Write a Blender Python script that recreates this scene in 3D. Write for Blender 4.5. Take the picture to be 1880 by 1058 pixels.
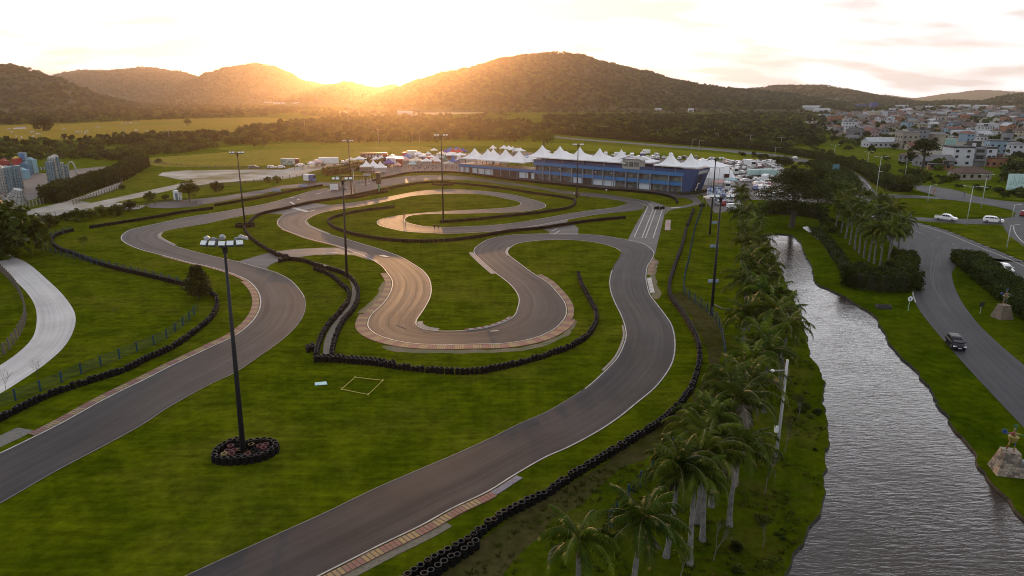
import bpy, bmesh, math, random
from mathutils import Vector, Matrix, noise
from mathutils.geometry import tessellate_polygon
for o in list(bpy.data.objects): bpy.data.objects.remove(o)
SC = bpy.context.scene; COL = SC.collection
R = math.radians
# ---------------------------------------------------------------- camera
H = 33.0; F = 1253.33; PITCH = math.atan((529-175)/F)
cam = bpy.data.cameras.new('camera'); cam.lens = 24; cam.sensor_width = 36; cam.clip_start = 0.5; cam.clip_end = 30000
co = bpy.data.objects.new('camera', cam); COL.objects.link(co)
co.location = (0, 0, H); co.rotation_euler = (math.pi/2 - PITCH, 0, 0); SC.camera = co
# ---------------------------------------------------------------- light
SUN_AZ = math.atan((728-940)/1260.); SUN_EL = R(2.6)
sun = bpy.data.lights.new('sun', 'SUN'); sun.energy = 6.5; sun.angle = R(0.6); sun.color = (1.0, 0.52, 0.20)
so = bpy.data.objects.new('sun', sun); COL.objects.link(so)
sdir = Vector((math.sin(SUN_AZ)*math.cos(SUN_EL), math.cos(SUN_AZ)*math.cos(SUN_EL), math.sin(SUN_EL)))
so.rotation_euler = sdir.to_track_quat('Z', 'Y').to_euler(); so.location = (0, 0, 80)
W = bpy.data.worlds.new('World'); SC.world = W; W.use_nodes = True
nt = W.node_tree; nt.nodes.clear(); N = nt.nodes.new; L = nt.links.new
out = N('ShaderNodeOutputWorld'); bg = N('ShaderNodeBackground'); bg.inputs[1].default_value = 0.1
sky = N('ShaderNodeTexSky'); sky.sky_type = 'NISHITA'; sky.sun_disc = False; sky.sun_elevation = SUN_EL; sky.sun_rotation = SUN_AZ
sky.air_density = 1.0; sky.dust_density = 1.5; sky.ozone_density = 1.0
tc = N('ShaderNodeTexCoord'); sep = N('ShaderNodeSeparateXYZ'); L(tc.outputs['Generated'], sep.inputs[0])
# a thin bright overcast: cloud layer projected on a plane above
def M(op, a, b=None, clamp=False):
    n = N('ShaderNodeMath'); n.operation = op; n.use_clamp = clamp
    for i, v in enumerate((a, b)):
        if v is None: continue
        if isinstance(v, (int, float)): n.inputs[i].default_value = v
        else: L(v, n.inputs[i])
    return n.outputs[0]
zc = M('ADD', M('MAXIMUM', sep.outputs[2], 0.0), 0.20)
px = M('DIVIDE', sep.outputs[0], zc); py = M('DIVIDE', sep.outputs[1], zc)
cmb = N('ShaderNodeCombineXYZ'); L(px, cmb.inputs[0]); L(py, cmb.inputs[1])
n1 = N('ShaderNodeTexNoise'); n1.inputs['Scale'].default_value = 2.3; n1.inputs['Detail'].default_value = 7; n1.inputs['Roughness'].default_value = 0.46
mp = N('ShaderNodeMapping'); mp.inputs['Scale'].default_value = (0.8, 1.15, 1); mp.inputs['Location'].default_value = (2.2, 4.4, 0)
L(cmb.outputs[0], mp.inputs[0]); L(mp.outputs[0], n1.inputs['Vector'])
cr = N('ShaderNodeValToRGB'); L(n1.outputs['Fac'], cr.inputs[0])
e = cr.color_ramp.elements; e[0].position = 0.44; e[0].color = (15.2, 15.8, 16.8, 1); e[1].position = 0.60; e[1].color = (8.8, 8.8, 9.2, 1)
SKY_LO, SKY_HI, SKY_V = 0.90, 2.0, 0.40
# warm brightening of the cloud toward the low sun
vd = N('ShaderNodeVectorMath'); vd.operation = 'DOT_PRODUCT'; L(tc.outputs['Generated'], vd.inputs[0]); vd.inputs[1].default_value = sdir
g1 = M('POWER', M('MAXIMUM', vd.outputs['Value'], 0.0), 10.0)
g2 = M('POWER', M('MAXIMUM', vd.outputs['Value'], 0.0), 240.0)
def addc(base, fac, col):
    m = N('ShaderNodeMixRGB'); m.blend_type = 'ADD'; m.inputs[0].default_value = 1
    s = N('ShaderNodeMixRGB'); s.blend_type = 'MULTIPLY'; s.inputs[0].default_value = 1; s.inputs[2].default_value = (*col, 1)
    c = N('ShaderNodeCombineXYZ')
    for i in range(3): L(fac, c.inputs[i])
    L(c.outputs[0], s.inputs[1]); L(base, m.inputs[1]); L(s.outputs[0], m.inputs[2]); return m.outputs[0]
c = addc(cr.outputs[0], g1, (.5, .35, .1)); c = addc(c, g2, (9, 6.2, 2.8))
# brighter sky band added above the picture's top edge, sunset side, for river reflections
def MR(x, a, b_, lo=0.0, hi=1.0):
    q = N('ShaderNodeMapRange'); q.interpolation_type = 'SMOOTHSTEP'
    for i_, v_ in enumerate((a, b_, lo, hi)): q.inputs[i_+1].default_value = v_
    L(x, q.inputs[0]); return q.outputs[0]
bump_ = M('MULTIPLY', MR(sep.outputs[2], 0.145, 0.22), MR(sep.outputs[2], 0.27, 0.56, 1.0, 0.0))
bump_ = M('MULTIPLY', bump_, MR(sep.outputs[1], -0.3, 0.7, 0.0, 1.0))
gain = M('ADD', M('ADD', M('MULTIPLY', bump_, SKY_HI), SKY_LO), M('MULTIPLY', MR(sep.outputs[2], 0.14, 0.22, 1.0, 0.0), SKY_V))
gc = N('ShaderNodeCombineXYZ')
for i_ in range(3): L(gain, gc.inputs[i_])
gm = N('ShaderNodeMixRGB'); gm.blend_type = 'MULTIPLY'; gm.inputs[0].default_value = 1; L(c, gm.inputs[1]); L(gc.outputs[0], gm.inputs[2]); c = gm.outputs[0]
mx = N('ShaderNodeMixRGB'); mx.inputs[0].default_value = 0.95; L(sky.outputs[0], mx.inputs[1]); L(c, mx.inputs[2])
L(mx.outputs[0], bg.inputs[0]); L(bg.outputs[0], out.inputs[0])
SC.view_settings.view_transform = 'Standard'; SC.view_settings.look = 'None'; SC.view_settings.gamma = 1; SC.view_settings.exposure = -0.42
SC.cycles.max_bounces = 6; SC.cycles.volume_bounces = 0; SC.cycles.transparent_max_bounces = 4
SC.cycles.volume_step_rate = 1; SC.cycles.pixel_filter_type = 'BLACKMAN_HARRIS'; SC.cycles.filter_width = 1.0
# ---------------------------------------------------------------- helpers
CT, ST = math.cos(PITCH), math.sin(PITCH)
def G(px, py, z=0.0):
    u = (px-940)/F; v = (529-py)/F
    dy = CT + v*ST; dz = -ST + v*CT
    t = (z-H)/dz
    return Vector((u*t, dy*t, z))
def GG(pts, z=0.0): return [G(x, y, z) for x, y in pts]
def depth(p): return p[1]*CT + (H-p[2])*ST
def spline(P, closed=False, step=1.0):
    """Catmull-Rom through P, resampled about every `step` metres"""
    n = len(P); out_ = []
    rng = n if closed else n-1
    for i in range(rng):
        if closed: p0, p1, p2, p3 = P[(i-1) % n], P[i], P[(i+1) % n], P[(i+2) % n]
        else: p1, p2 = P[i], P[i+1]; p0 = P[i-1] if i else p1*2-p2; p3 = P[i+2] if i+2 < n else p2*2-p1
        d01 = max((p1-p0).length, 1e-3)**.5; d12 = max((p2-p1).length, 1e-3)**.5; d23 = max((p3-p2).length, 1e-3)**.5
        m1 = ((p1-p0)/d01 - (p2-p0)/(d01+d12) + (p2-p1)/d12)*d12
        m2 = ((p2-p1)/d12 - (p3-p1)/(d12+d23) + (p3-p2)/d23)*d12
        k = max(1, int((p2-p1).length/step))
        for j in range(k):
            s = j/k; s2 = s*s; s3 = s2*s
            out_.append(p1*(2*s3-3*s2+1) + m1*(s3-2*s2+s) + p2*(-2*s3+3*s2) + m2*(s3-s2))
    if not closed: out_.append(P[-1].copy())
    return out_
def along(P, step, closed=False):
    """points every `step` m along polyline P with headings"""
    res = []; acc = 0.0; Q = P + ([P[0]] if closed else [])
    for a, b in zip(Q, Q[1:]):
        l = (b-a).length
        if l < 1e-6: continue
        d = (b-a)/l
        while acc <= l:
            res.append((a+d*acc, math.atan2(d.y, d.x))); acc += step
        acc -= l
    return res
def offs(P, d):
    """offset an open polyline to its left by d"""
    r = []
    for i in range(len(P)):
        a = P[max(i-1, 0)]; b = P[min(i+1, len(P)-1)]; t = (b-a); t.z = 0
        if t.length < 1e-6: r.append(P[i].copy()); continue
        t.normalize(); r.append(P[i] + Vector((-t.y, t.x, 0))*d)
    return r
# ---------------------------------------------------------------- materials
MATS = {}
def nmat(name):
    m = bpy.data.materials.new(name); m.use_nodes = True
    return m, m.node_tree, m.node_tree.nodes['Principled BSDF']
def mat(name, c, rough=0.6, c2=None, scale=1.0, metal=0.0, bump=0.0, spec=0.5, bscale=None, det=4, emit=None, contrast=0.25, coat=0.0, trans=0.0, info=0.0):
    """principled material whose colour wanders between c and c2 in a world-space noise; info = variation per object"""
    if name in MATS: return MATS[name]
    m, t, b = nmat(name); n = t.nodes.new; l = t.links.new
    b.inputs['Roughness'].default_value = rough; b.inputs['Metallic'].default_value = metal
    b.inputs['Specular IOR Level'].default_value = spec
    if coat: b.inputs['Coat Weight'].default_value = coat; b.inputs['Coat Roughness'].default_value = 0.08
    if c2 is None: c2 = tuple(v*0.8 for v in c)
    geo = n('ShaderNodeNewGeometry')
    nz = n('ShaderNodeTexNoise'); nz.inputs['Scale'].default_value = scale; nz.inputs['Detail'].default_value = det; nz.inputs['Roughness'].default_value = 0.6
    l(geo.outputs['Position'], nz.inputs['Vector'])
    mr = n('ShaderNodeMapRange'); mr.inputs[1].default_value = 0.5-contrast; mr.inputs[2].default_value = 0.5+contrast
    l(nz.outputs['Fac'], mr.inputs[0])
    mix = n('ShaderNodeMixRGB'); mix.inputs[1].default_value = (*c, 1); mix.inputs[2].default_value = (*c2, 1); l(mr.outputs[0], mix.inputs[0])
    o = mix.outputs[0]
    if info:
        oi = n('ShaderNodeObjectInfo'); hs = n('ShaderNodeHueSaturation')
        m1 = n('ShaderNodeMapRange'); m1.inputs[3].default_value = 1-info; m1.inputs[4].default_value = 1+info; l(oi.outputs['Random'], m1.inputs[0]); l(m1.outputs[0], hs.inputs['Value'])
        m2 = n('ShaderNodeMapRange'); m2.inputs[3].default_value = 0.5+info*0.05; m2.inputs[4].default_value = 0.5-info*0.05; l(oi.outputs['Random'], m2.inputs[0]); l(m2.outputs[0], hs.inputs['Hue'])
        l(o, hs.inputs['Color']); o = hs.outputs[0]
    l(o, b.inputs['Base Color'])
    if trans: b.inputs['Subsurface Weight'].default_value = 0.0
    if bump:
        bp = n('ShaderNodeBump'); bp.inputs['Strength'].default_value = 1.0; bp.inputs['Distance'].default_value = bump
        nb = n('ShaderNodeTexNoise'); nb.inputs['Scale'].default_value = bscale or scale*4; nb.inputs['Detail'].default_value = 4
        l(geo.outputs['Position'], nb.inputs['Vector']); l(nb.outputs['Fac'], bp.inputs['Height']); l(bp.outputs[0], b.inputs['Normal'])
    if emit: b.inputs['Emission Color'].default_value = (*emit[:3], 1); b.inputs['Emission Strength'].default_value = emit[3]
    MATS[name] = m; return m
# ---------------------------------------------------------------- mesh builder
class MB:
    def __init__(s): s.v = []; s.f = []; s.m = []; s.uv = None; s.smooth = False
    def add(s, vs, fs, mi=0, T=None):
        k = len(s.v)
        s.v += [tuple(T @ Vector(p)) for p in vs] if T is not None else [tuple(p) for p in vs]
        s.f += [tuple(i+k for i in f) for f in fs]; s.m += [mi]*len(fs)
    def box(s, c, d, rz=0, mi=0, T=None, top=1.0, topy=None):
        """box centred at c (z of its base), d = full sizes; top scales its top face"""
        ty = top if topy is None else topy
        hx, hy = d[0]/2, d[1]/2; ca, sa = math.cos(rz), math.sin(rz); vs = []
        for z, kx, ky in ((0, 1, 1), (d[2], top, ty)):
            for x, y in ((-hx*kx, -hy*ky), (hx*kx, -hy*ky), (hx*kx, hy*ky), (-hx*kx, hy*ky)):
                vs.append((c[0]+x*ca-y*sa, c[1]+x*sa+y*ca, c[2]+z))
        s.add(vs, [(3, 2, 1, 0), (4, 5, 6, 7), (0, 1, 5, 4), (1, 2, 6, 5), (2, 3, 7, 6), (3, 0, 4, 7)], mi, T)
    def tube(s, P, r, n=6, mi=0, T=None, cap=True):
        """tube through points P; r is one radius or one per point"""
        if not hasattr(r, '__len__'): r = [r]*len(P)
        P = [Vector(p) for p in P]; vs = []; fs = []
        t0 = (P[1]-P[0]).normalized(); up = Vector((0, 0, 1)) if abs(t0.z) < 0.9 else Vector((1, 0, 0))
        a = t0.cross(up).normalized()
        for i, p in enumerate(P):
            t = (P[min(i+1, len(P)-1)]-P[max(i-1, 0)])
            if t.length > 1e-9: t.normalize()
            a = (a - t*a.dot(t)); a = a.normalized() if a.length > 1e-6 else Vector((1, 0, 0)); b = t.cross(a)
            for k in range(n):
                w = 2*math.pi*k/n; vs.append(p + (a*math.cos(w)+b*math.sin(w))*r[i])
        for i in range(len(P)-1):
            for k in range(n):
                fs.append((i*n+k, i*n+(k+1) % n, (i+1)*n+(k+1) % n, (i+1)*n+k))
        if cap: fs.append(tuple(range(n))[::-1]); fs.append(tuple((len(P)-1)*n+k for k in range(n)))
        s.add(vs, fs, mi, T)
    def lathe(s, prof, c=(0, 0, 0), n=12, mi=0, T=None, sq=False, cap=False):
        vs = []; fs = []
        for r, z in prof:
            for k in range(n):
                w = 2*math.pi*(k+.5)/n; vs.append((c[0]+r*math.cos(w), c[1]+r*math.sin(w), c[2]+z))
        for i in range(len(prof)-1):
            for k in range(n): fs.append((i*n+k, i*n+(k+1) % n, (i+1)*n+(k+1) % n, (i+1)*n+k))
        if cap: fs.append(tuple((len(prof)-1)*n+k for k in range(n))); fs.append(tuple(range(n))[::-1])
        s.add(vs, fs, mi, T)
    def quad(s, a, b, c, d, mi=0): s.add([a, b, c, d], [(0, 1, 2, 3)], mi)
    def mesh(s, name, mats, smooth=False):
        me = bpy.data.meshes.new(name); me.from_pydata(s.v, [], s.f)
        for m in (mats if isinstance(mats, (list, tuple)) else [mats]): me.materials.append(m)
        if any(s.m): me.polygons.foreach_set('material_index', s.m)
        if smooth: me.polygons.foreach_set('use_smooth', [True]*len(s.f))
        if s.uv:
            u = me.uv_layers.new(name='UVMap'); flat = []
            for p in me.polygons:
                for vi in p.vertices: flat += s.uv[vi]
            u.data.foreach_set('uv', flat)
        me.update(); return me
def link(name, me, parent=None, loc=None, rz=None, sc=None):
    o = bpy.data.objects.new(name, me); COL.objects.link(o)
    if parent: o.parent = parent
    if loc is not None: o.location = loc
    if rz is not None: o.rotation_euler = (0, 0, rz)
    if sc is not None: o.scale = (sc, sc, sc) if not hasattr(sc, '__len__') else sc
    return o
def tag(o, label, cat=None, group=None, kind=None):
    if label: o['label'] = label
    if cat: o['category'] = cat
    if group: o['group'] = group
    if kind: o['kind'] = kind
    return o
def thing(name, label, cat, loc, rz=0, group=None, sc=None):
    return tag(link(name, None, None, loc, rz, sc), label, cat, group)
def struct(name, me, label, cat='ground'):
    o = link(name, me); o['kind'] = 'structure'; tag(o, label, cat); return o
ORD = 'first second third fourth fifth sixth seventh eighth ninth tenth eleventh twelfth thirteenth fourteenth fifteenth sixteenth seventeenth eighteenth nineteenth twentieth'.split()
TEN = {2: 'twenty', 3: 'thirty', 4: 'forty', 5: 'fifty', 6: 'sixty', 7: 'seventy'}
def nth(i):
    if i < 20: return ORD[i]
    t, u = divmod(i+1, 10)
    return TEN[t]+'-'+ORD[u-1] if u else TEN[t][:-1]+'ieth'
# ---------------------------------------------------------------- ground materials
def grass_mat(name, a, b, dry, big=0.03, dryamt=0.5, fine=1.0, streak=0.0):
    m, t, bs = nmat(name); n = t.nodes.new; l = t.links.new
    geo = n('ShaderNodeNewGeometry'); bs.inputs['Roughness'].default_value = 0.95; bs.inputs['Specular IOR Level'].default_value = 0.0
    def nz(sc, det=5, vec=None, rough=0.6):
        q = n('ShaderNodeTexNoise'); q.inputs['Scale'].default_value = sc; q.inputs['Detail'].default_value = det; q.inputs['Roughness'].default_value = rough
        l(vec or geo.outputs['Position'], q.inputs['Vector']); return q.outputs['Fac']
    def mr(x, lo, hi, to=(0, 1)):
        q = n('ShaderNodeMapRange'); q.inputs[1].default_value = lo; q.inputs[2].default_value = hi; q.inputs[3].default_value = to[0]; q.inputs[4].default_value = to[1]; l(x, q.inputs[0]); return q.outputs[0]
    def mix(f, x, y, mode='MIX'):
        q = n('ShaderNodeMixRGB'); q.blend_type = mode
        for i, v in ((0, f), (1, x), (2, y)):
            if isinstance(v, (int, float)): q.inputs[i].default_value = v
            elif isinstance(v, tuple): q.inputs[i].default_value = (*v, 1)
            else: l(v, q.inputs[i])
        return q.outputs[0]
    c = mix(mr(nz(0.22, 8, rough=0.62), 0.38, 0.62), a, b)
    c = mix(mr(nz(big, 7), 0.50, 0.72, (0, dryamt)), c, dry)
    # clumps and blades
    c = mix(mr(nz(1.7, 6, rough=0.75), 0.3, 0.7, (0.66, 1.36)), (0, 0, 0), c) if False else c
    g = n('ShaderNodeMixRGB'); g.blend_type = 'MULTIPLY'; g.inputs[0].default_value = 1
    v = mr(nz(0.9, 7, rough=0.70), 0.30, 0.70, (0.64, 1.38)); cc = n('ShaderNodeCombineXYZ')
    for i in range(3): l(v, cc.inputs[i])
    l(c, g.inputs[1]); l(cc.outputs[0], g.inputs[2]); c = g.outputs[0]
    if streak:
        mpn = n('ShaderNodeMapping'); mpn.inputs['Rotation'].default_value = (0, 0, 0.25); mpn.inputs['Scale'].default_value = (0.15, 1.2, 1); l(geo.outputs['Position'], mpn.inputs[0])
        g2 = n('ShaderNodeMixRGB'); g2.blend_type = 'MULTIPLY'; g2.inputs[0].default_value = 1
        v = mr(nz(1.0, 3, mpn.outputs[0]), 0.3, 0.7, (1-streak, 1+streak)); cc = n('ShaderNodeCombineXYZ')
        for i in range(3): l(v, cc.inputs[i])
        l(c, g2.inputs[1]); l(cc.outputs[0], g2.inputs[2]); c = g2.outputs[0]
    l(c, bs.inputs['Base Color'])
    bp = n('ShaderNodeBump'); bp.inputs['Strength'].default_value = 0.9; bp.inputs['Distance'].default_value = 0.16*fine
    l(nz(2.2, 9, rough=0.8), bp.inputs['Height']); l(bp.outputs[0], bs.inputs['Normal'])
    return m
M_GRASS = grass_mat('mown_grass', (0.034, 0.049, 0.0012), (0.064, 0.080, 0.0020), (0.110, 0.100, 0.013), 0.06, 0.5, 1, 0.24)
M_FIELD = grass_mat('field_grass', (0.038, 0.062, 0.002), (0.078, 0.100, 0.005), (0.13, 0.110, 0.016), 0.012, 0.85, 1.5)
M_RIGHT = grass_mat('bank_grass', (0.024, 0.042, 0.0008), (0.050, 0.069, 0.0014), (0.075, 0.074, 0.005), 0.05, 0.5, 1.6)
M_ROUGH = grass_mat('rough_grass', (0.028, 0.050, 0.001), (0.060, 0.076, 0.003), (0.085, 0.074, 0.016), 0.12, 0.8, 2.2)
def asphalt_mat(name, dark, light, rough=0.55, line=0.5, sheen=0.0):
    m, t, bs = nmat(name); n = t.nodes.new; l = t.links.new
    geo = n('ShaderNodeNewGeometry'); uv = n('ShaderNodeUVMap'); uv.uv_map = 'UVMap'
    def nz(sc, det, vec, rg=0.6):
        q = n('ShaderNodeTexNoise'); q.inputs['Scale'].default_value = sc; q.inputs['Detail'].default_value = det; q.inputs['Roughness'].default_value = rg; l(vec, q.inputs['Vector']); return q.outputs['Fac']
    def mr(x, lo, hi, a=0, b=1):
        q = n('ShaderNodeMapRange'); q.inputs[1].default_value = lo; q.inputs[2].default_value = hi; q.inputs[3].default_value = a; q.inputs[4].default_value = b; l(x, q.inputs[0]); return q.outputs[0]
    def mth(op, a, b):
        q = n('ShaderNodeMath'); q.operation = op
        for i, v in enumerate((a, b)):
            if isinstance(v, (int, float)): q.inputs[i].default_value = v
            else: l(v, q.inputs[i])
        return q.outputs[0]
    mp1 = n('ShaderNodeMapping'); mp1.inputs['Scale'].default_value = (0.02, 9, 1); l(uv.outputs[0], mp1.inputs[0])
    mp2 = n('ShaderNodeMapping'); mp2.inputs['Scale'].default_value = (0.06, 42, 1); l(uv.outputs[0], mp2.inputs[0])
    s1 = nz(1, 5, mp1.outputs[0], 0.65); s2 = nz(1, 4, mp2.outputs[0], 0.7); s3 = nz(0.09, 7, geo.outputs['Position'], 0.62); s4 = nz(22, 3, geo.outputs['Position'], 0.8)
    f = mth('ADD', mth('MULTIPLY', s1, 0.4*line+0.2), mth('MULTIPLY', s2, 0.16)); f = mth('ADD', f, mth('MULTIPLY', s3, 0.55)); f = mth('ADD', f, mth('MULTIPLY', s4, 0.22))
    f = mr(f, 0.46, 0.92)
    mix = n('ShaderNodeMixRGB'); mix.inputs[1].default_value = (*dark, 1); mix.inputs[2].default_value = (*light, 1); l(f, mix.inputs[0]); l(mix.outputs[0], bs.inputs['Base Color'])
    bs.inputs['Specular IOR Level'].default_value = 0.45+sheen
    l(mr(mth('ADD', s1, mth('MULTIPLY', s2, 0.4)), 0.45, 0.95, rough+0.10, rough-0.04), bs.inputs['Roughness'])
    bp = n('ShaderNodeBump'); bp.inputs['Strength'].default_value = 0.5; bp.inputs['Distance'].default_value = 0.012; l(nz(26, 4, geo.outputs['Position'], 0.8), bp.inputs['Height']); l(bp.outputs[0], bs.inputs['Normal'])
    return m
M_TRACK = asphalt_mat('track_asphalt', (0.016, 0.0145, 0.0155), (0.055, 0.049, 0.050), 0.60, 0.45, -0.36)
M_ROAD = asphalt_mat('road_asphalt', (0.024, 0.0245, 0.028), (0.056, 0.056, 0.062), 0.66, 0.25, -0.32)
M_LOT = asphalt_mat('lot_asphalt', (0.06, 0.054, 0.054), (0.12, 0.108, 0.104), 0.8, 0.2, -0.2)
M_GRAVEL = asphalt_mat('gravel', (0.22, 0.22, 0.225), (0.50, 0.495, 0.50), 0.9, 0.8, -0.3)
M_LOTG = mat('patchy_gravel', (0.34, 0.33, 0.32), 0.9, (0.11, 0.10, 0.045), 0.045, det=9, contrast=0.13, spec=.1)
M_DIRT = mat('bare_dirt', (0.15, 0.105, 0.065), 0.95, (0.06, 0.065, 0.012), 0.5, bump=0.05)
M_WHITE = mat('white_line', (0.36, 0.34, 0.32), 0.6, (0.16, 0.15, 0.14), 0.8, contrast=0.2)
# ---------------------------------------------------------------- flat sheets
def sheet(name, pts, m, z, label, closed_spline=True, step=2.0, cat='ground', world=False):
    P = pts if world else GG(pts)
    if closed_spline: P = spline(P, True, step)
    if name in ('worn_verge', 'bare_patch', 'palm_verge'): P = [p + Vector((noise.noise(Vector((p.x*.45, p.y*.45, 3))), noise.noise(Vector((p.x*.45, p.y*.45, 8))), 0))*(1.1 if name != 'bare_patch' else .5) for p in P]
    tri = tessellate_polygon([P]); b = MB(); b.v = [(p.x, p.y, z) for p in P]
    fs = []
    for a, c, d in tri:
        A, B, C = P[a], P[c], P[d]
        fs.append((a, c, d) if (B-A).cross(C-A).z > 0 else (a, d, c))
    b.f = fs; b.m = [0]*len(fs); b.uv = [(p.x*0.2, p.y*0.02) for p in P]
    return struct(name, b.mesh(name, m), label, cat)
def stitch(A, B):
    """triangles joining two polylines, always across the shorter diagonal; also the cumulated lengths"""
    i = j = 0; tr = []
    while i < len(A)-1 or j < len(B)-1:
        if j == len(B)-1 or (i < len(A)-1 and (A[i+1]-B[j]).length <= (A[i]-B[j+1]).length): tr.append((0, i)); i += 1
        else: tr.append((1, j)); j += 1
    return tr
def strip(name, ea, eb, m, z, label, step=1.2, world=False, cat='road'):
    A = spline(ea if world else GG(ea), False, step); B = spline(eb if world else GG(eb), False, step)
    na = len(A); b = MB(); b.v = [(p.x, p.y, z) for p in A+B]
    ua = [0.0]*na; ub = [0.0]*len(B); i = j = 0; u = 0.0; fs = []
    for side, _ in stitch(A, B):
        if side == 0: fs.append((i, na+j, i+1)); u += (A[i+1]-A[i]).length*.5; i += 1; ua[i] = u
        else: fs.append((i, na+j, na+j+1)); u += (B[j+1]-B[j]).length*.5; j += 1; ub[j] = u
    g = []
    for a, c, d in fs:
        P = [Vector(b.v[k]) for k in (a, c, d)]
        g.append((a, c, d) if (P[1]-P[0]).cross(P[2]-P[0]).z > 0 else (a, d, c))
    b.f = g; b.m = [0]*len(g); b.uv = [(x, 0.0) for x in ua]+[(x, 1.0) for x in ub]
    return struct(name, b.mesh(name, m), label, cat), A, B
def ribbon(b, P, o0, o1, z, mi=0, h=0.0):
    """ribbon between offsets o0 and o1 of polyline P appended to builder b, with uv = (metres, 0..1)"""
    A = offs(P, o0); B = offs(P, o1); k = len(b.v)
    if b.uv is None: b.uv = [(0, 0)]*k
    u = 0
    for i, (p, q) in enumerate(zip(A, B)):
        if i: u += (P[i]-P[i-1]).length
        b.v += [(p.x, p.y, z), (q.x, q.y, z+h)]; b.uv += [(u, 0), (u, 1)]
        if i:
            a = k+2*i; f = (a-2, a, a+1, a-1)
            if (o1 < o0): f = f[::-1]
            b.f.append(f); b.m.append(mi)
# ground with the river cut out
RIV_L = [(1401,430),(1408,445),(1412,455),(1425,474),(1439,512),(1457,551),(1473,593),(1483,625),(1489,654),(1504,680),(1512,705),(1508,734),(1513,746),(1521,797),(1512,848),(1511,899),(1505,944),(1486,966),(1460,1017),(1438,1058),(1395,1120),(1360,1200),(1330,1320)]
RIV_R = [(1447,430.5),(1467,442),(1476,461),(1489,487),(1502,522),(1521,530),(1553,545),(1580,563),(1606,579),(1620,602),(1644,643),(1689,688),(1724,740),(1753,785),(1786,827),(1811,872),(1834,897),(1880,948),(1950,1030),(2050,1150),(2200,1320)]
def wob(P, amp, sc, seed=0):
    return [p + Vector((noise.noise(Vector((p.x*sc, p.y*sc, seed))), noise.noise(Vector((p.x*sc, p.y*sc, seed+9))), 0))*amp for p in P]
rp = spline(GG(RIV_L+RIV_R[::-1]), True, 0.8)
rp = wob(rp, 0.35, 0.5); rp = wob(rp, 0.22, 1.9, 4)
OUT = [Vector((-6500, -60, 0)), Vector((6500, -60, 0)), Vector((6500, 8800, 0)), Vector((-6500, 8800, 0))]
tri = tessellate_polygon([OUT, rp]); allp = OUT+rp; b = MB(); b.v = [tuple(p) for p in allp]
for a, c, d in tri:
    A, B, C = allp[a], allp[c], allp[d]; b.f.append((a, c, d) if (B-A).cross(C-A).z > 0 else (a, d, c))
b.m = [0]*len(b.f)
struct('ground', b.mesh('ground', M_RIGHT), 'wide grassy valley floor reaching to the hills', 'ground')
area = sum(p.x*q.y-q.x*p.y for p, q in zip(rp, rp[1:]+rp[:1])); sg = 1 if area > 0 else -1
b = MB(); n_ = len(rp)
for i, p in enumerate(rp):
    t_ = (rp[(i+1) % n_]-rp[i-1]).normalized(); nn = Vector((-t_.y, t_.x, 0))*sg
    w1 = 0.10+0.25*abs(noise.noise(p*1.3)); b.v += [(p.x, p.y, 0.0), tuple(p+nn*w1*0.5+Vector((0, 0, -0.12))), tuple(p+nn*w1*1.6+Vector((0, 0, -0.9)))]
for i in range(n_):
    j = (i+1) % n_
    for k in (0, 1):
        f = (3*i+k, 3*i+k+1, 3*j+k+1, 3*j+k); b.f.append(f if sg < 0 else f[::-1]); b.m.append(0)
M_BANK = mat('bank_earth', (0.018, 0.018, 0.006), 0.95, (0.008, 0.009, 0.003), 1.5, bump=0.1)
struct('river_bank', b.mesh('river_bank', M_BANK), 'dark eroded earth edge of the river', 'bank')
# water
m, t, bs = nmat('river_water'); n = t.nodes.new; l = t.links.new
bs.inputs['Base Color'].default_value = (0.026, 0.018, 0.015, 1); bs.inputs['Roughness'].default_value = 0.03; bs.inputs['IOR'].default_value = 1.38
geo = n('ShaderNodeNewGeometry'); mp = n('ShaderNodeMapping'); mp.inputs['Rotation'].default_value = (0, 0, R(-14)); mp.inputs['Scale'].default_value = (0.5, 1.9, 1); l(geo.outputs['Position'], mp.inputs[0])
na = n('ShaderNodeTexNoise'); na.inputs['Scale'].default_value = 1.5; na.inputs['Detail'].default_value = 3; na.inputs['Roughness'].default_value = 0.55; na.inputs['Distortion'].default_value = 0.3; l(mp.outputs[0], na.inputs['Vector'])
nb = n('ShaderNodeTexNoise'); nb.inputs['Scale'].default_value = 0.12; nb.inputs['Detail'].default_value = 3; l(geo.outputs['Position'], nb.inputs['Vector'])
mm = n('ShaderNodeMath'); mm.operation = 'MULTIPLY'; l(na.outputs['Fac'], mm.inputs[0]); l(nb.outputs['Fac'], mm.inputs[1])
bp = n('ShaderNodeBump'); bp.inputs['Strength'].default_value = 1.0; bp.inputs['Distance'].default_value = 0.12; l(mm.outputs[0], bp.inputs['Height']); l(bp.outputs[0], bs.inputs['Normal'])
M_WATER = m
xs = [p.x for p in rp]; ys = [p.y for p in rp]; b = MB(); b.quad((min(xs)-3, min(ys)-3, -0.26), (max(xs)+3, min(ys)-3, -0.26), (max(xs)+3, max(ys)+3, -0.26), (min(xs)-3, max(ys)+3, -0.26))
struct('river_water', b.mesh('river_water', M_WATER), 'rippled grey brown river reflecting the pale sky', 'water')
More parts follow.
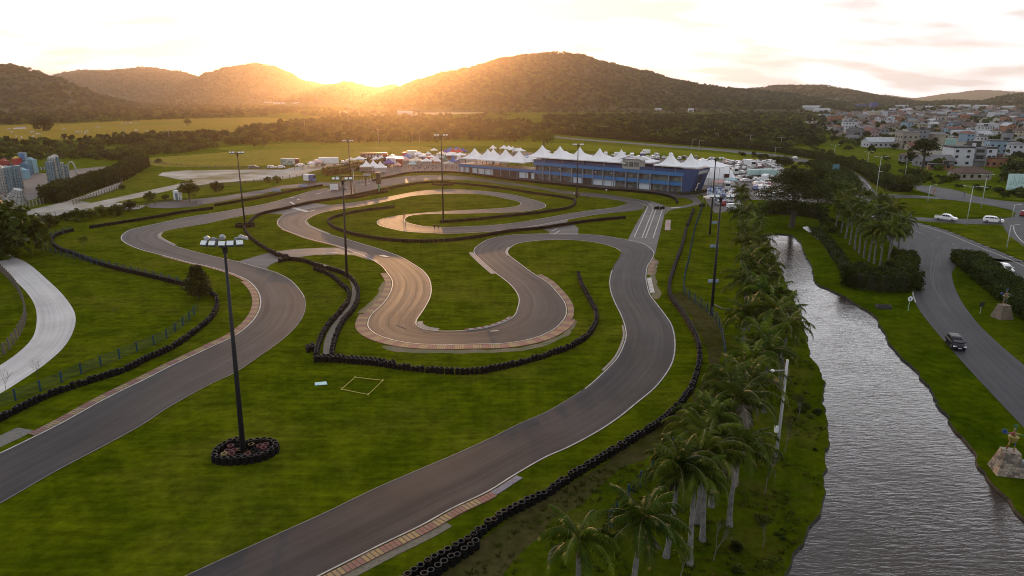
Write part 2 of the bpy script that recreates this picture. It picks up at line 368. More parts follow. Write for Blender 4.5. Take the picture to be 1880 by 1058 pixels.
# circuit lawn, right-hand lawn and the rough strip under the palms
sheet('circuit_lawn', [(-300,1400),(-260,700),(-120,560),(60,425),(100,405),(200,398),(330,382),(480,352),(600,330),(700,318),(850,313),(1000,330),(1130,350),(1262,352),(1330,375),(1352,420),(1375,480),(1395,560),(1420,650),(1405,760),(1330,900),(1280,1000),(1240,1130),(1200,1400)], M_GRASS, 0.008, 'closely mown green lawn of the kart circuit')
sheet('valley_meadow', [Vector((-6400, 8700, 0)), Vector((-6400, 300, 0)), G(-260,420), G(20,388), G(330,365), G(700,318), G(1000,318), G(1262,345), G(1400,368), G(1560,366), G(1700,350), G(2100,390), Vector((6400, 200, 0)), Vector((6400, 8700, 0))], M_FIELD, 0.004, 'yellow green meadows of the valley floor', closed_spline=False, world=True)
sheet('palm_verge', [(1335,640),(1300,700),(1262,762),(1215,800),(1130,850),(1060,890),(960,945),(890,1000),(840,1058),(780,1130),(700,1300),(1300,1300),(1380,1100),(1420,1058),(1445,1017),(1470,966),(1490,940),(1496,899),(1496,848),(1504,800),(1497,750),(1492,720),(1490,690),(1475,650),(1462,610),(1440,555),(1425,515),(1408,475),(1398,455),(1385,470),(1370,520),(1352,580)], M_ROUGH, 0.012, 'rough grass under the row of palms', step=2)
for i, (pts, mm_, lb) in enumerate([
  ([(-200,236),(0,230),(140,226),(300,219),(480,216),(530,222),(500,234),(440,242),(300,248),(120,255),(-200,264)], grass_mat('dry_field', (0.17, 0.13, 0.018), (0.23, 0.16, 0.03), (0.12, 0.12, 0.02), 0.01, 0.6, 1.5), 'yellow dry pasture beyond the woods on the left'),
  ([(260,292),(330,286),(470,276),(620,272),(760,268),(800,276),(640,292),(560,300),(420,306),(300,306)], grass_mat('pale_field', (0.14, 0.125, 0.02), (0.19, 0.16, 0.03), (0.09, 0.10, 0.01), 0.02, 0.6, 1.5), 'pale mown meadow behind the gravel lot'),
  ([(400,272),(560,262),(780,258),(1000,262),(1180,272),(1320,282),(1400,292),(1380,300),(1250,286),(1060,276),(860,268),(700,270),(560,273),(440,277)], grass_mat('bright_meadow', (0.085, 0.105, 0.007), (0.13, 0.14, 0.01), (0.17, 0.14, 0.018), 0.02, 0.5, 1.5), 'bright green meadow behind the pit building'),
  ([(600,206),(760,203),(900,203),(860,209),(700,213)], MATS.get('x') or mat('tan_field', (0.22, 0.15, 0.05), 0.9, (0.16, 0.13, 0.04), 0.02), 'tan field at the foot of the large hill')]):
    sheet('meadow', pts, mm_, 0.010+0.004*i, lb, step=8)
# ---------------------------------------------------------------- hills
def hill(name, ridge, Rd, wf, wb, label, m, seed=0, amp=0.22, na_=150, nr=60):
    prof = []
    for x, y in ridge:
        g = Vector(((x-940)/F, CT+(529-y)/F*ST, -ST+(529-y)/F*CT)); az = math.atan2(g.x, g.y); el = g.z/math.hypot(g.x, g.y)
        prof.append((az, H+el*Rd))
    prof.sort(); a0, a1 = prof[0][0], prof[-1][0]
    def hz(a):
        for (p, h), (q, k) in zip(prof, prof[1:]):
            if a <= q:
                s = (a-p)/(q-p); s = s*s*(3-2*s)*0.5+s*0.5; return h+(k-h)*s
        return prof[-1][1]
    hmax = max(h for _, h in prof); b = MB(); pad = 0.02
    for i in range(na_+1):
        a = a0-pad+(a1-a0+2*pad)*i/na_; h = hz(min(max(a, a0), a1)); ed = min(1, max(0, (a-a0+pad)/pad), max(0, (a1+pad-a)/pad)) if True else 1
        h = max(h, 0)*ed
        for j in range(nr+1):
            s = j/nr*2-1; w = wf if s < 0 else wb; r = Rd+s*w
            x, y = math.sin(a)*r, math.cos(a)*r
            k = (1-abs(s)); pr = k*k*(3-2*k)*0.45+k*0.55
            v = noise.fractal(Vector((x/420, y/420, seed)), 1.0, 2.1, 5); rg = 1-abs(noise.noise(Vector((x/260, y/330, seed+5))))*2
            z = h*pr*(1+ (amp*v+amp*0.7*rg-amp*0.35)*min(1, abs(s)*3.0)) + noise.noise(Vector((x/28, y/28, seed)))*min(5, h*0.12)*min(1, k*5)
            z += noise.noise(Vector((x/9, y/9, seed)))*min(3.0, h*.05)*min(1, k*5)
            b.v.append((x, y, z-0.6 if j in (0, nr) or i in (0, na_) else max(z, -0.5)))
    q = nr+1
    for i in range(na_):
        for j in range(nr): b.f.append((i*q+j, (i+1)*q+j, (i+1)*q+j+1, i*q+j+1)); b.m.append(0)
    o = struct(name, b.mesh(name, m, True), label, 'hill'); return o
M_HILL = mat('hill_forest', (0.026, 0.026, 0.008), 0.95, (0.075, 0.055, 0.020), 0.012, bump=3, bscale=0.07, det=12, spec=0.05, contrast=0.2)
HL = [('hill', [(-260,100),(-120,112),(-60,118),(0,122),(20,121),(60,132),(110,146),(150,163),(185,178),(230,188)], 2300, 700, 600, 'dark wooded hill at the left edge', 1),
 ('hill', [(40,172),(80,148),(105,136),(150,130),(190,130),(265,124),(330,131),(365,142),(420,158),(520,180)], 4600, 1100, 900, 'long low wooded ridge left of the twin peak', 2),
 ('hill', [(300,172),(350,150),(380,135),(420,124),(463,117),(500,121),(530,133),(560,150),(600,158),(660,182)], 3900, 1000, 900, 'pointed wooded hill left of the sunset', 3),
 ('hill', [(540,176),(580,162),(610,156),(640,151),(665,158),(690,163),(720,157),(745,161),(790,182)], 3300, 800, 700, 'low saddle hill right under the sunset', 4),
 ('hill', [(660,190),(700,175),(720,168),(760,152),(820,135),(870,125),(930,108),(1000,99),(1060,101),(1120,118),(1180,132),(1250,150),(1300,160),(1380,168),(1450,174),(1500,184),(1560,194)], 2350, 950, 900, 'large dome shaped wooded hill in the middle', 5),
 ('hill', [(1290,180),(1340,170),(1380,164),(1440,158),(1500,158),(1560,166),(1620,178),(1700,190)], 3300, 900, 800, 'low wooded ridge right of the large hill', 6),
 ('hill', [(1500,186),(1580,180),(1620,174),(1680,180),(1740,172),(1800,165),(1880,169),(1950,164),(2050,170)], 7400, 1200, 900, 'faint far ridge on the right horizon', 7),
 ('hill', [(1700,190),(1760,186),(1800,188),(1850,177),(1880,173),(1950,160),(2050,150),(2200,150)], 2900, 800, 700, 'wooded slope at the right edge', 8)]
for nm, rd, Rd, wf, wb, lb, sd in HL: hill(nm, rd, Rd, wf, wb, lb, M_HILL, sd, na_=int(130+len(rd)*12), nr=54)
# ---------------------------------------------------------------- haze
b = MB(); b.box((0, 4400, -2.5), (13400, 9200, 560)); hz_ = link('haze', b.mesh('haze', None if False else bpy.data.materials.new('haze_air')))
hm = hz_.data.materials[0]; hm.use_nodes = True; t = hm.node_tree; t.nodes.clear()
o_ = t.nodes.new('ShaderNodeOutputMaterial'); pv = t.nodes.new('ShaderNodeVolumePrincipled'); pv.inputs['Color'].default_value = (1.0, 0.80, 0.64, 1); pv.inputs['Density'].default_value = 0.000065; pv.inputs['Anisotropy'].default_value = 0.83
t.links.new(pv.outputs[0], o_.inputs['Volume']); tag(hz_, 'thin warm evening haze over the valley', 'haze', kind='stuff')
M_LANE = mat('lane_gravel', (0.30, 0.295, 0.29), 0.9, (0.16, 0.15, 0.12), 0.12, det=8, contrast=0.16, spec=.1)
# ---------------------------------------------------------------- the kart circuit
AL = [(-150,898),(-60,860),(0,832),(52,807),(106,780),(193,732),(270,694),(321,668),(385,638),(427,618),(450,602),(466,585),(475,568),(477,550),(470,532),(454,516),(431,505),(411,498),(375,488),(357,485),(319,475),(288,467),(255,458),(230,447),(222,439),(225,431),(242,421),(265,416),(306,407),(342,399.5),(383,393),(419,387),(480,376),(529,364),(568,352),(598,346),(634,342),(685,334),(721,327),(759,323),(797,322),(848,323.5),(902,331),(940,336),(991,343.5),(1055,352.5),(1094,355),(1132,360),(1170,366.6),(1196,370),(1214,375.5),(1226,381)]
AR = [(-150,1010),(-60,958),(0,926),(100,868),(200,815),(263,780),(305,752),(385,707),(430,686),(482,651),(513,629),(539,606),(556,583),(561.6,563),(559,545),(549,530),(533,514),(513,503),(495,496.5),(467,489),(439,481),(411,475),(357,462),(319,450.6),(301,442),(291,435),(293.6,429),(306,424),(332,418.7),(383,410),(429,399.6),(481,390),(527,378),(568,369),(629,360),(670,352),(710,342.5),(772,332.5),(810,330),(860,331.5),(928,339.5),(979,346),(1030,355),(1068,360),(1106,364),(1137,369),(1151,373),(1150,377)]
BR = [(1222,393),(1226,387),(1225,381),(1214,375.5),(1196,370),(1170,366.6),(1132,360)]   # hairpin outside
BL = [(1226,381),(1221,388),(1185,383),(1157,388),(1106,393),(1063,399.8),(1030,406),(994,413),(966,417.6),(902,425.5),(851,428.5),(815,429.4),(785,428),(746,425.5),(716,420),(698,415),(691.5,408.5),(698,403.4),(721,398),(759,393),(815,388.5),(848,386.5),(880,385),(928,382),(950,378.5),(956,374.5),(950,370),(928,365),(889,357.6),(848,355.8),(797,357),(759,360),(721,367.6),(670,378),(619,385.5),(593,390.6),(573,398),(562.5,406),(565,413.6),(578,420),(603,430),(644,441.7),(695,457),(734,471),(767,490),(778,498),(789,513),(792.7,531),(790.6,546),(783,561.7),(775,574.5),(766,588),(766,597),(778,603.8),(803,607.6),(844,607.6),(882,603.8),(916,595),(941,582),(950,564),(952,549),(946,535),(934,521),(911,503),(892.7,487.7),(882,478),(870,465),(871.5,456),(879,449.5),(902,438),(938,431.7),(979,430),(1009,429),(1060,430),(1106,433),(1153,441),(1180,447),(1201,463)]
BI = [(1170,366.6),(1151,374),(1132,380.6),(1094,385.7),(1055,391),(1004,400),(953,408.7),(902,414),(874,415.5),(818,417.5),(784.6,416.4),(759,412),(745,407),(744,403.4),(751.5,397),(772,394),(800,393),(851,392.5),(902,391.5),(953,389.6),(989,384.6),(1001,380.6),(1001,375.5),(986,369),(966,364),(940,357.6),(902,352.5),(851,348.7),(800,348.7),(772,351),(695,365),(657,371),(619,376),(567,383),(524,393),(516,398),(509,406),(510,413.6),(519,421),(532,426),(567.6,439),(619,452),(657,466),(682.5,477.4),(700,489),(709,500),(719,515.7),(718,531),(709,549),(696,564),(681,578),(674.5,592),(675.7,602.5),(691,615),(722,625.5),(762.5,632),(819,633.7),(870,633),(934,630.6),(985,620.4),(1018,605),(1036,587),(1041,574.5),(1038,556.6),(1023,536),(1005,518),(984.6,505.5),(972,497),(953,482.7),(935,468.7),(932.8,462),(938,454.7),(953,447),(991,442),(1030,440.6),(1068,442.4),(1101,447),(1127,454.7),(1139.6,462)]
CO = [(1201,463),(1197,477.5),(1189.6,489.6),(1187,510.8),(1189.6,526),(1194,541),(1206,557.6),(1221,577),(1233.4,595.5),(1239.5,616.6),(1240.4,644),(1235,668),(1221,692),(1200,716.5),(1172.5,739),(1137,768),(1096,795),(1041.5,824),(1004.7,840),(947,873),(898.4,903.5),(832,935),(775,966.7),(703,1001),(660,1022.7),(590,1058),(500,1105),(400,1160),(260,1240)]
CI = [(1139.6,462),(1138,471),(1124.5,492.6),(1118.5,513.8),(1120,535),(1127.6,556),(1138,577),(1145.7,598.5),(1148,616.6),(1142.7,636),(1130.6,659),(1109,681.7),(1079,709),(1034,739),(1000,758),(950,780),(904,803),(838,833),(760.5,866),(703,890.6),(660,910.7),(600,940),(500,985),(340,1058),(220,1115),(80,1180)]
_, WAL, WAR = strip('race_track', AL, AR, M_TRACK, 0.030, 'grey kart track, long left straight and hairpin', 0.8)
_, WBL, WBI = strip('race_track', BL[2:], BI, M_TRACK, 0.036, 'grey kart track winding through the infield loops', 0.7)
_, WCO, WCI = strip('race_track', BL[-3:-1]+CO, BI[-3:-1]+CI, M_TRACK, 0.042, 'grey kart track, right-hand straight to the near edge', 0.8)
M_PATCH = asphalt_mat('paved_link', (0.022, 0.020, 0.021), (0.054, 0.049, 0.049), 0.6, 0.4, -0.15)
def pave(pts, z, lb, m=None, sp=False, name='track_link'): return sheet(name, pts, m or M_PATCH, z, lb, sp, 1.5, 'road')
pave([(439,480),(470,471),(500,463),(540,458),(590,455.5),(640,455),(672,464),(700,484),(680,478),(650,469),(620,467.5),(575,469),(540,474),(515,479),(497,486),(489,493),(495,498),(470,491)], 0.046, 'paved cut-through between the left hairpin and the infield')
pave([(478,392),(516,381),(560,371),(606,377),(566,384),(524,394)], 0.0465, 'paved link with white arrow beside the start straight')
pave([(1009,431),(1008,426),(994,420),(960,419),(1000,411),(1045,402),(1041,407),(1052,411),(1062,420),(1061,432)], 0.047, 'paved link between two infield bends')
pave([(1152,442),(1166,415),(1187,381),(1196,370),(1214,375.5),(1226,381),(1221,389),(1218.7,400),(1208.5,442),(1203,466),(1198,462),(1180,449)], 0.048, 'four-lane paved starting area')
pave([(1221,394),(1228,387.6),(1239,384),(1262,381),(1282.5,376),(1288,373),(1285,367),(1278.5,361.5),(1299,354.7),(1279,356.5),(1262,358),(1239,354.5),(1230,358),(1240,362),(1252,363),(1262,365),(1272,369),(1273,373),(1265,376),(1251,379),(1233,381.4),(1226,379.5)], 0.050, 'paved pit entry road curving round the end of the pit building', sp=False)
pave([(690,331),(724,323),(760,317),(800,315),(851,319),(928,328),(979,333),(1055,341),(1106,346),(1157,350),(1208,355),(1244,363),(1254,356),(1240,350),(1160,343),(1050,333),(960,324),(860,314.5),(800,310),(740,314),(700,322)], 0.052, 'grey pit lane in front of the blue building')
pave([(268,378),(276,374),(332,368.5),(408,361),(480,349.5),(517,341),(583,334.5),(620,336),(690,327),(700,331),(640,343),(590,341),(517,347.5),(480,357.4),(420,368),(373,376),(357,380),(310,383),(276,382)], 0.054, 'narrow dark service road beside the start straight', M_ROAD)
def line(P, off, w, z, i0=0.0, i1=1.0, name='edge_line', lb='white painted edge line of the kart track', dash=None, m=None):
    a, c = int(len(P)*i0), int(len(P)*i1); Q = P[a:c]; b = MB()
    if not dash: ribbon(b, Q, off-w/2, off+w/2, z)
    else:
        on, off_ = dash; acc = 0; cur = []
        for i, p in enumerate(Q):
            if i: acc += (Q[i]-Q[i-1]).length
            if acc % (on+off_) < on: cur.append(p)
            else:
                if len(cur) > 1: ribbon(b, cur, off-w/2, off+w/2, z)
                cur = []
    o = link(name, b.mesh(name, m or M_WHITE)); o['kind'] = 'structure'; tag(o, lb, 'marking'); return o
line(WAL, -0.12, 0.22, 0.058, 0, .52); line(WAL, -0.1, 0.16, 0.058, .52, .7); line(WAR, 0.1, 0.13, 0.058, .18, .48); line(WAR, 0.08, 0.10, 0.058, .0, .18, m=mat('worn_line', (0.2, 0.18, 0.16), 0.8, (0.09, 0.085, 0.07), 1.5))
line(WCO, -0.12, 0.15, 0.058, 0.02); line(WCI, 0.12, 0.15, 0.058, .2, .62); line(WCI, 0.06, 0.09, 0.058, .62, 1, m=MATS['worn_line'])
line(WBL, -0.1 if True else 0, 0.17, 0.059, .03, .98); line(WBI, 0.1, 0.17, 0.059, .03, 1)
# kerbs: striped, slightly raised concrete strips outside the edge line
def stripe_mat(name, c1, c2, c3, per, rough=0.8, wear=0.5):
    m, t, bs = nmat(name); n = t.nodes.new; l = t.links.new; bs.inputs['Roughness'].default_value = rough
    uv = n('ShaderNodeUVMap'); uv.uv_map = 'UVMap'; sp = n('ShaderNodeSeparateXYZ'); l(uv.outputs[0], sp.inputs[0])
    md = n('ShaderNodeMath'); md.operation = 'MODULO'; l(sp.outputs[0], md.inputs[0]); md.inputs[1].default_value = per
    gt = n('ShaderNodeMath'); gt.operation = 'GREATER_THAN'; gt.inputs[1].default_value = per/2; l(md.outputs[0], gt.inputs[0])
    mx = n('ShaderNodeMixRGB'); mx.inputs[1].default_value = (*c1, 1); mx.inputs[2].default_value = (*c2, 1); l(gt.outputs[0], mx.inputs[0])
    g = n('ShaderNodeNewGeometry'); nz = n('ShaderNodeTexNoise'); nz.inputs['Scale'].default_value = 2.2; nz.inputs['Detail'].default_value = 6; l(g.outputs['Position'], nz.inputs['Vector'])
    mr = n('ShaderNodeMapRange'); mr.inputs[1].default_value = 0.38; mr.inputs[2].default_value = 0.72; mr.inputs[4].default_value = wear; l(nz.outputs['Fac'], mr.inputs[0])
    m2 = n('ShaderNodeMixRGB'); l(mr.outputs[0], m2.inputs[0]); l(mx.outputs[0], m2.inputs[1]); m2.inputs[2].default_value = (*c3, 1)
    # fine ribs across the kerb
    m3 = n('ShaderNodeMath'); m3.operation = 'MODULO'; l(sp.outputs[0], m3.inputs[0]); m3.inputs[1].default_value = per/8
    g3 = n('ShaderNodeMath'); g3.operation = 'GREATER_THAN'; g3.inputs[1].default_value = per/8*0.72; l(m3.outputs[0], g3.inputs[0])
    m4 = n('ShaderNodeMixRGB'); l(g3.outputs[0], m4.inputs[0]); l(m2.outputs[0], m4.inputs[1]); m4.inputs[2].default_value = tuple(v*0.35 for v in c3)+(1,)
    l(m4.outputs[0], bs.inputs['Base Color']); return m
M_KRY = stripe_mat('kerb_red_yellow', (0.17, 0.040, 0.032), (0.24, 0.15, 0.045), (0.15, 0.105, 0.08), 2.4, wear=0.85)
M_KRYF = stripe_mat('kerb_red_yellow_fine', (0.15, 0.040, 0.032), (0.22, 0.145, 0.045), (0.13, 0.095, 0.07), 3.2, wear=0.9)
M_KW = stripe_mat('kerb_pale', (0.30, 0.24, 0.20), (0.36, 0.28, 0.23), (0.16, 0.13, 0.10), 1.0)
M_KRW = stripe_mat('kerb_red_white', (0.24, 0.05, 0.035), (0.38, 0.34, 0.31), (0.16, 0.13, 0.10), 1.3)
def part(P, a, c):
    """the stretch of polyline P between its points nearest to pixels a and c"""
    A = G(*a); C = G(*c); i = min(range(len(P)), key=lambda k: (P[k]-A).length); j = min(range(len(P)), key=lambda k: (P[k]-C).length)
    return P[min(i, j):max(i, j)+1]
def kerb(P, o0, o1, m, lb, h=0.05, z=0.052):
    b = MB(); ribbon(b, P, o0, o1, z, 0, h); e = offs(P, o1); k = len(b.v)
    for p in e: b.v += [(p.x, p.y, z+h), (p.x, p.y, -0.02)]; b.uv += [(0, 0), (0, 0)]
    for i in range(len(e)-1): b.f.append((k+2*i, k+2*i+1, k+2*i+3, k+2*i+2)); b.m.append(0)
    o = link('kerb', b.mesh('kerb', m)); o['kind'] = 'structure'; tag(o, lb, 'kerb')
kerb(part(WAL, (60,803), (385,638)), 0.1, 1.05, M_KRYF, 'faded red and yellow kerb along the left straight')
kerb(part(WAL, (385,638), (454,516)), 0.1, 1.2, M_KRY, 'faded red and yellow kerb on the outside of the left hairpin')
kerb(part(WAL, (454,516), (300,470)), 0.1, 0.55, M_KRY, 'thin worn kerb after the left hairpin')
kerb(part(WBI, (713,502), (681,578)), -0.1, -1.25, M_KRYF, 'worn kerb before the wide infield loop')
kerb(part(WBI, (681,578), (1036,587)), -0.1, -1.75, M_KRY, 'wide red and yellow kerb round the bottom of the infield loop')
kerb(part(WBI, (1036,587), (984,505)), -0.1, -1.1, M_KRYF, 'worn kerb on the right side of the infield loop')
kerb(part(WBL, (765,590), (800,607)), 0.1, 0.9, M_KW, 'pale kerb at the inside of the infield loop')
kerb(part(WBL, (850,607), (941,582)), 0.1, 0.5, M_KRW, 'thin red and white kerb inside the infield loop')
kerb(part(WBL, (911,503), (870,463)), 0.1, 1.0, M_KW, 'pale kerb on the left of the upper loop')
kerb(part(WBI, (935,470), (938,455)), 0.1, 0.6, M_KW, 'short pale kerb at the tip of the upper lawn')
kerb(part(WBL, (562,408), (600,430)), 0.1, 0.5, M_KW, 'short pale kerb in the infield bend')
kerb(part(WAR, (318,450), (300,428)), -0.1, -0.6, M_KW, 'pale kerb inside the far left hairpin')
kerb(part(WBI, (520,421), (650,463)), -0.1, -0.45, M_KRW, 'thin kerb left of the infield descent')
kerb(part(WCO, (1187,505), (1197,478)), 0.1, 1.2, M_KRYF, 'worn kerb at the start of the right bend')
kerb(part(WCO, (1187,511), (1192,538)), 0.1, 0.9, M_WHITE, 'white kerb block in the right bend', 0.12)
kerb(part(WCI, (1109,682), (1146,600)), -0.08, -0.35, M_KW, 'narrow pale kerb inside the right bend')
kerb(part(WCO, (898,903), (500,1105)), 0.1, 1.0, M_KRYF, 'red and yellow ribbed kerb at the near edge of the picture')
kerb(part(WCO, (800,953), (500,1105)), 1.0, 1.75, mat('paver', (0.16, 0.13, 0.10), 0.9, (0.08, 0.07, 0.04), 3), 'grey grass-block paving behind the near kerb', 0.02, 0.03)
kerb(part(WCO, (947,873), (898,903)), 0.1, 0.8, mat('blue_white', (0.15, 0.15, 0.20), 0.8, (0.07, 0.065, 0.08), 2), 'white and blue painted end of the near kerb', 0.03)
kerb(part(WAL, (0,832), (72,797)), 1.05, 3.4, mat('grey_paver', (0.15, 0.14, 0.135), 0.9, (0.06, 0.055, 0.035), 4), 'grey grass-block run-off beside the left straight', 0.01, 0.03)
kerb(spline(GG([(1219,423),(1219.5,413),(1221,404)]), False, 1), -0.2, -1.6, M_KRW, 'red and white kerb beside the starting area')
# starting area lines
for a, c in (((1188,383),(1164,436.4)), ((1199,385),(1178.7,437)), ((1205,384),(1185,437)), ((1216.7,383.7),(1199,437.5))):
    line(spline(GG([a, c]), False, 2), 0, 0.22, 0.062, name='lane_line', lb='white lane line of the starting area')
line(spline(GG([(1157,436),(1206,438)]), False, 2), 0, 0.15, 0.062, name='lane_line', lb='white cross line of the starting area')
line(spline(GG([(1196,390),(1178,392)]), False, 2), 0, 0.12, 0.062, name='lane_line', lb='faint cross line of the starting area')
line(spline(GG([(1120,366),(1160,370),(1185,377),(1189,383)]), False, 2), 0, 0.16, 0.062, name='lane_line', lb='white guide line curving into the starting area')
line(spline(GG([(1150,363),(1180,369),(1195,377),(1199,385)]), False, 2), 0, 0.16, 0.062, name='lane_line', lb='second guide line curving into the starting area')
# grid marks and arrows
b = MB()
for (x, y), (x2, y2), w in (((531,364),(541,362),.6),((545,368),(550,366),.6),((533,371),(541,376),.7),((580,357),(590,354.5),.5),((600,351.5),(612,349),.4),((625,346.5),(640,344),.4),((660,340.5),(680,337),.4),((528,379.5),(566,389.5),1.6),((566,389.5),(578,386),.8),((699,469),(712,472.5),.9),((1233,382),(1248,381),1.6),((592,466),(620,464),.3),((640,465.5),(656,464.5),.3),((1012,425),(1024,420),.3),((1016,431),(1028,424),.3),((900,609),(915,608),.3)):
    A, B = G(x, y), G(x2, y2); d = (B-A); nn = Vector((-d.y, d.x, 0)).normalized()*w*.5
    b.quad(A+nn+Vector((0, 0, .064)), A-nn+Vector((0, 0, .064)), B-nn+Vector((0, 0, .064)), B+nn+Vector((0, 0, .064)))
for i in range(len(b.f)):
    P = [Vector(b.v[k]) for k in b.f[i]]
    if (P[1]-P[0]).cross(P[2]-P[0]).z < 0: b.f[i] = b.f[i][::-1]
tag(link('road_marking', b.mesh('road_marking', M_WHITE)), 'white grid boxes and arrows painted on the kart track', 'marking', kind='structure')
# worn dirt beside kerbs and tracks
def dirt(pts, z=0.02): sheet('bare_patch', pts, M_DIRT, z, 'bare worn earth beside the kerb', True, 1)
dirt([(700,635),(760,640),(850,642),(940,640),(1000,628),(1040,606),(1053,585),(1058,590),(1045,612),(1005,634),(945,646),(850,649),(760,648),(715,643)], 0.018)
dirt([(712,515),(700,522),(690,545),(668,565),(655,575),(690,572),(706,550),(716,530)], 0.0185)
dirt([(1196,470),(1206,480),(1204,510),(1212,545),(1202,550),(1196,530)], 0.019)
dirt([(832,936),(850,928),(868,930),(845,945)], 0.019)
dirt([(655,1030),(700,1006),(712,1015),(668,1045)], 0.0192)
sheet('worn_verge', [(1232,540),(1262,575),(1296,640),(1297,690),(1275,725),(1230,770),(1140,830),(1060,880),(960,938),(900,985),(860,1010),(800,1058),(700,1120),(860,1110),(960,1010),(1060,930),(1150,860),(1240,790),(1300,720),(1325,660),(1322,600),(1290,560),(1255,536)], grass_mat('worn_grass', (0.036, 0.036, 0.008), (0.052, 0.048, 0.016), (0.07, 0.055, 0.027), 0.15, 0.8, 1), 0.015, 'worn brownish grass strip behind the tyre wall')
# ---------------------------------------------------------------- roads and gravel
NL = [(960,243),(1050,253.5),(1150,261),(1242,268),(1313,273),(1370,278),(1421,283.5),(1451,288),(1480,293),(1522,301),(1554,310),(1586,327),(1605,350),(1612,364),(1625,385),(1661,400)]
NR = [(960,245),(1050,256),(1150,264),(1242,271.5),(1313,277),(1370,283),(1421,290),(1451,295),(1480,301),(1512,310),(1537,320.4),(1551,334),(1563,350),(1578,370),(1600,400),(1648,440)]
_, wnl, wnr = strip('highway', NL, NR, M_ROAD, 0.024, 'grey road curving in from behind the pit building', 2.5)
strip('highway', [(1640,396),(1671,405.5),(1735,422.6),(1778,439.6),(1842,465),(1880,481),(1960,515),(2100,575)], [(1600,400),(1640,450),(1700,480),(1760,468),(1800,480),(1835,492),(1880,520),(2000,590)], M_ROAD, 0.028, 'wide grey road running diagonally past the hedge', 2)
_, whl, whr = strip('access_road', [(1640,440),(1661,465),(1675.7,490.6),(1678,516),(1675,533),(1678,550),(1690,573),(1731,624),(1773,672),(1824,727),(1880,786.5),(1960,870),(2100,1010),(2400,1290)], [(1800,440),(1765,465),(1758,484),(1748,501),(1752,524.7),(1763,550),(1782,578),(1805,605),(1843,640),(1880,671),(1960,740),(2100,860),(2420,1110)], M_ROAD, 0.032, 'grey access road with the dark car', 1.5)
pave([(1622,391.7),(1661,397),(1714,401),(1799,402.5),(1842,401),(1863,395),(1861,388),(1842,382.5),(1799,374.5),(1735,366.5),(1671,364),(1612,363.5),(1606,356.5),(1671,358.7),(1716,360.5),(1684,349),(1680,340),(1715,343),(1756,350),(1799,362),(1842,369),(1880,372.5),(2000,385),(2100,420),(2100,560),(1950,495),(1880,453),(1852,433),(1844,420),(1837,413.5),(1778,412),(1714,408),(1671,405),(1630,398)], 0.034, 'grey roundabout roads', M_ROAD, True, 'roundabout')
strip('gravel_road', [(-60,430),(-20,448),(19,469),(48,482),(87,514),(119,546),(138,578),(135,607),(116,639),(80,671),(42,697),(0,723),(-60,752),(-150,800)], [(-90,450),(-50,475),(0,491),(26,514),(48,536),(64,562),(67,594),(58,623),(32,649),(0,671),(-50,700),(-150,745)], M_GRAVEL, 0.022, 'pale gravel track curving along the left edge', 1)
pave([(-80,410),(31,390.6),(102,375),(153,360),(199,342),(217,327),(248,316.6),(255,318),(227,329),(222,344),(179,359),(140,368),(168,373),(255,354),(327,338),(340,335),(345,342),(265,361),(210,372),(268,378),(255,384),(179,388),(122,394),(51,403),(-20,425)], 0.026, 'pale gravel lane along the blue fence', M_LANE, False, 'gravel_lane')
pave([(299,316.6),(345,312.8),(480,311.5),(520,312),(537,308),(562,303),(600,299),(640,303),(600,309),(575,314),(556,322),(530,328),(491,331),(440,333),(400,336),(345,343),(330,345),(318,341),(360,334),(330,330),(290,322)], 0.028, 'pale gravel parking lot', M_LOTG, False, 'gravel_lot')
pave([(37,327),(59,319),(91,318),(142,310.6),(200,305),(215,306),(160,318),(119,333),(96,345),(86,359),(45,371),(0,385),(-60,380),(-60,330)], 0.021, 'dark paved yard of the theme park', M_LOT, False, 'paved_yard')
pave([(1285,296),(1400,293),(1436,304),(1450,322),(1440,338),(1470,350),(1535,361),(1535,373),(1455,371.5),(1400,367.5),(1364,366.5),(1353,386),(1312,392),(1298,372),(1286,352),(1262,346),(1270,320)], 0.020, 'worn grey surface of the car park', M_LOT, False, 'car_park')
pave([(640,300),(700,286),(860,281),(960,280),(1090,283),(1284,296),(1268,322),(1200,318),(1050,300),(960,296),(846,312),(700,321),(655,314)], 0.0185, 'worn paddock surface behind and beside the pit building', M_LOT, False, 'paddock')
sheet('town_ground', [(1500,212),(1700,204),(2100,203),(2100,300),(1900,296),(1780,292),(1700,282),(1640,272),(1560,256),(1510,240)], mat('town_soil', (.055,.060,.030), .9, (.12,.11,.09), .05), .016, 'streets and yards between the houses of the town', step=8)
# markings on the roads
line(spline(GG([(1640,399),(1671,408.5),(1735,428),(1778,446),(1842,472),(1880,489),(2000,545)]), False, 2), 0, 0.2, 0.05, name='edge_line', lb='white edge line of the diagonal road')
b = MB()
P = spline(GG([(1668,406.5),(1735,424.6),(1778,441.6),(1842,467.5),(1880,484),(1960,520)]), False, 1)
for p, a in along(P, 3.3):
    d = Vector((math.cos(a+1.0), math.sin(a+1.0), 0)); d = -d if d.y > 0 else d; w = Vector((-d.y, d.x, 0))*.16
    q = p+d*1.15+Vector((math.cos(a), math.sin(a), 0))*-.6; z = Vector((0, 0, .052)); s = d*.95
    b.quad(q-s+z-w, q-s+z+w, q+s+z+w, q+s+z-w)
for f in range(len(b.f)):
    Q = [Vector(b.v[k]) for k in b.f[f]]
    if (Q[1]-Q[0]).cross(Q[2]-Q[0]).z < 0: b.f[f] = b.f[f][::-1]
tag(link('hatching', b.mesh('hatching', M_WHITE)), 'white hatch marks beside the diagonal road', 'marking', kind='structure')
line(spline(GG([(1861,416),(1862,424),(1870,437),(1890,455)]), False, 1), 0, 0.2, 0.05, lb='white line at the roundabout mouth')
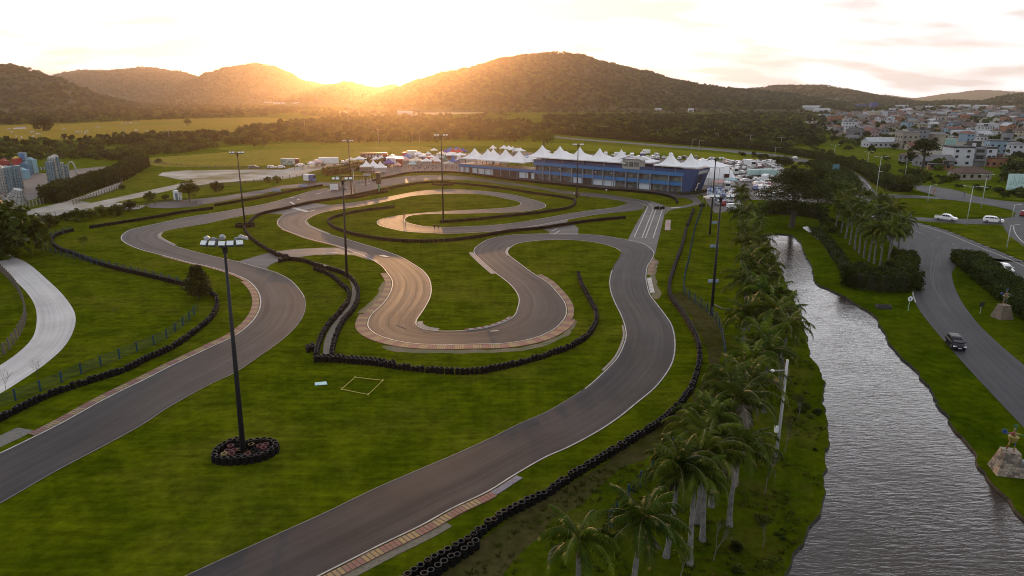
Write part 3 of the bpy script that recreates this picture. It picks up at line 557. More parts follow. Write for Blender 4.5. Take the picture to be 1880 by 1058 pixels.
line(spline(GG([(1580,328),(1596,342),(1600,352)]), False, 1), 0, 0.25, 0.05, lb='white line on the far road bend')
line(spline(GG([(1676,520),(1676,540),(1681,556)]), False, 1), 0, 0.25, 0.05, lb='short white line at the edge of the access road')
line(spline(GG([(1680,425),(1730,440),(1790,468)]), False, 1), 0, 0.13, 0.05, dash=(3, 4), lb='dashed line on the diagonal road')
line(wnl, -1.0, 0.15, 0.05, .55, .95, lb='edge line of the far road'); line(wnr, 0.5, 0.15, 0.05, .4, .95, lb='near edge line of the far road')
line(spline(GG([(1726,366),(1680,359.5),(1620,357.5)]), False, 1), 0, 0.3, 0.05, lb='kerb line of the roundabout', name='edge_line')
# (worn path) between the double tyre wall, kerbstones of the roads
line(spline(GG([(566,480),(600,489),(630,499),(646,513),(652,530),(650,550),(638,570),(622,590),(608,612),(602,632),(601,652)]), False, 1), 0, 1.1, 0.024, name='worn_path', lb='pale strip of earth between two tyre walls', m=mat('earth_path', (0.19, 0.165, 0.14), 0.9, (0.12, 0.10, 0.08), 1))
tag(link('skid_mark', None), None) if False else None
b = MB()
for pts in ([(1722,465),(1716,490),(1714,510),(1720,540),(1735,565)], [(1722,540),(1733,556),(1744,572)], [(1712,478),(1708,500),(1712,528)], [(727,596),(734,599),(741,601),(745,603)], [(775,608),(783,610),(792,611)]):
    ribbon(b, spline(GG(pts), False, 1), -0.1, 0.12, 0.056)
tag(link('skid_mark', b.mesh('skid_mark', mat('rubber_mark', (0.018, 0.017, 0.019), 0.7))), 'dark tyre marks on the asphalt', 'marking', kind='structure')
# roundabout lawns
sheet('roundabout_lawn', [(1612,364.6),(1671,365.5),(1735,368.3),(1799,376),(1842,384.5),(1861,393),(1858,399),(1831,400.5),(1778,399.5),(1693,394.5),(1640,391),(1618,380)], M_GRASS, 0.12, 'mown grass island of the roundabout', step=2)
sheet('traffic_island', [(1671.5,405.2),(1714,408.5),(1778,412.5),(1837,413.6),(1844,421),(1852,433.5),(1880,453.5),(1950,495),(2000,530),(1880,480.5),(1842,464.5),(1778,439),(1735,422)], M_GRASS, 0.12, 'triangular grass traffic island', closed_spline=False)
# ---------------------------------------------------------------- vegetation
RND = random.Random(7)
def leaf_mat(name, a, b_, tip=None, info=0.25, trans=0.35, sc=0.6):
    m, t, bs = nmat(name); n = t.nodes.new; l = t.links.new
    bs.inputs['Roughness'].default_value = 0.6; bs.inputs['Specular IOR Level'].default_value = 0.12
    g = n('ShaderNodeNewGeometry'); oi = n('ShaderNodeObjectInfo')
    nz = n('ShaderNodeTexNoise'); nz.inputs['Scale'].default_value = sc; nz.inputs['Detail'].default_value = 5; l(g.outputs['Position'], nz.inputs['Vector'])
    mr = n('ShaderNodeMapRange'); mr.inputs[1].default_value = 0.32; mr.inputs[2].default_value = 0.68; l(nz.outputs['Fac'], mr.inputs[0])
    mx = n('ShaderNodeMixRGB'); l(mr.outputs[0], mx.inputs[0]); mx.inputs[1].default_value = (*a, 1); mx.inputs[2].default_value = (*b_, 1); o = mx.outputs[0]
    if tip:
        n2 = n('ShaderNodeTexNoise'); n2.inputs['Scale'].default_value = 1.7; n2.inputs['Detail'].default_value = 3; l(g.outputs['Position'], n2.inputs['Vector'])
        m2 = n('ShaderNodeMapRange'); m2.inputs[1].default_value = 0.60; m2.inputs[2].default_value = 0.72; l(n2.outputs['Fac'], m2.inputs[0])
        x2 = n('ShaderNodeMixRGB'); l(m2.outputs[0], x2.inputs[0]); l(o, x2.inputs[1]); x2.inputs[2].default_value = (*tip, 1); o = x2.outputs[0]
    hs = n('ShaderNodeHueSaturation'); m3 = n('ShaderNodeMapRange'); m3.inputs[3].default_value = 1-info; m3.inputs[4].default_value = 1+info; l(oi.outputs['Random'], m3.inputs[0]); l(m3.outputs[0], hs.inputs['Value'])
    m4 = n('ShaderNodeMath'); m4.operation = 'MULTIPLY_ADD'; m4.inputs[1].default_value = -7.31; m4.inputs[2].default_value = 0; l(oi.outputs['Random'], m4.inputs[0])
    m5 = n('ShaderNodeMath'); m5.operation = 'FRACT'; l(m4.outputs[0], m5.inputs[0]); m6 = n('ShaderNodeMapRange'); m6.inputs[3].default_value = 0.475; m6.inputs[4].default_value = 0.515; l(m5.outputs[0], m6.inputs[0]); l(m6.outputs[0], hs.inputs['Hue'])
    l(o, hs.inputs['Color']); l(hs.outputs[0], bs.inputs['Base Color'])
    tr = n('ShaderNodeBsdfTranslucent'); l(hs.outputs[0], tr.inputs['Color']); ms = n('ShaderNodeMixShader'); ms.inputs[0].default_value = trans
    l(bs.outputs[0], ms.inputs[1]); l(tr.outputs[0], ms.inputs[2]); l(ms.outputs[0], t.nodes['Material Output'].inputs['Surface']); return m
M_LEAF = leaf_mat('broad_leaves', (0.014, 0.030, 0.002), (0.072, 0.098, 0.008), info=0.6)
M_LEAFD = leaf_mat('dark_leaves', (0.007, 0.015, 0.0015), (0.030, 0.044, 0.005))
M_HEDGE = leaf_mat('hedge_leaves', (0.008, 0.018, 0.001), (0.042, 0.062, 0.004), info=0.15)
M_PALM = leaf_mat('palm_fronds', (0.012, 0.030, 0.0015), (0.075, 0.110, 0.006), (0.26, 0.22, 0.07), info=0.3, trans=0.25)  # random tan and bright green patches stand in for light on the fronds
M_DEAD = mat('dead_frond', (0.17, 0.14, 0.11), 0.9, (0.10, 0.085, 0.07), 3)
M_BARK = mat('bark', (0.055, 0.045, 0.035), 0.9, (0.03, 0.025, 0.02), 3, bump=0.02)
M_PTRUNK = mat('palm_trunk', (0.17, 0.165, 0.155), 0.9, (0.07, 0.068, 0.06), 2.2, bump=0.02, contrast=0.18)
M_SHAFT = mat('crownshaft', (0.07, 0.075, 0.02), 0.6, (0.10, 0.05, 0.02), 1.2)
M_TWIG = mat('bare_twigs', (0.13, 0.12, 0.10), 0.9, (0.08, 0.07, 0.06), 3)
def rdir(r):
    z = r.uniform(-1, 1); a = r.uniform(0, 6.2832); s = math.sqrt(1-z*z); return Vector((s*math.cos(a), s*math.sin(a), z))
def leaves(b, c, rad, n, size, r, mi=0, flat=0.0):
    for _ in range(n):
        d = rdir(r); k = r.random()**0.35; p = Vector((c[0]+d.x*rad[0]*k, c[1]+d.y*rad[1]*k, c[2]+d.z*rad[2]*k))
        q = (d*0.8+rdir(r)*0.9+Vector((0, 0, 0.4))).normalized(); u = q.cross(rdir(r)).normalized(); v = q.cross(u); s = size*r.uniform(.6, 1.3)
        u *= s; v *= s*r.uniform(.45, .8); b.add([p-u, p-v*.9, p+u, p+v*.9], [(0, 1, 2, 3)], mi)
def crown_mesh(name, seed, R_, Hc, z0, clumps, per, size, m, core=True):
    """crown of many leaf clumps spread through an uneven ellipsoid"""
    r = random.Random(seed); b = MB()
    for i in range(clumps):
        d = rdir(r); d.z = abs(d.z)*1.0 - 0.35 if r.random() < .8 else d.z; k = r.uniform(.35, 1.0)
        c = (d.x*R_*k*r.uniform(.8, 1.12), d.y*R_*k*r.uniform(.8, 1.12), z0+Hc*.5+d.z*Hc*.5*k)
        rr = R_*r.uniform(.20, .38); leaves(b, c, (rr, rr, rr*.7), per, size, r)
    return b.mesh(name, m)
def trunk_mesh(name, seed, h, r0, limbs, z1, spread, m=None):
    r = random.Random(seed); b = MB(); top = h
    b.tube([(0, 0, -.1), (r.uniform(-.1, .1)*r0*3, 0, h*.35), (r.uniform(-1, 1)*r0, r.uniform(-1, 1)*r0, h*.7), (0, 0, top)], [r0*1.25, r0, r0*.75, r0*.25], 7)
    for i in range(limbs):
        a = 6.283*i/limbs+r.uniform(-.4, .4); zz = z1+(h-z1)*r.random()*.7; s = spread*r.uniform(.6, 1)
        b.tube([(0, 0, zz), (math.cos(a)*s*.5, math.sin(a)*s*.5, zz+s*.35), (math.cos(a)*s, math.sin(a)*s, zz+s*.55)], [r0*.45, r0*.3, r0*.1], 5)
    return b.mesh(name, m or M_BARK)
# prototypes: (trunk mesh, crown mesh); heights about 7 m
TREES = {
 'round': (trunk_mesh('tree_trunk', 1, 4.4, .22, 5, 1.6, 2.0), crown_mesh('tree_crown', 11, 3.1, 5.6, .9, 90, 46, .23, M_LEAF)),
 'wide': (trunk_mesh('tree_trunk', 2, 5.0, .30, 7, 2.0, 3.0), crown_mesh('tree_crown', 12, 4.3, 5.4, 1.4, 110, 44, .25, M_LEAF)),
 'tall': (trunk_mesh('tree_trunk', 3, 6.2, .20, 5, 2.5, 1.6), crown_mesh('tree_crown', 13, 2.2, 6.0, 2.0, 56, 44, .23, M_LEAFD)),
 'bush': (trunk_mesh('tree_trunk', 4, 1.4, .10, 5, .2, .9), crown_mesh('tree_crown', 14, 1.5, 2.4, -.1, 42, 40, .16, M_LEAF)),
 'far': (None, crown_mesh('tree_crown', 15, 3.4, 5.6, .5, 34, 15, .62, M_LEAF)),
 'fard': (None, crown_mesh('tree_crown', 16, 3.0, 6.8, .6, 34, 15, .60, M_LEAFD)),
 'farw': (None, crown_mesh('tree_crown', 17, 4.6, 4.8, .8, 40, 15, .66, M_LEAF)),
}
def tree(kind, p, s, label, group=None, rz=None, name='tree', cat='tree', sz=None):
    tk, cr = TREES[kind]; t = thing(name, label, cat, p, RND.uniform(0, 6) if rz is None else rz, group, (s, s, sz or s))
    if tk: link('trunk', tk, t)
    link('crown', cr, t); return t
PX = lambda x, y: G(x, y)
def hpx(base, top_y):
    """height in metres of something standing at pixel `base` whose top is at pixel row top_y"""
    p = G(*base); v = (529-top_y)/F; return H - p.y*(ST-v*CT)/(CT+v*ST)
# --- palms
def palm_crown(seed, nf=18, Lf=3.5):
    r = random.Random(seed); b = MB()
    b.tube([(0, 0, -1.25), (0, 0, -.6), (0, 0, .15)], [.13, .16, .08], 8, 1)
    for i in range(nf):
        a = 2.4*i+r.uniform(-.25, .25); e0 = R(82-70*(i/nf)**.8)+r.uniform(-.08, .08); ln = Lf*r.uniform(.85, 1.1)*(0.8 if i < 3 else 1)
        pts = []; p = Vector((0, 0, 0)); e = e0; seg = 11
        for k in range(seg+1):
            pts.append(p.copy()); e -= (0.10+0.045*k*.35)*(1.0 if i > 2 else .55); p = p+Vector((math.cos(a)*math.cos(e), math.sin(a)*math.cos(e), math.sin(e)))*(ln/seg)
        b.tube(pts, [.035-.028*k/seg for k in range(seg+1)], 3, 1 if i % 5 else 0, cap=False)
        side = Vector((-math.sin(a), math.cos(a), 0))
        for k in range(34):
            u = .10+.9*k/33; f = u*seg; q = min(int(f), seg-1); pp = pts[q].lerp(pts[q+1], f-q); tg = (pts[q+1]-pts[q]).normalized()
            ll = .72*math.sin(math.pi*(.16+.80*u))**.7*r.uniform(.6, 1.3)
            up = side.cross(tg)
            for sg_ in (1, -1):
                dr = (side*sg_*.85+tg*(.40+.4*u)+up*r.uniform(-.1, .35)-Vector((0, 0, .30+.25*r.random()))).normalized()
                w = tg*.036
                mid = pp+dr*ll*.55; tip = pp+dr*ll+Vector((0, 0, -.22*ll))
                b.add([pp-w, pp+w, mid+w*1.1, tip, mid-w*1.1], [(0, 1, 2, 3, 4)], 2 if (i == nf-1 and seed % 2) else 0)
    return b.mesh('palm_crown', [M_PALM, M_SHAFT, M_DEAD])
def palm_trunk(seed, h):
    r = random.Random(seed); b = MB(); P = []; rr = []
    bx_, by_ = r.uniform(-.15, .15), r.uniform(-.15, .15)
    for k in range(13):
        u = k/12; P.append((bx_*math.sin(u*3.1), by_*math.sin(u*3.1), -.1+(h-1.1)*u)); rr.append((.23-.09*u)*(1+.35*max(0, .12-u)/.12)+(.012 if k % 2 else 0))
    b.tube(P, rr, 9, 0, cap=False); return b.mesh('palm_trunk', M_PTRUNK)
def dead_mesh(seed):
    r = random.Random(seed); b = MB()
    for k in range(16):
        a = r.uniform(-.6, .6)+seed; d = Vector((math.cos(a), math.sin(a), 0)); p0 = Vector((0, 0, -1.0)); s = r.uniform(.5, 1.1)
        p1 = p0+d*s*.6+Vector((0, 0, .1)); p2 = p0+d*s*1.1+Vector((0, 0, -.5*s)); w = Vector((-d.y, d.x, 0))*.05
        b.add([p0-w*.4, p0+w*.4, p1+w, p2, p1-w], [(0, 1, 2, 3, 4)])
    return b.mesh('dead_frond', M_DEAD)
PCR = [palm_crown(s) for s in (1, 2, 3, 4, 5)]; PTR = [palm_trunk(s, 8.0) for s in (1, 2, 3)]; PDD = [dead_mesh(s) for s in (1, 3)]
def palm(p, h, label, group, k, s=1.0, dead=False):
    t = thing('palm_tree', label, 'palm', p, RND.uniform(0, 6.28), group)
    t.rotation_euler = (RND.uniform(-.05, .05), RND.uniform(-.05, .05), t.rotation_euler.z)
    tr = link('trunk', PTR[k % 3], t); tr.scale = (s, s, (h)/8.0)
    c = link('crown', PCR[k % 5], t, (0, 0, h), RND.uniform(0, 6.28)); c.scale = (s, s, s); c.rotation_euler.x = RND.uniform(-.2, .2); c.rotation_euler.y = RND.uniform(-.2, .2); s2 = RND.uniform(.95, 1.28); c.scale = (s2, s2, s2*RND.uniform(.85, 1.15))
    if dead: d = link('dead_frond', PDD[k % 2], t, (0, 0, h)); d.scale = (1.2, 1.2, 1.2)
    return t
# the river row: (x, y) of the crown centre, crown height
ROW = [(1062,975,7.2),(1185,940,7.8),(1232,846,8.0),(1268,862,7.8),(1283,795,8.0),(1305,830,7.6),(1330,770,8),(1343,812,7.4),(1310,748,7.8),(1352,725,7.6),(1362,742,7.5),(1350,688,7.8),(1368,704,7.6),(1398,648,7.8),(1418,636,7.6),(1392,612,7.8),(1440,600,7.8),(1418,575,7.8),(1385,575,7.4),(1446,572,7.3),(1402,543,7.8),(1430,545,7.4),(1378,528,7.6),(1408,515,7.6),(1388,495,7.6),(1410,486,7.2),(1374,474,7.4),(1396,463,7.2),(1372,445,7.2),(1390,436,7.0),(1370,420,7.0),(1382,408,7.0),(1362,392,6.8),(1378,384,6.8),(1364,368,6.6),(1360,352,6.6)]
_row = sorted(range(len(ROW)), key=lambda i: -ROW[i][1])
for n_i, i in enumerate(_row):
    x, y, h = ROW[i]; p = G(x, y, h); p.z = 0; p.x += RND.uniform(-.5, .5); h += RND.uniform(-.7, .5)
    palm(p, h, f'royal palm with pale trunk on the river bank, {nth(n_i)} nearest to the camera', 'royal palms along the left bank of the river', i, 1.0 if y > 500 else 1.0, dead=(i in (1, 2, 5, 8)))
AVE = [(1535,418),(1543,428),(1552,438),(1560,449),(1569,458),(1577,466),(1586,474),(1595,480),(1605,484),(1616,487),(1629,488),(1646,486),(1562,415),(1575,425),(1590,436),(1603,446),(1618,456),(1634,468),(1650,462),(1540,400),(1555,392),(1580,402),(1610,420),(1632,440)]
for i, (x, y) in enumerate(AVE):
    palm(G(x, y), RND.uniform(5.9, 7.2), f'palm on the river side of the avenue, {nth(i)} from the far end' if i < 12 else f'palm inside the dense avenue, {nth(i-12)} of its inner trees', 'palms of the dense avenue beside the road', i, .95)
# --- individual trees
big = G(1453, 417); t = thing('spreading_tree', 'big dark spreading tree with flat layered crown near the head of the river', 'tree', big)
b = MB(); b.tube([(0, 0, -.2), (.2, 0, 4), (-.2, .1, 8), (0, 0, 12.5)], [.85, .62, .5, .15], 9)
for k in range(11):
    a = k*2.1; z = 5.5+k*.6; s = 5.2-.1*k; b.tube([(0, 0, z), (math.cos(a)*s*.5, math.sin(a)*s*.5, z+1.0), (math.cos(a)*s, math.sin(a)*s, z+1.6)], [.26, .16, .05], 5)
link('trunk', b.mesh('trunk', M_BARK), t)
b = MB(); r_ = random.Random(5)
for k in range(250):
    a = r_.uniform(0, 6.28); z = r_.choice([5.6, 7.4, 8.8, 10.6, 12.2, 13.8])+r_.uniform(-.5, .5); Rm = {0: 7.2, 1: 9.6, 2: 9.8, 3: 8.4, 4: 6.2, 5: 3.8}[min(5, int((z-4.9)/1.65))]; rr = Rm*math.sqrt(r_.random())
    leaves(b, (math.cos(a)*rr, math.sin(a)*rr, z), (1.8, 1.8, .7), 70, .20, r_)
link('crown', b.mesh('crown', M_LEAFD), t)
INDIV = [('round', (348,368), 331, 'round leafy tree beside the white cabin'), ('bush', (398,352), 331, 'small dark tree right of the round leafy tree'),
 ('wide', (998,272), 238, 'broad round tree standing alone behind the tents'), ('bush', (80,240), 209, 'huge round bush in the far yellow field'), ('round', (345,232), 218, 'small lone tree in the middle of the yellow field'),
 ('wide', (1668,352), 318, 'spreading bush at the end of the roadside hedge'), ('bush', (508,336), 321, 'low dark bush beside the gravel lot fence'), ('bush', (492,335), 323, 'lower left bush of the pair by the gravel lot'),
 ('bush', (2,478), 352, 'dense dark green tree mass cut by the left edge of the picture'), ('bush', (-22,445), 345, 'broad bushy tree at the left edge behind the dense one'), ('bush', (-8,462), 395, 'dark undergrowth below the trees at the left edge'), ('bush', (20,446), 396, 'dark shrub just right of the left edge trees'), ('bush', (38,432), 398, 'dark leafy shrub right of the left edge trees'), ('bush', (62,425), 396, 'round dark shrub second from the left edge trees'),
 ('round', (25,432), 385, 'bushy tree at the left end of the blue fence'), ('tall', (1455,330), 302, 'dark tree behind the far road'), ('round', (1500,385), 330, 'dark tree under the far road bend'),
 ('round', (1520,372), 325, 'tree between the palm avenue and the far road'), ('wide', (1545,368), 328, 'broad tree at the inside of the far road bend'), ('round', (1487,352), 318, 'tree behind the spreading tree'),
 ('wide', (1435,312), 285, 'wide tree on the bank above the parked cars'), ('wide', (1410,395), 368, 'low wide tree in front of the parked cars'), ('round', (1395,402), 380, 'small tree left of the spreading tree trunk'),
 ('wide', (1500,330), 304, 'bushy tree along the far road embankment'), ('tall', (1625,352), 322, 'narrow tree in the roadside hedge')]
for k, b_, ty, lb in INDIV:
    hgt = hpx(b_, ty); base = {'round': 6.5, 'wide': 6.8, 'tall': 8.0, 'bush': 2.3}[k]; tree(k, G(*b_), hgt/base, lb)
# tall town tree, pine, near sapling
def custom_tree(nm, lb, p, tr, cr): t = thing(nm, lb, 'tree', p); link('trunk', tr, t); link('crown', cr, t); return t
h_ = hpx((1692,320), 250); custom_tree('umbrella_tree', 'tall tree with bare trunk and dark rounded crown in front of the town', G(1692, 320), trunk_mesh('trunk', 9, h_*.85, .5, 6, h_*.5, 4), crown_mesh('crown', 21, 5.2, h_*.5, h_*.5, 60, 60, .4, M_LEAFD))
r_ = random.Random(8); b = MB()
for k in range(17):
    z = .9+k*.29; rad = 2.7*(1-abs(k/17-.3)*1.05)
    for j in range(8):
        a = r_.uniform(0, 6.28); c = (math.cos(a)*rad*.62, math.sin(a)*rad*.62, z); leaves(b, c, (rad*.42, rad*.42, .30), 60, .12, r_)
custom_tree('pine_tree', 'dark conical pine tree growing behind the tyre wall of the left hairpin', G(366, 549), trunk_mesh('trunk', 31, 5.6, .16, 4, 1, 1.4), b.mesh('crown', M_LEAFD))
def bare(seed, h, spread, lv=0, m=None, rad=.07, par=None):
    r = random.Random(seed); b = MB(); lb_ = MB()
    def go(p, d, ln, rr, dep):
        q = p+d*ln; b.tube([p, (p+q)/2+rdir(r)*ln*.06, q], [rr, rr*.8, rr*.6], 4, 0, cap=False)
        if dep == 0:
            if lv: leaves(lb_, q, (.35, .35, .3), lv, .07, r, 0)
            return
        for _ in range(3 if dep > 1 else 3): go(q, (d+rdir(r)*spread+Vector((0, 0, .12))).normalized(), ln*r.uniform(.6, .85), rr*.58, dep-1)
    go(Vector((0, 0, -.1)), Vector((.1, 0, 1)).normalized(), h*.34, rad, 4); link('branches', b.mesh('branches', m or M_TWIG), par)
    if lv: link('foliage', lb_.mesh('foliage', M_LEAF), par)
for i, (x, y, h, lv, lb) in enumerate([(1402,908,3.8,2,'bare pale shrub leaning over the bank below the white camera pole'),(1310,1030,3.2,2,'leafless bush between the palms and the river near the bottom edge'),(1440,830,3.4,6,'thin half-bare shrub right of the white camera pole'),(1400,1005,2.6,8,'sparse yellowish shrub near the river bottom'),(1465,770,2.6,8,'thin scrubby sapling on the river bank'),(1250,1060,2.2,6,'low leafless bush at the bottom edge'),
  (155,470,4.4,14,'thin airy sapling beside the tyre wall of the left hairpin'),(12,728,3.4,0,'bare dark sapling at the lower left gravel bend'),(70,703,2.6,0,'small bare sapling beside the gravel bend'),(210,580,1.6,0,'tiny bare sapling in the left meadow'),(62,470,2.4,0,'tiny leafless sapling in the grass near the left tree')]):
    t = thing('bare_shrub', lb, 'shrub', G(x, y)); bare(40+i, h, .42 if i < 6 else .5, lv, M_TWIG if i < 6 else M_BARK, .05 if i < 6 else .03, t)
# bushes along the gravel lane
for i, (x, y, ty) in enumerate([(144,406,386),(168,402,386),(188,397,380),(215,396,378),(240,387,370),(92,417,396),(72,422,404),(122,405,392),(48,428,398),(33,420,392),(277,368,354),(305,367,358),(225,348,340),(292,300,292)]):
    s = hpx((x, y), ty)/2.3; tree("bush", G(x, y), s*1.3, f'round green bush along the blue-posted lane, {nth(i)} of the scattered row', 'round bushes along the gravel lane', name='bush', cat='bush')
# hedges: a bumpy solid heart wrapped in leaves
def hedge(pts, w, h, label, m=None, dens=38, size=.17, seed=0, name='hedge', group=None):
    r = random.Random(seed+3); P = spline(GG(pts), False, 1.0); b = MB(); A = offs(P, w*.27); C = offs(P, -w*.27)
    k0 = 1 if len(P) > 5 else 0
    for i in range(k0, len(P)-1-k0):
        hh = h*(.70+.10*noise.noise(P[i]*.3)); h2 = h*(.70+.10*noise.noise(P[i+1]*.3))
        a, c, d, e = A[i], C[i], C[i+1], A[i+1]; Z = Vector((0, 0, 1)); k = .8
        b.add([a, c, c.lerp(a, .12)+Z*hh, a.lerp(c, .12)+Z*hh, e, d, d.lerp(e, .12)+Z*h2, e.lerp(d, .12)+Z*h2], [(0, 3, 7, 4), (3, 2, 6, 7), (2, 1, 5, 6)] + ([(0, 1, 2, 3)] if i == k0 else []) + ([(4, 7, 6, 5)] if i == len(P)-2-k0 else []), 1)
    L_ = sum((q-p).length for p, q in zip(P, P[1:])); n = int(L_*(w+2*h)*dens*.25)
    for _ in range(n):
        u = r.random()*(len(P)-1.001); i = int(u); p = P[i].lerp(P[i+1], u-i); t_ = (P[i+1]-P[i]).normalized(); s_ = Vector((-t_.y, t_.x, 0))
        g = r.random(); hv = h*(1+.22*noise.noise(p*.35+Vector((0, 0, seed)))+.1*noise.noise(p*1.3)); ww = w*(1+.2*noise.noise(p*.5+Vector((5, 0, 0))))
        if g < w/(w+2*h): q = p+s_*r.uniform(-.5, .5)*ww+Vector((0, 0, hv*r.uniform(.86, 1.05)))
        else: q = p+s_*(.5 if g > .5+w/(w+2*h)/2 else -.5)*ww*r.uniform(.8, 1.08)+Vector((0, 0, hv*r.random()))
        leaves(b, q, (.25, .25, .2), 3, size, r, 0)
    for pe, pn in ((P[0], P[1]), (P[-1], P[-2])):
        t_ = (pn-pe).normalized(); s_ = Vector((-t_.y, t_.x, 0))
        for _ in range(int(w*h*dens*.5)): y_ = r.uniform(-.5, .5); leaves(b, pe+s_*y_*w+t_*(1.2*abs(y_)+r.uniform(-.1, .5))+Vector((0, 0, h*.95*r.random())), (.25, .25, .2), 3, size, r, 0)
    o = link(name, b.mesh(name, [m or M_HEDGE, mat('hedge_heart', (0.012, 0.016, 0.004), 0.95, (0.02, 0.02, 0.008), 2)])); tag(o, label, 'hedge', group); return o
hedge([(1771,478),(1800,502),(1838,532),(1880,564),(1950,618)], 5.4, 2.3, 'thick dark green hedge between the access road and the diagonal road', dens=75, size=.17, seed=1)
hedge([(1556,520),(1600,530),(1640,531),(1668,526)], 5.5, 3.3, 'squared dark hedge in front of the palm avenue', seed=2, dens=80)
hedge([(1640,512),(1662,500),(1655,485)], 4.0, 2.8, 'short end of the squared hedge turning toward the palms', seed=3, dens=70)
hedge([(1440,281),(1480,288),(1522,296),(1560,306),(1595,320),(1622,338),(1655,353)], 7.0, 3.2, 'long hedge bordering the outer side of the curving road', dens=18, size=.30, seed=4)
hedge([(1020,246),(1150,257),(1242,264),(1313,269.5),(1400,276),(1436,280)], 8.0, 4.2, 'straight dark hedge behind the far road', dens=8, size=.5, seed=5)
hedge([(92,374),(125,361),(160,349),(200,337),(232,322),(262,305)], 6.5, 5.0, 'tall bushy hedge between the theme park and the gravel lane', dens=24, size=.28, seed=6)
hedge([(598,323),(640,316),(690,306),(712,302)], 4.0, 3.2, 'dark hedge in front of the white truck', dens=14, size=.25, seed=7)
hedge([(1243,357.5),(1275,356),(1302,352)], 1.4, .9, 'low clipped hedge curving at the end of the pit building', dens=30, size=.14, seed=8)
hedge([(1500,304),(1535,320),(1548,335),(1556,352)], 9.0, 2.6, 'overgrown bushes on the inner side of the far road', dens=14, size=.28, seed=9)
hedge([(1494,424),(1514,442),(1534,466),(1550,494),(1560,515)], 2.2, 1.1, 'scrubby plants lining the narrow stream', dens=30, size=.17, seed=10)
hedge([(1395,388),(1430,392),(1478,396),(1510,402)], 5.0, 2.6, 'dark scrub hedge at the head of the river', dens=22, size=.22, seed=11, m=M_LEAFD)
# --- woods: far masses, scattered by geometry nodes from hidden-free prototypes standing in the wood
PROTO = {}
for i, (k, pos) in enumerate([('far', (560,262)), ('fard', (905,250)), ('farw', (1130,242))]):
    t = tree(k, G(*pos), 1.0, ['tree at the near edge of the wood left of the mast', 'dark tree in the wood behind the tents', 'wide tree in the wood behind the far road'][i]); PROTO[k] = [c for c in t.children][0] if t.children else None
    PROTO[k] = next(o for o in COL.objects if o.parent == t and o.name.startswith('crown'))
def scatter(name, pts, protos, smin, smax, label, seed, kind='stuff', cat='woodland'):
    me = bpy.data.meshes.new(name); me.from_pydata([tuple(p) for p in pts], [], []); o = link(name, me); tag(o, label, cat, kind=kind)
    ng = bpy.data.node_groups.new(name, 'GeometryNodeTree'); ng.interface.new_socket('Geometry', in_out='INPUT', socket_type='NodeSocketGeometry'); ng.interface.new_socket('Geometry', in_out='OUTPUT', socket_type='NodeSocketGeometry')
    n = ng.nodes.new; l = ng.links.new; gi = n('NodeGroupInput'); go = n('NodeGroupOutput'); jn = n('GeometryNodeJoinGeometry')
    ri = n('FunctionNodeRandomValue'); ri.data_type = 'INT'; ri.inputs['Min'].default_value = 0; ri.inputs['Max'].default_value = len(protos)-1; ri.inputs['Seed'].default_value = seed
    rs = n('FunctionNodeRandomValue'); rs.data_type = 'FLOAT'; [s for s in rs.inputs if s.name == 'Min' and s.type == 'VALUE'][0].default_value = smin; [s for s in rs.inputs if s.name == 'Max' and s.type == 'VALUE'][0].default_value = smax; rs.inputs['Seed'].default_value = seed+1
    rr = n('FunctionNodeRandomValue'); rr.data_type = 'FLOAT_VECTOR'; v = [s for s in rr.inputs if s.name == 'Max' and s.type == 'VECTOR'][0]; v.default_value = (0, 0, 6.28); [s for s in rr.inputs if s.name == 'Min' and s.type == 'VECTOR'][0].default_value = (0, 0, 0)
    rint = [s for s in ri.outputs if s.type == 'INT'][0]; rflo = [s for s in rs.outputs if s.type == 'VALUE'][0]; rvec = [s for s in rr.outputs if s.type == 'VECTOR'][0]
    for i, pr in enumerate(protos):
        oi = n('GeometryNodeObjectInfo'); oi.transform_space = 'ORIGINAL'; oi.inputs['Object'].default_value = pr; oi.inputs['As Instance'].default_value = True
        cp = n('FunctionNodeCompare'); cp.data_type = 'INT'; cp.operation = 'EQUAL'; ci = [s for s in cp.inputs if s.type == 'INT']; l(rint, ci[0]); ci[1].default_value = i
        ip = n('GeometryNodeInstanceOnPoints'); l(gi.outputs[0], ip.inputs['Points']); l(cp.outputs[0], ip.inputs['Selection']); l(oi.outputs['Geometry'], ip.inputs['Instance'])
        l(rflo, ip.inputs['Scale']); l(rvec, ip.inputs['Rotation']); l(ip.outputs[0], jn.inputs[0])
    l(jn.outputs[0], go.inputs[0]); md = o.modifiers.new('scatter', 'NODES'); md.node_group = ng; return o
def inside(x, y, P):
    c = False; j = len(P)-1
    for i in range(len(P)):
        if (P[i][1] > y) != (P[j][1] > y) and x < (P[j][0]-P[i][0])*(y-P[i][1])/(P[j][1]-P[i][1])+P[i][0]: c = not c
        j = i
    return c
def fill(poly, spacing, seed, thin=0.0, nsc=.01, zf=None):
    P = GG(poly); r = random.Random(seed); x0, x1 = min(p.x for p in P), max(p.x for p in P); y0, y1 = min(p.y for p in P), max(p.y for p in P); res = []
    y = y0
    while y < y1:
        x = x0; sp = spacing*max(1.0, (y/700)**.5)
        while x < x1:
            q = (x+r.uniform(-.5, .5)*sp, y+r.uniform(-.5, .5)*sp)
            if inside(q[0], q[1], P) and noise.noise(Vector((q[0]*nsc, q[1]*nsc, seed))) > thin-.6 and abs(math.atan2(q[0], q[1])) < .80: res.append((q[0], q[1], zf(q) if zf else -.2))
            x += sp
        y += sp
    return res
FARS = [PROTO['far'], PROTO['fard'], PROTO['farw']]
scatter('woodland', fill([(-400,196),(0,191),(200,189),(420,192),(500,197),(560,204),(480,216),(300,221),(140,227),(0,231),(-400,240)], 11, 1, .25), FARS, .8, 1.5, 'dark woods beyond the yellow field on the left', 1)
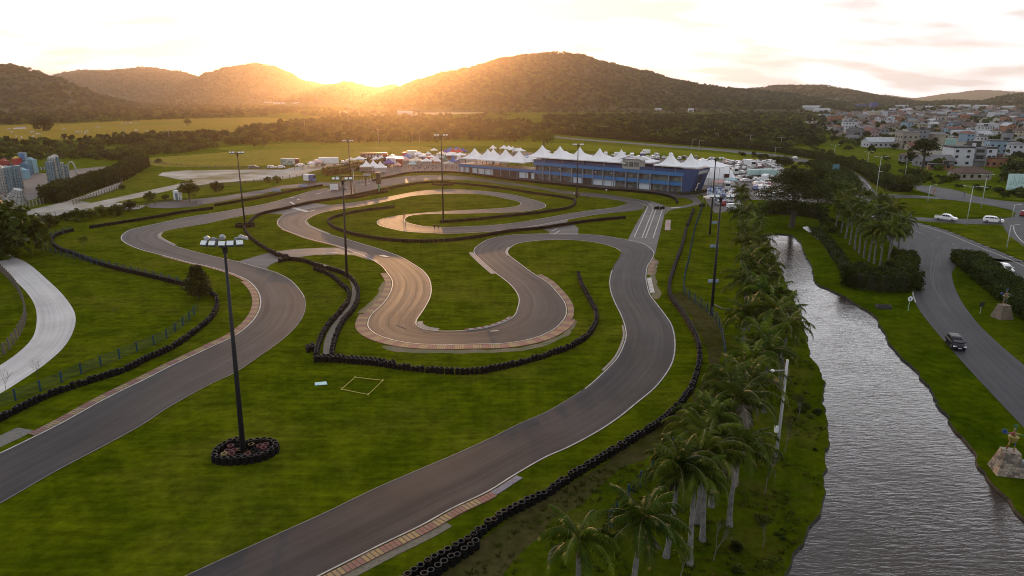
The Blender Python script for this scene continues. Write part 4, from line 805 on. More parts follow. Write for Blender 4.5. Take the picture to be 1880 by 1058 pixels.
scatter('woodland', fill([(-300,266),(60,262),(160,255),(300,250),(450,243),(500,240),(480,258),(400,265),(250,268),(100,272),(-300,284)], 7.0, 12, .42, .02), FARS, .45, .95, 'broken belt of trees in front of the yellow field', 14)
scatter('woodland', fill([(440,243),(520,228),(640,220),(760,219),(860,223),(1010,229),(1010,250),(980,261),(880,262),(700,262),(560,265),(470,271),(420,268)], 6.5, 2, .33, .016), FARS, .55, 1.15, 'wood stretching behind the meadow from the left to the tents', 2)
scatter('woodland', fill([(1000,216),(1200,213),(1330,215),(1440,224),(1500,240),(1512,268),(1470,274),(1430,276),(1380,272),(1300,264),(1200,257),(1100,250),(1000,244)], 7.5, 3, .22, .013), FARS, .6, 1.2, 'dense wood behind the straight hedge', 3)
scatter('woodland', fill([(500,199),(700,202),(900,201),(1100,204),(1300,203),(1500,203),(1560,215),(1500,230),(1440,222),(1330,212),(1200,208),(1000,213),(860,219),(700,216),(560,216)], 15, 4, .60, .006), FARS, .7, 1.2, 'scattered groves in the valley below the large hill', 4)
scatter('woodland', fill([(1480,196),(1600,194),(1750,193),(2000,192),(2200,200),(2200,215),(1900,210),(1700,207),(1560,210)], 18, 5, .30, .004), FARS, .8, 1.4, 'woods beyond the town', 5)
scatter('woodland', fill([(1500,215),(1900,205),(2200,215),(2200,330),(1900,310),(1780,330),(1700,318),(1600,290),(1530,275),(1500,250)], 17, 6, .42, .02), FARS, .5, 1.0, 'trees growing between the houses of the town', 6)
scatter('woodland', fill([(1845,300),(1880,292),(1960,300),(1960,352),(1880,345),(1850,340)], 6, 7, .2, .05), FARS, .7, 1.1, 'dark group of trees at the right edge behind the billboard', 7)
scatter('woodland', fill([(1300,278),(1420,292),(1460,300),(1520,318),(1540,340),(1520,375),(1470,350),(1450,322),(1430,300),(1380,292)], 5.5, 8, .25, .05), [TREEP for TREEP in FARS], .35, .6, 'green scrub on the bank between the car park and the far road', 8)
BUSHP = next(o for o in COL.objects if o.name.startswith('bush') and o.parent is None); BUSHC = next(o for o in COL.objects if o.parent == BUSHP and o.name.startswith('crown'))
scatter('scrub', fill([(-200,285),(60,284),(250,292),(262,302),(200,330),(250,297),(120,292),(0,296),(-200,300)], 4.5, 9, .3, .05), [BUSHC], .8, 1.8, 'low scrub behind the theme park', 9, cat='scrub')
scatter('scrub', fill([(1560,302),(1640,318),(1700,330),(1790,345),(1850,352),(1950,358),(1950,372),(1850,364),(1770,346),(1700,338),(1672,336),(1620,318)], 4.5, 10, .35, .05), [BUSHC], .5, 1.3, 'rough green scrub between the town and the roundabout', 10, cat='scrub')
scatter('scrub', fill([(1480,270),(1560,296),(1640,312),(1700,322),(1760,330),(1760,338),(1680,328),(1600,308),(1530,290)], 5.0, 12, .3, .05), [BUSHC], .7, 1.8, 'bushes along the near edge of the town', 12, cat='scrub')
scatter('scrub', fill([(1485,395),(1530,396),(1550,430),(1500,430)], 4, 13, .3, .1), [BUSHC], .4, 1.0, 'scrub around the stream head', 13, cat='scrub')
# hill forest: tree crowns on the hill faces turned to the valley
hp = []; r_ = random.Random(3)
for o in [o for o in COL.objects if o.name.split('.')[0] == 'hill']:
    vs = o.data.vertices; q = 55; Rmin = min(math.hypot(v.co.x, v.co.y) for v in vs)
    dens = 1.0 if Rmin < 2000 else .5
    if Rmin > 5500: continue
    for f in o.data.polygons:
        a = [vs[i].co for i in f.vertices]
        if abs(math.atan2(a[0].x, a[0].y)) > .72 or a[0].z < 3: continue
        if (f.normal.y > 0.25): continue
        n = f.area/(190/dens)
        for _ in range(int(n)+(r_.random() < n-int(n))):
            u, v = r_.random(), r_.random(); p = a[0]*(1-u)*(1-v)+a[1]*u*(1-v)+a[2]*u*v+a[3]*(1-u)*v; hp.append((p.x, p.y, p.z-1.5))
scatter('hill_forest', hp, FARS, .9, 1.7, 'forest covering the hills', 11)
print('hill trees', len(hp))

# rough grass tufts on the banks
def tuft(seed, n, h):
    r = random.Random(seed); b = MB()
    for _ in range(n):
        a = r.uniform(0, 6.28); d = Vector((math.cos(a), math.sin(a), 0)); w = Vector((-d.y, d.x, 0))*.03; p = d*r.uniform(0, .22); hh = h*r.uniform(.5, 1.1)
        b.add([p-w, p+w, p+d*hh*.25+w*.7+Vector((0, 0, hh*.7)), p+d*hh*.7+Vector((0, 0, hh))], [(0, 1, 2, 3)])
    return b
M_TUFT = leaf_mat('tuft_blades', (0.022, 0.036, 0.0018), (0.060, 0.070, 0.006), (0.11, 0.09, 0.03), info=.4, sc=.25)
TF = [tag(link('grass_tuft', tuft(i, 22, .26).mesh('grass_tuft', M_TUFT), None, G(1300+i*25, 1000-i*40)), lb, 'grass') for i, lb in enumerate(['small grass tuft under the nearest palms', 'small grass tuft left of the bare shrub'])]
VERGE = [(1352,580),(1335,640),(1300,700),(1262,762),(1215,800),(1130,850),(1060,890),(960,945),(890,1000),(840,1058),(780,1130),(1300,1200),(1400,1090),(1455,1017),(1480,966),(1505,935),(1508,899),(1508,848),(1516,800),(1508,750),(1504,710),(1484,650),(1468,600),(1452,555),(1434,515),(1416,475),(1398,455),(1385,470),(1370,520)]
scatter('rough_grass', fill(VERGE, .80, 21, .60, .25, lambda q: -.03), TF, .5, 1.3, 'rough tufted grass under the palms and along the bank', 21, cat='grass')
scatter('scrub', fill([(-200,272),(60,270),(260,270),(420,270),(330,282),(262,290),(120,286),(0,286),(-200,292)], 5.0, 14, .42, .03), [BUSHC], .8, 2.0, 'loose bushes in the meadow behind the theme park', 15, cat='scrub')
scatter('scrub', fill([(1455,740),(1500,745),(1508,800),(1500,880),(1480,950),(1440,1020),(1400,1080),(1320,1080),(1370,960),(1420,860),(1450,800)], 1.7, 31, .62, .2), [BUSHC], .18, .42, 'yellowish weeds on the near river bank', 31, cat='scrub')
# ---------------------------------------------------------------- tyre walls
M_TYRE = mat('tyre_rubber', (0.0045, 0.0045, 0.005), 0.65, (0.008, 0.008, 0.008), 1.2, spec=0.06)
M_TYRED = mat('tyre_dust_sheen', (0.040, 0.038, 0.038), 0.7, (0.008, 0.008, 0.009), 1.1, spec=.2)  # paler top rings: dust, plus sidewall sheen put into the colour
def tyre_rings(b, c, k, n=12, hue=0, ht=.2, ro=.31):
    for i in range(k):
        z = i*ht; j = (i*37 % 5-2)*.008
        b.lathe([(.20, z+.03), (.255, z+.003), (ro-.02, z+.02), (ro, z+.06), (ro, z+ht-.06), (ro-.02, z+ht-.02)], (c[0]+j, c[1]-j, c[2]), n, 0)
        b.lathe([(ro-.02, z+ht-.02), (.255, z+ht-.003), (.20, z+ht-.03)], (c[0]+j, c[1]-j, c[2]), n, 1 if i == k-1 else 0)
        b.lathe([(.20, z+ht-.03), (.20, z+.03)], (c[0]+j, c[1]-j, c[2]), n, 0)
STK = []
for s in range(3):
    b = MB(); tyre_rings(b, (0, 0, 0), 4, 14); STK.append(b.mesh('tyre_stack', [M_TYRE, M_TYRED], True))
b = MB(); tyre_rings(b, (0, 0, 0), 4, 8); STKL = b.mesh('tyre_stack', [M_TYRE, M_TYRED])
def barrier(pts, label, z=.6, parts=True, group='tyre walls around the circuit', P=None, rows=1, step=.63, every=None):
    P = P or spline(GG(pts, z), False, .5)
    for p in P: p.z = 0
    st = []
    for r_i in range(rows):
        Q = offs(P, -.62*r_i) if r_i else P; st += [p for p, a in along(Q, step)]
    c = sum(P, Vector())/len(P); t = thing('tyre_barrier', label, 'tyre wall', P[0], 0, group); o0 = P[0]
    st.sort(key=lambda p: p.y); near = st[:100] if parts else []; rest = st[len(near):]
    if parts and len(st) <= 100: near, rest = st, []
    for p in near:
        o = link('tyre_stack', STK[RND.randrange(3)] if p.y < 110 else STKL, t, p-o0+Vector((RND.uniform(-.05, .05), RND.uniform(-.05, .05), 0)), RND.uniform(0, 6)); v_ = RND.uniform(.93, 1.06); o.scale = (v_, v_, RND.choice([.78, .97, 1, 1, 1.02, 1.05])); o.rotation_euler = (RND.uniform(-.04, .04), RND.uniform(-.04, .04), o.rotation_euler.z)
    if rest:
        b = MB()
        for p in rest:
            c_ = p-o0; f = p.y < 190; j = RND.uniform(-.03, .03)
            for (a, z0, z1) in ((1, 0, .80),) if not f else ((1, 0, .19), (1, .2, .39), (1, .4, .59), (1, .6, .79)):
                b.lathe([(.29, z0), (.315, z0+.04), (.315, z1-.04), (.29, z1)], (c_.x+j, c_.y-j, 0), 8, 0)
            b.lathe([(.29, .80), (.20, .78), (.20, .5)], (c_.x+j, c_.y-j, 0), 8, 1)
        o = link('tyre_row', b.mesh('tyre_row', [M_TYRE, M_TYRED]), t); o['kind'] = 'stuff'
    return t
T1 = [(1260,418),(1251.6,450),(1238,486.6),(1230,513.8),(1230,535),(1238,550),(1254.6,571),(1267,592),(1280,617),(1285,644),(1279,680),(1267,710),(1253,729),(1234,749),(1208,771),(1172,792),(1128,819),(1064,857),(1000,899),(947,925),(904,950),(884,967),(861,984),(821,1007),(775,1034),(743,1056),(700,1085),(640,1125)]
barrier(T1, 'long tyre wall following the right side of the track down to the bottom edge', .8)
barrier([(873,991),(855,1004),(827,1021),(792,1043),(760,1066),(720,1092)], 'second row of tyres thickening the tyre wall at the bottom edge', .8)
barrier([(1273,383),(1268,398),(1262,413)], 'short tyre wall beside the starting area, above the long right one')
barrier([(1061.6,500),(1070,524),(1085,551),(1095,572),(1091,596),(1073,617.5),(1046,633),(1000,649),(940,666),(888,676.5)], 'curved tyre wall right and below the wide infield loop')
barrier([(886,677),(844,679),(783,675),(724,668.5)], 'tyre wall segment under the wide infield loop')
barrier([(716,667),(690,663.5),(640,659),(615,657),(579,657)], 'thick tyre wall segment at the foot of the double tyre wall', rows=2)
barrier([(513,477),(533,473.5),(554,476),(582,485),(615,494),(636,502),(648,512),(656,527),(656,547),(646,568),(630,586),(618,609),(611,632),(609,650)], 'outer row of the double tyre wall round the dark mast')
barrier([(577,491),(602,500),(617,510),(626,519),(640,532),(640,545),(635,556),(618,576),(602,594),(590,614),(582,637),(580,652)], 'inner row of the double tyre wall round the dark mast')
barrier([(573,632),(576,640)], 'short stub of tyres left of the double tyre wall', rows=2)
barrier([(133,421),(110,426.5),(96,434.5),(96,444),(110,455),(133,462.5),(153,470.5),(179,480.5),(217,491),(268,502.5),(332,518),(372,528),(392,538),(398,548),(397,562),(385,582),(353,608),(315,634),(273,653),(225,676),(161,696),(96,718),(32,747),(0,763),(-60,790)], 'tyre wall sweeping round the left hairpin to the left edge')
far = dict(parts=False)
barrier([(166,415.5),(217,407.5),(281,397.5),(332,388.5),(391,380.5)], 'straight tyre wall left of the start straight', **far)
barrier([(395,375.5),(480,361),(542,348),(593,339)], 'straight tyre wall leading to the white banner', **far)
barrier([(453,411),(478,391.6),(516,382.6),(524,381),(567,371),(629,361),(670,353),(710,345.5),(772,335),(810,333),(848,336.5),(920,344),(979,353),(1030,360),(1053,365),(1055,372),(1045,379.5),(1017,385),(953,392.7),(902,398),(851,403),(808,406)], 'endless tyre wall between the start straight and the infield', parts=False)
barrier([(448,417),(455,429.5),(473,444.5),(499,460),(507,464)], 'tyre wall running down from the far left mast')
barrier([(512,464),(517,466)], 'loose block of tyres on the cut-through, left one', rows=2); barrier([(524,468),(530,470)], 'loose block of tyres on the cut-through, right one', rows=2)
barrier([(629,362),(652,361),(682,354.5),(710,350.5),(711,348)], 'short tyre row protecting the scoreboard', **far)
barrier([(795,337.5),(810,338.6),(833,338)], 'short tyre row in front of the middle mast', **far)
barrier([(723,378.5),(670,384.5),(629,392.5),(606,400),(603,406.5),(613,415.5),(639,425),(670,432),(708,437.5),(759,441),(810,440),(861,435),(940,422),(984,418),(1030,411.5),(1081,404),(1150,397.5)], 'long tyre wall curving through the centre of the infield', parts=False)
barrier([(684,330.5),(698,327.3),(724,321.7),(749,316.7),(788,314.7),(839,315.7),(900,323.5),(928,328),(979,333),(1055,340.6),(1106,346),(1157,349.6),(1208,355),(1234,361),(1243,367),(1243,371)], 'tyre wall between the pit lane and the track', parts=False)
for (x, lb) in ((1203, 'pair'), (1213, 'second pair')): barrier([(x, 381), (x+7, 380)], f'small block of tyres across the starting lanes, {"left" if x == 1203 else "right"} one', **far)
barrier([(1286,376.5),(1294,376)], 'small block of tyres at the pit entry corner', **far)
# planted ring of tyres at the foot of the near mast
o0 = G(453, 832); t = thing('tyre_planter', 'heart shaped ring of black tyre stacks around the near mast with red tyres inside', 'planter', o0)
ring = spline([Vector(v) for v in ((-2.3,-1.7,0),(-2.6,-.4,0),(-2.2,.9,0),(-1.5,1.6,0),(-.7,.9,0),(.3,1.3,0),(1.4,1.5,0),(2.4,1.0,0),(2.8,.0,0),(2.3,-1.1,0),(1.2,-1.8,0),(-.2,-2.1,0),(-1.4,-2.1,0))], True, .3)
for p, a in along(ring, .62, True): link('tyre_stack', STK[0], t, p)
for k_, ks_ in ((.72, .58), (.44, .62)):
    for p, a in along([q*k_ for q in ring], ks_, True):
        if p.length > .55: o = link('tyre_stack', STK[0], t, p+Vector((.1, -.05, -.12))); o.scale = (.95, .95, .6 if k_ < .5 else .75)
M_RTY = mat('tyre_red', (0.10, 0.012, 0.015), 0.6, (0.05, 0.01, 0.01), 2); M_YTY = mat('tyre_yellow', (0.26, 0.20, 0.06), 0.6, (0.14, 0.10, 0.03), 2)
for i, (x, y, hh, c) in enumerate([(-1.5,-.7,1,0),(-.9,-1.2,1,0),(1.2,.3,1,0),(1.7,-.1,1,0),(.9,-.6,1,2),(-1.6,.3,1,0),(-.7,.0,2,1),(.2,.7,3,1),(-.9,-.5,1,0),(.6,-1.2,1,0),(-1.6,-1.2,1,1),(1.7,.6,1,0),(-.3,.8,4,2),(1.3,-.9,1,2)]):
    b = MB(); tyre_rings(b, (0, 0, 0), hh, 12); mm_ = [M_RTY, M_YTY, M_TYRE][c]; o = link('tyre', b.mesh('tyre', [M_TYRE, mm_] if hh > 1 else [mm_, mm_], True), t, (x, y, .50 if hh == 1 else .02)); o['label'] = ['red painted tyre', 'yellow topped tyre', 'plain tyre'][c]
b = MB(); r_ = random.Random(2)
for _ in range(26): leaves(b, (r_.uniform(-1.9, 2.2), r_.uniform(-1.5, 1.0), .25), (.25, .25, .2), 14, .07, r_)
link('plants', b.mesh('plants', M_LEAF), t)
# ---------------------------------------------------------------- masts and lamps
M_POLE = mat('mast_steel', (0.010, 0.012, 0.015), 0.6, (0.018, 0.020, 0.024), 0.7, spec=0.2); M_GALV = mat('galvanised', (0.30, 0.31, 0.33), 0.5, (0.2, 0.21, 0.22), 2, metal=.3)
M_LAMPG = mat('lamp_glass', (0.62, 0.66, 0.66), 0.25, (0.5, 0.55, 0.56), 3); M_LBODY = mat('lamp_body', (0.10, 0.11, 0.12), 0.5)
b = MB(); b.box((0, 0, -.2), (.62, .30, .46)); LMP = b.mesh('floodlight', M_LBODY)
b = MB(); b.box((0, -.175, -.16), (.56, .05, .40)); LMG = b.mesh('lamp_glass', M_LAMPG)
b = MB(); b.lathe([(.02, -.25), (.20, -.2), (.27, 0), (.30, .06), (.02, .07)], (0, 0, 0), 12); LMR = b.mesh('floodlight', MATS['galvanised'])
def mast(base, top_y, label, r0=.30, near=False, lean=0):
    p = G(*base); h = hpx(base, top_y); t = thing('floodlight_mast', label, 'floodlight mast', p, 0, 'floodlight masts of the circuit')
    b = MB(); b.tube([(0, 0, 0), (lean*.5, 0, h*.5), (lean, 0, h)], [r0, r0*.72, r0*.42], 12); link('pole', b.mesh('pole', M_POLE, True), t)
    b = MB(); b.box((0, 0, 0), (.9, .9, .12)); link('base_plate', b.mesh('base_plate', M_POLE), t)
    b = MB(); w = 1.6
    b.box((lean, 0, h-.1), (2*w, .12, .12), .25); b.box((lean, 0, h-.1), (2*w*.8, .12, .12), 1.7); b.lathe([(.5, h-.3), (.5, h-.18)], (lean, 0, 0), 10, cap=True)
    b.tube([(lean, 0, h-.9), (lean, 0, h-.2)], [.2, .28], 8); link('lamp_frame', b.mesh('lamp_frame', M_POLE), t)
    for k, (dx, dy, rz) in enumerate(((-1.5,-.5,-.3),(-.75,-.62,-.1),(.8,-.6,.15),(1.5,-.35,.4),(-1.1,.7,2.7),(.9,.8,3.5),(.15,-.75,0))):
        if not near and k > 4: continue
        q = Vector((dx+lean, dy, h+.05)); l_ = link('floodlight', LMP, t, q); l_.rotation_euler = (R(-38), 0, rz); g_ = link('lamp_glass', LMG, l_)
    if near:
        for dx, dy in ((-1.6, .3), (-.5, .9), (1.75, .35), (1.2, .9)):
            l_ = link('floodlight', LMR, t, (dx+lean, dy, h+.35)); l_.rotation_euler = (R(200), R(20), dx)
    return t
mast((447,832), 447, 'tall near mast standing in the tyre planter, at the left of the picture', .27, True, .5)
mast((637,510), 329, 'dark mast inside the double tyre wall', .26, lean=.45)
mast((450,416), 281, 'far left mast standing in a tyre ring', .25)
mast((814,403), 249, 'middle mast at the end of an infield tyre wall', .26)
mast((645.5,359), 259, 'mast beside the white banner gantry', .24)
mast((1059,364), 266, 'mast at the right bend in front of the blue building', .25)
mast((1306,577), 361, 'tall dark mast on the lawn left of the palms', .26)
mast((1303,431), 291, 'mast behind, left of the palm row and right of the building', .26)
ringp = [G(450, 416)+Vector((math.cos(a)*2.3, math.sin(a)*1.8, 0)) for a in [i*.6283 for i in range(10)]]
barrier(None, 'small ring of tyres around the foot of the far left mast', P=spline(ringp, True, .4))
def grey_pole(base, top_y, lb):
    t = thing('camera_pole', lb, 'pole', G(*base)); h = hpx(base, top_y); b = MB(); b.tube([(0, 0, 0), (0, 0, h)], [.18, .12], 8); link('pole', b.mesh('pole', M_GALV, True), t)
    b = MB(); b.box((0, 0, h-.2), (1.6, .2, .2)); link('crossbar', b.mesh('crossbar', M_LBODY), t); return t, h
grey_pole((651,357.5), 310, 'slim grey lattice pole next to the banner mast')
t, h = grey_pole((1425,839), 661, 'white camera pole with side arm on the river bank')
bpy.data.objects.remove([c for c in t.children if c.name.startswith('crossbar')][0])
b = MB(); b.tube([(0, 0, h-1.0), (-1.25, -.1, h-1.0)], .045, 6); link('arm', b.mesh('arm', M_GALV), t); b = MB(); b.lathe([(.02, -.2), (.17, -.15), (.2, 0), (.12, .1), (.02, .12)], (-1.3, -.1, h-1.0), 10); link('camera', b.mesh('camera', mat('white_plastic', (.65, .67, .68), .4)), t)
b = MB(); b.box((-.28, 0, 2.6), (.32, .3, .6)); link('cabinet', b.mesh('cabinet', MATS['white_plastic']), t)
for c in t.children:
    if c.name.startswith('pole'): c.data.materials[0] = mat('white_pole', (.42, .43, .44), .5, (.3, .3, .31), 2)
M_LAMPP = mat('pale_lamp_post', (0.40, 0.46, 0.45), .5, (.3, .35, .34), 1)
def lamp(base, top_y, lb, arms=2, mid=False, r=.09, am=1.5):
    h = hpx(base, top_y); t = thing('street_lamp', lb, 'street lamp', G(*base), RND.uniform(-.3, .3), 'street lamps along the roads'); b = MB(); b.tube([(0, 0, 0), (0, 0, h)], [r*1.3, r*.7], 8); link('pole', b.mesh('pole', M_LAMPP, True), t)
    for s in ((-1, 1) if arms == 2 else (1,)):
        b = MB(); b.tube([(0, 0, h-.3), (s*am*.7, 0, h), (s*am, 0, h)], r*.5, 5); link('arm', b.mesh('arm', M_LAMPP), t); b = MB(); b.box((s*(am+.3), 0, h-.06), (.8, .28, .14)); link('lamp_head', b.mesh('lamp_head', M_LAMPP), t)
    if mid: b = MB(); b.box((.35, 0, h*.62), (1.3, .25, .12)); link('lower_lamp', b.mesh('lower_lamp', M_LAMPP), t)
for i, (bs_, ty, ar, md) in enumerate([((1773.6,415),342,2,0),((1801,383),320.5,2,1),((1847.6,457),413,1,0),((1607.7,360),287.5,2,1),((1661,326),297,2,0),((1592,304),279,2,0),((1531,288),266,2,0),((1376,272),248,2,0),((1432.5,275),252,2,0),((1318,262),245,2,0),((1259,259),241,2,0),((1206,254),238.5,2,0),((1422,290.5),270.6,1,0),((1282.6,279),258,1,0),((1269.6,277),256,1,0),((1110,250),232,2,0),((1055,246),229,2,0),((1703,372),340,1,0),((1858,400),376,1,0)]):
    lamp(bs_, ty, f'double-armed lamp post by the roads on the right, {nth(i)} counted back from the near roundabout' if ar == 2 else f'slender single lamp post, {nth(i)} in the count of posts along the roads', ar, md, am=2.2 if bs_[1] < 300 else 1.6)
for i, (x, y, ty) in enumerate([(312,262,236),(230,262,232),(572,238,205) if 0 else (640,232,212),(695,268,236),(770,262,238),(757,262,243),(560,240,222)]):
    t = thing('utility_pole', f'thin bare pole standing in the wood, {nth(i)} of the far poles', 'pole', G(x, y), group='poles in the wood'); h = hpx((x, y), ty); b = MB(); b.tube([(0, 0, 0), (0, 0, h)], .16, 6); b.box((0, 0, h-.8), (2.2, .15, .15)); link('pole', b.mesh('pole', mat('pale_wood_pole', (.26, .24, .21), .8)), t)
# ---------------------------------------------------------------- fences
M_BLUE = mat('blue_post', (0.010, 0.045, 0.075), .6, (0.008, 0.03, 0.055), 1, spec=.2); M_WOODP = mat('fence_wood', (0.12, 0.10, 0.08), .9, (0.06, 0.05, 0.04), 2); M_CONP = mat('concrete_post', (0.25, 0.24, 0.22), .9)
def mesh_wire(name, c, a):
    m, t, bs = nmat(name); bs.inputs['Base Color'].default_value = (*c, 1); bs.inputs['Alpha'].default_value = a; MATS[name] = m; return m
M_WIRE = mesh_wire('wire_mesh', (0.012, 0.045, 0.06), .20); M_WIREG = mesh_wire('grey_mesh', (0.08, 0.08, 0.07), .20)
def fence(pts, h, step, label, pm, wm, pr=.05, z=0):
    P = spline(GG(pts), False, 1.5); t = thing('fence', label, 'fence', P[0]); o0 = P[0]; b = MB()
    for i in range(len(P)-1):
        a, c = P[i]-o0, P[i+1]-o0; Z = Vector((0, 0, h*.96)); b.quad(a, c, c+Z, a+Z, 0)
    for zz in (.05, .5, .95):
        for i in range(len(P)-1):
            a, c = P[i]-o0, P[i+1]-o0; zv = Vector((0, 0, h*zz)); w = Vector((0, 0, .018)); b.quad(a+zv-w, c+zv-w, c+zv+w, a+zv+w, 1)
    link('wire_mesh', b.mesh('wire_mesh', [wm, pm]), t); m = MB(); m.box((0, 0, 0), (pr*2, pr*2, h*1.04)); pmesh = m.mesh('post', pm)
    pts_ = [p for p, a in along(P, step)]
    while len(pts_) > 98: pts_ = pts_[:98]
    for p in pts_: link('post', pmesh, t, p-o0)
fence([(-60,775),(0,748),(38.5,732),(74.5,719.5),(109,705),(141,690.6),(172,678),(202,666.5),(230,655),(258,644),(283,634),(302,625),(318,613.5),(333,602),(349,588),(357,578),(365,571)], 1.4, 2.7, 'blue-posted wire fence behind the lower left tyre wall', M_BLUE, M_WIRE, .07)
fence([(130,426),(105,433),(80,443),(65,453),(78,459),(115,470),(143,476),(180,487),(217,496),(268,508),(332,523)], 1.4, 2.5, 'blue wire fence hugging the tyre wall of the far left hairpin', M_BLUE, M_WIRE, .07)
fence([(1290,380),(1283.5,400),(1277,419),(1269,454.6),(1264,483.5),(1257,512.5),(1257,541),(1277,557.4),(1300,575),(1316,593),(1325,618),(1330,647),(1332,683),(1327,720),(1312,750),(1260,800),(1210,858),(1165,905),(1120,960)], 1.5, 2.5, 'blue wire fence between the circuit and the palm row', M_BLUE, M_WIRE, .07)
fence([(40,404),(122,395.5),(179,389.5),(255,386),(268,380),(330,371),(372,376)], 1.4, 4, 'wire fence with dark posts along the near side of the gravel lane', M_WOODP, M_WIREG, .06)
fence([(135,376),(179,361),(222,345),(224,331),(250,320)], 1.5, 2.2, 'wooden post fence on the bank between the two gravel lanes', M_WOODP, M_WIREG, .09)
fence([(278,299),(330,306),(400,309),(480,311),(560,312)], 1.4, 4, 'wooden post fence along the far side of the gravel lot', M_WOODP, M_WIREG, .09)
fence([(340,350),(420,341),(480,334),(560,324),(600,318)], 1.3, 3.5, 'wooden post fence along the near side of the gravel lot', M_WOODP, M_WIREG, .09)
fence([(620,345),(660,336),(680,333),(720,325),(740,320)], 1.6, 2, 'grey crowd fence behind the banner gantry', M_CONP, M_WIREG, .06)
fence([(-20,482),(8,505),(30,530),(44,560),(47,590),(35,618),(10,650),(-20,672)], 1.6, 2, 'weathered fence inside the gravel bend at the left edge', M_WOODP, M_WIREG, .10)
fence([(20,395),(40,386),(80,374),(96,368)], 1.8, 2, 'grey board fence at the edge of the theme park', M_CONP, M_WIREG, .09)
# ---------------------------------------------------------------- little things on the lawns
def flatsign(nm, base, w, h, hz, lb, m, legs=True, rz=0):
    t = thing(nm, lb, 'sign', G(*base), rz); b = MB(); b.box((0, 0, hz), (w, .12, h)); link('board', b.mesh('board', m), t)
    b = MB(); b.box((-w*.35, 0, 0), (.08, .08, hz)); link('leg', b.mesh('leg', M_LBODY), t); b = MB(); b.box((w*.35, 0, 0), (.08, .08, hz)); link('leg', b.mesh('leg', M_LBODY), t); return t
M_SIGNB = mat('sign_blue', (0.05, 0.12, 0.30), .5, (0.30, 0.36, 0.46), 2.5)
M_SIGNW = mat('sign_white', (.6, .62, .64), .5, (.5, .52, .55), 3); M_NAVY = mat('navy', (0.012, 0.02, 0.08), .5)
for i, ((x, y), lb) in enumerate([((1310,413),'small blue board on the lawn, farthest of the row beside the masts'),((1311,457),'small blue board on the lawn, middle one of the row beside the masts'),((1309,522),'small blue board on the lawn, nearest of the row beside the masts'),((508,353.5),'low blue board at the tyre wall left of the start straight'),((557,345),'low blue board nearer the white banner'),((674,324),'blue board on the fence below the white marquee')]):
    flatsign('sign_board', (x, y), 1.9 if i < 3 else 3.0, .55 if i < 3 else .8, .35, lb, M_SIGNB)
t = thing('banner_gantry', 'white banner wall at the track edge left of the mast', 'banner', G(607, 349)); g2 = G(612, 349)-G(595, 349)
b = MB(); b.box((1.3, 0, .1), (2.8, .25, 2.0), .06); link('banner', b.mesh('banner', MATS['sign_white']), t); b = MB(); b.box((3.6, .6, 0), (1.4, .5, 1.0)); b.box((4.9, .9, 0), (.9, .5, .8)); link('scaffold', b.mesh('scaffold', M_LBODY), t)
t = thing('starting_gantry', 'dark steel lighting gantry over the start straight', 'gantry', G(628, 341)); b = MB()
for x in (0, 9): b.box((x, 0, 0), (.3, .3, 3.6))
b.box((4.5, 0, 3.3), (11, .3, .5)); link('frame', b.mesh('frame', M_POLE), t)
t = thing('scoreboard', 'black electronic scoreboard on a green post beside the straight', 'scoreboard', G(696, 352)); hb = hpx((696, 352), 338); ht = hpx((696, 352), 318)
b = MB(); b.tube([(0, 0, 0), (0, 0, hb)], .28, 10); link('post', b.mesh('post', mat('green_paint', (0.02, 0.22, 0.06), .5)), t)
b = MB(); b.box((0, 0, hb), (1.7, .4, ht-hb)); link('display', b.mesh('display', mat('black_panel', (.008, .008, .01), .4)), t)
b = MB(); b.box((0, 0, ht), (1.9, .5, .12)); link('top_rail', b.mesh('top_rail', M_LBODY), t)
t = thing('toilet_cabin', 'white cabin with a door beside the round leafy tree', 'cabin', G(327, 367)); b = MB(); b.box((0, 0, 0), (1.9, 1.9, 2.9)); link('wall', b.mesh('wall', MATS['white_plastic']), t); b = MB(); b.box((0, 0, 2.9), (2.1, 2.1, .22), top=.8); link('roof', b.mesh('roof', MATS['white_plastic']), t); b = MB(); b.box((.1, -.965, .1), (.85, .04, 2.2)); link('door', b.mesh('door', mat('cabin_door', (.12, .16, .2), .5)), t)
t = thing('rope_square', 'thin yellow rope square staked out on the lawn', 'rope', G(665, 712)); c4 = [G(*q)-G(665, 712) for q in ((652,694),(703,700),(676,726),(627,716))]; b = MB()
for i in range(4): b.tube([c4[i]+Vector((0, 0, .10)), c4[(i+1) % 4]+Vector((0, 0, .10))], .045, 4, cap=False)
link('rope', b.mesh('rope', mat('yellow_rope', (.42, .36, .08), .7)), t)
for q in c4: b = MB(); b.box((q.x, q.y, 0), (.12, .12, .25)); link('stake', b.mesh('stake', MATS['yellow_rope']), t)
b = MB(); A = [G(x, y, .05) for x, y in ((578,703),(599,701),(601,706.5),(578,708))]; b.add([(p.x, p.y, .04) for p in A]+[(p.x, p.y, .10) for p in A], [(7, 6, 5, 4), (0, 1, 5, 4), (1, 2, 6, 5), (2, 3, 7, 6), (3, 0, 4, 7)][0:5]); b.f[0] = (4, 5, 6, 7); tag(link('ground_mat', b.mesh('ground_mat', mat('mat_teal', (.40, .52, .50), .6, (.2, .4, .42), 1.5))), 'small pale green and white mat lying on the lawn', 'mat')
t = thing('culvert_box', 'dark open concrete box on the river bank', 'culvert', G(1622, 566), -.1); b = MB(); b.box((0, -.5, 0), (2.1, .2, .5)); b.box((0, .5, 0), (2.1, .2, .5)); b.box((-1.0, 0, 0), (.2, 1.0, .5)); b.box((1.0, 0, 0), (.2, 1.0, .5)); link('box', b.mesh('box', mat('dark_concrete', (.03, .028, .026), .9)), t)
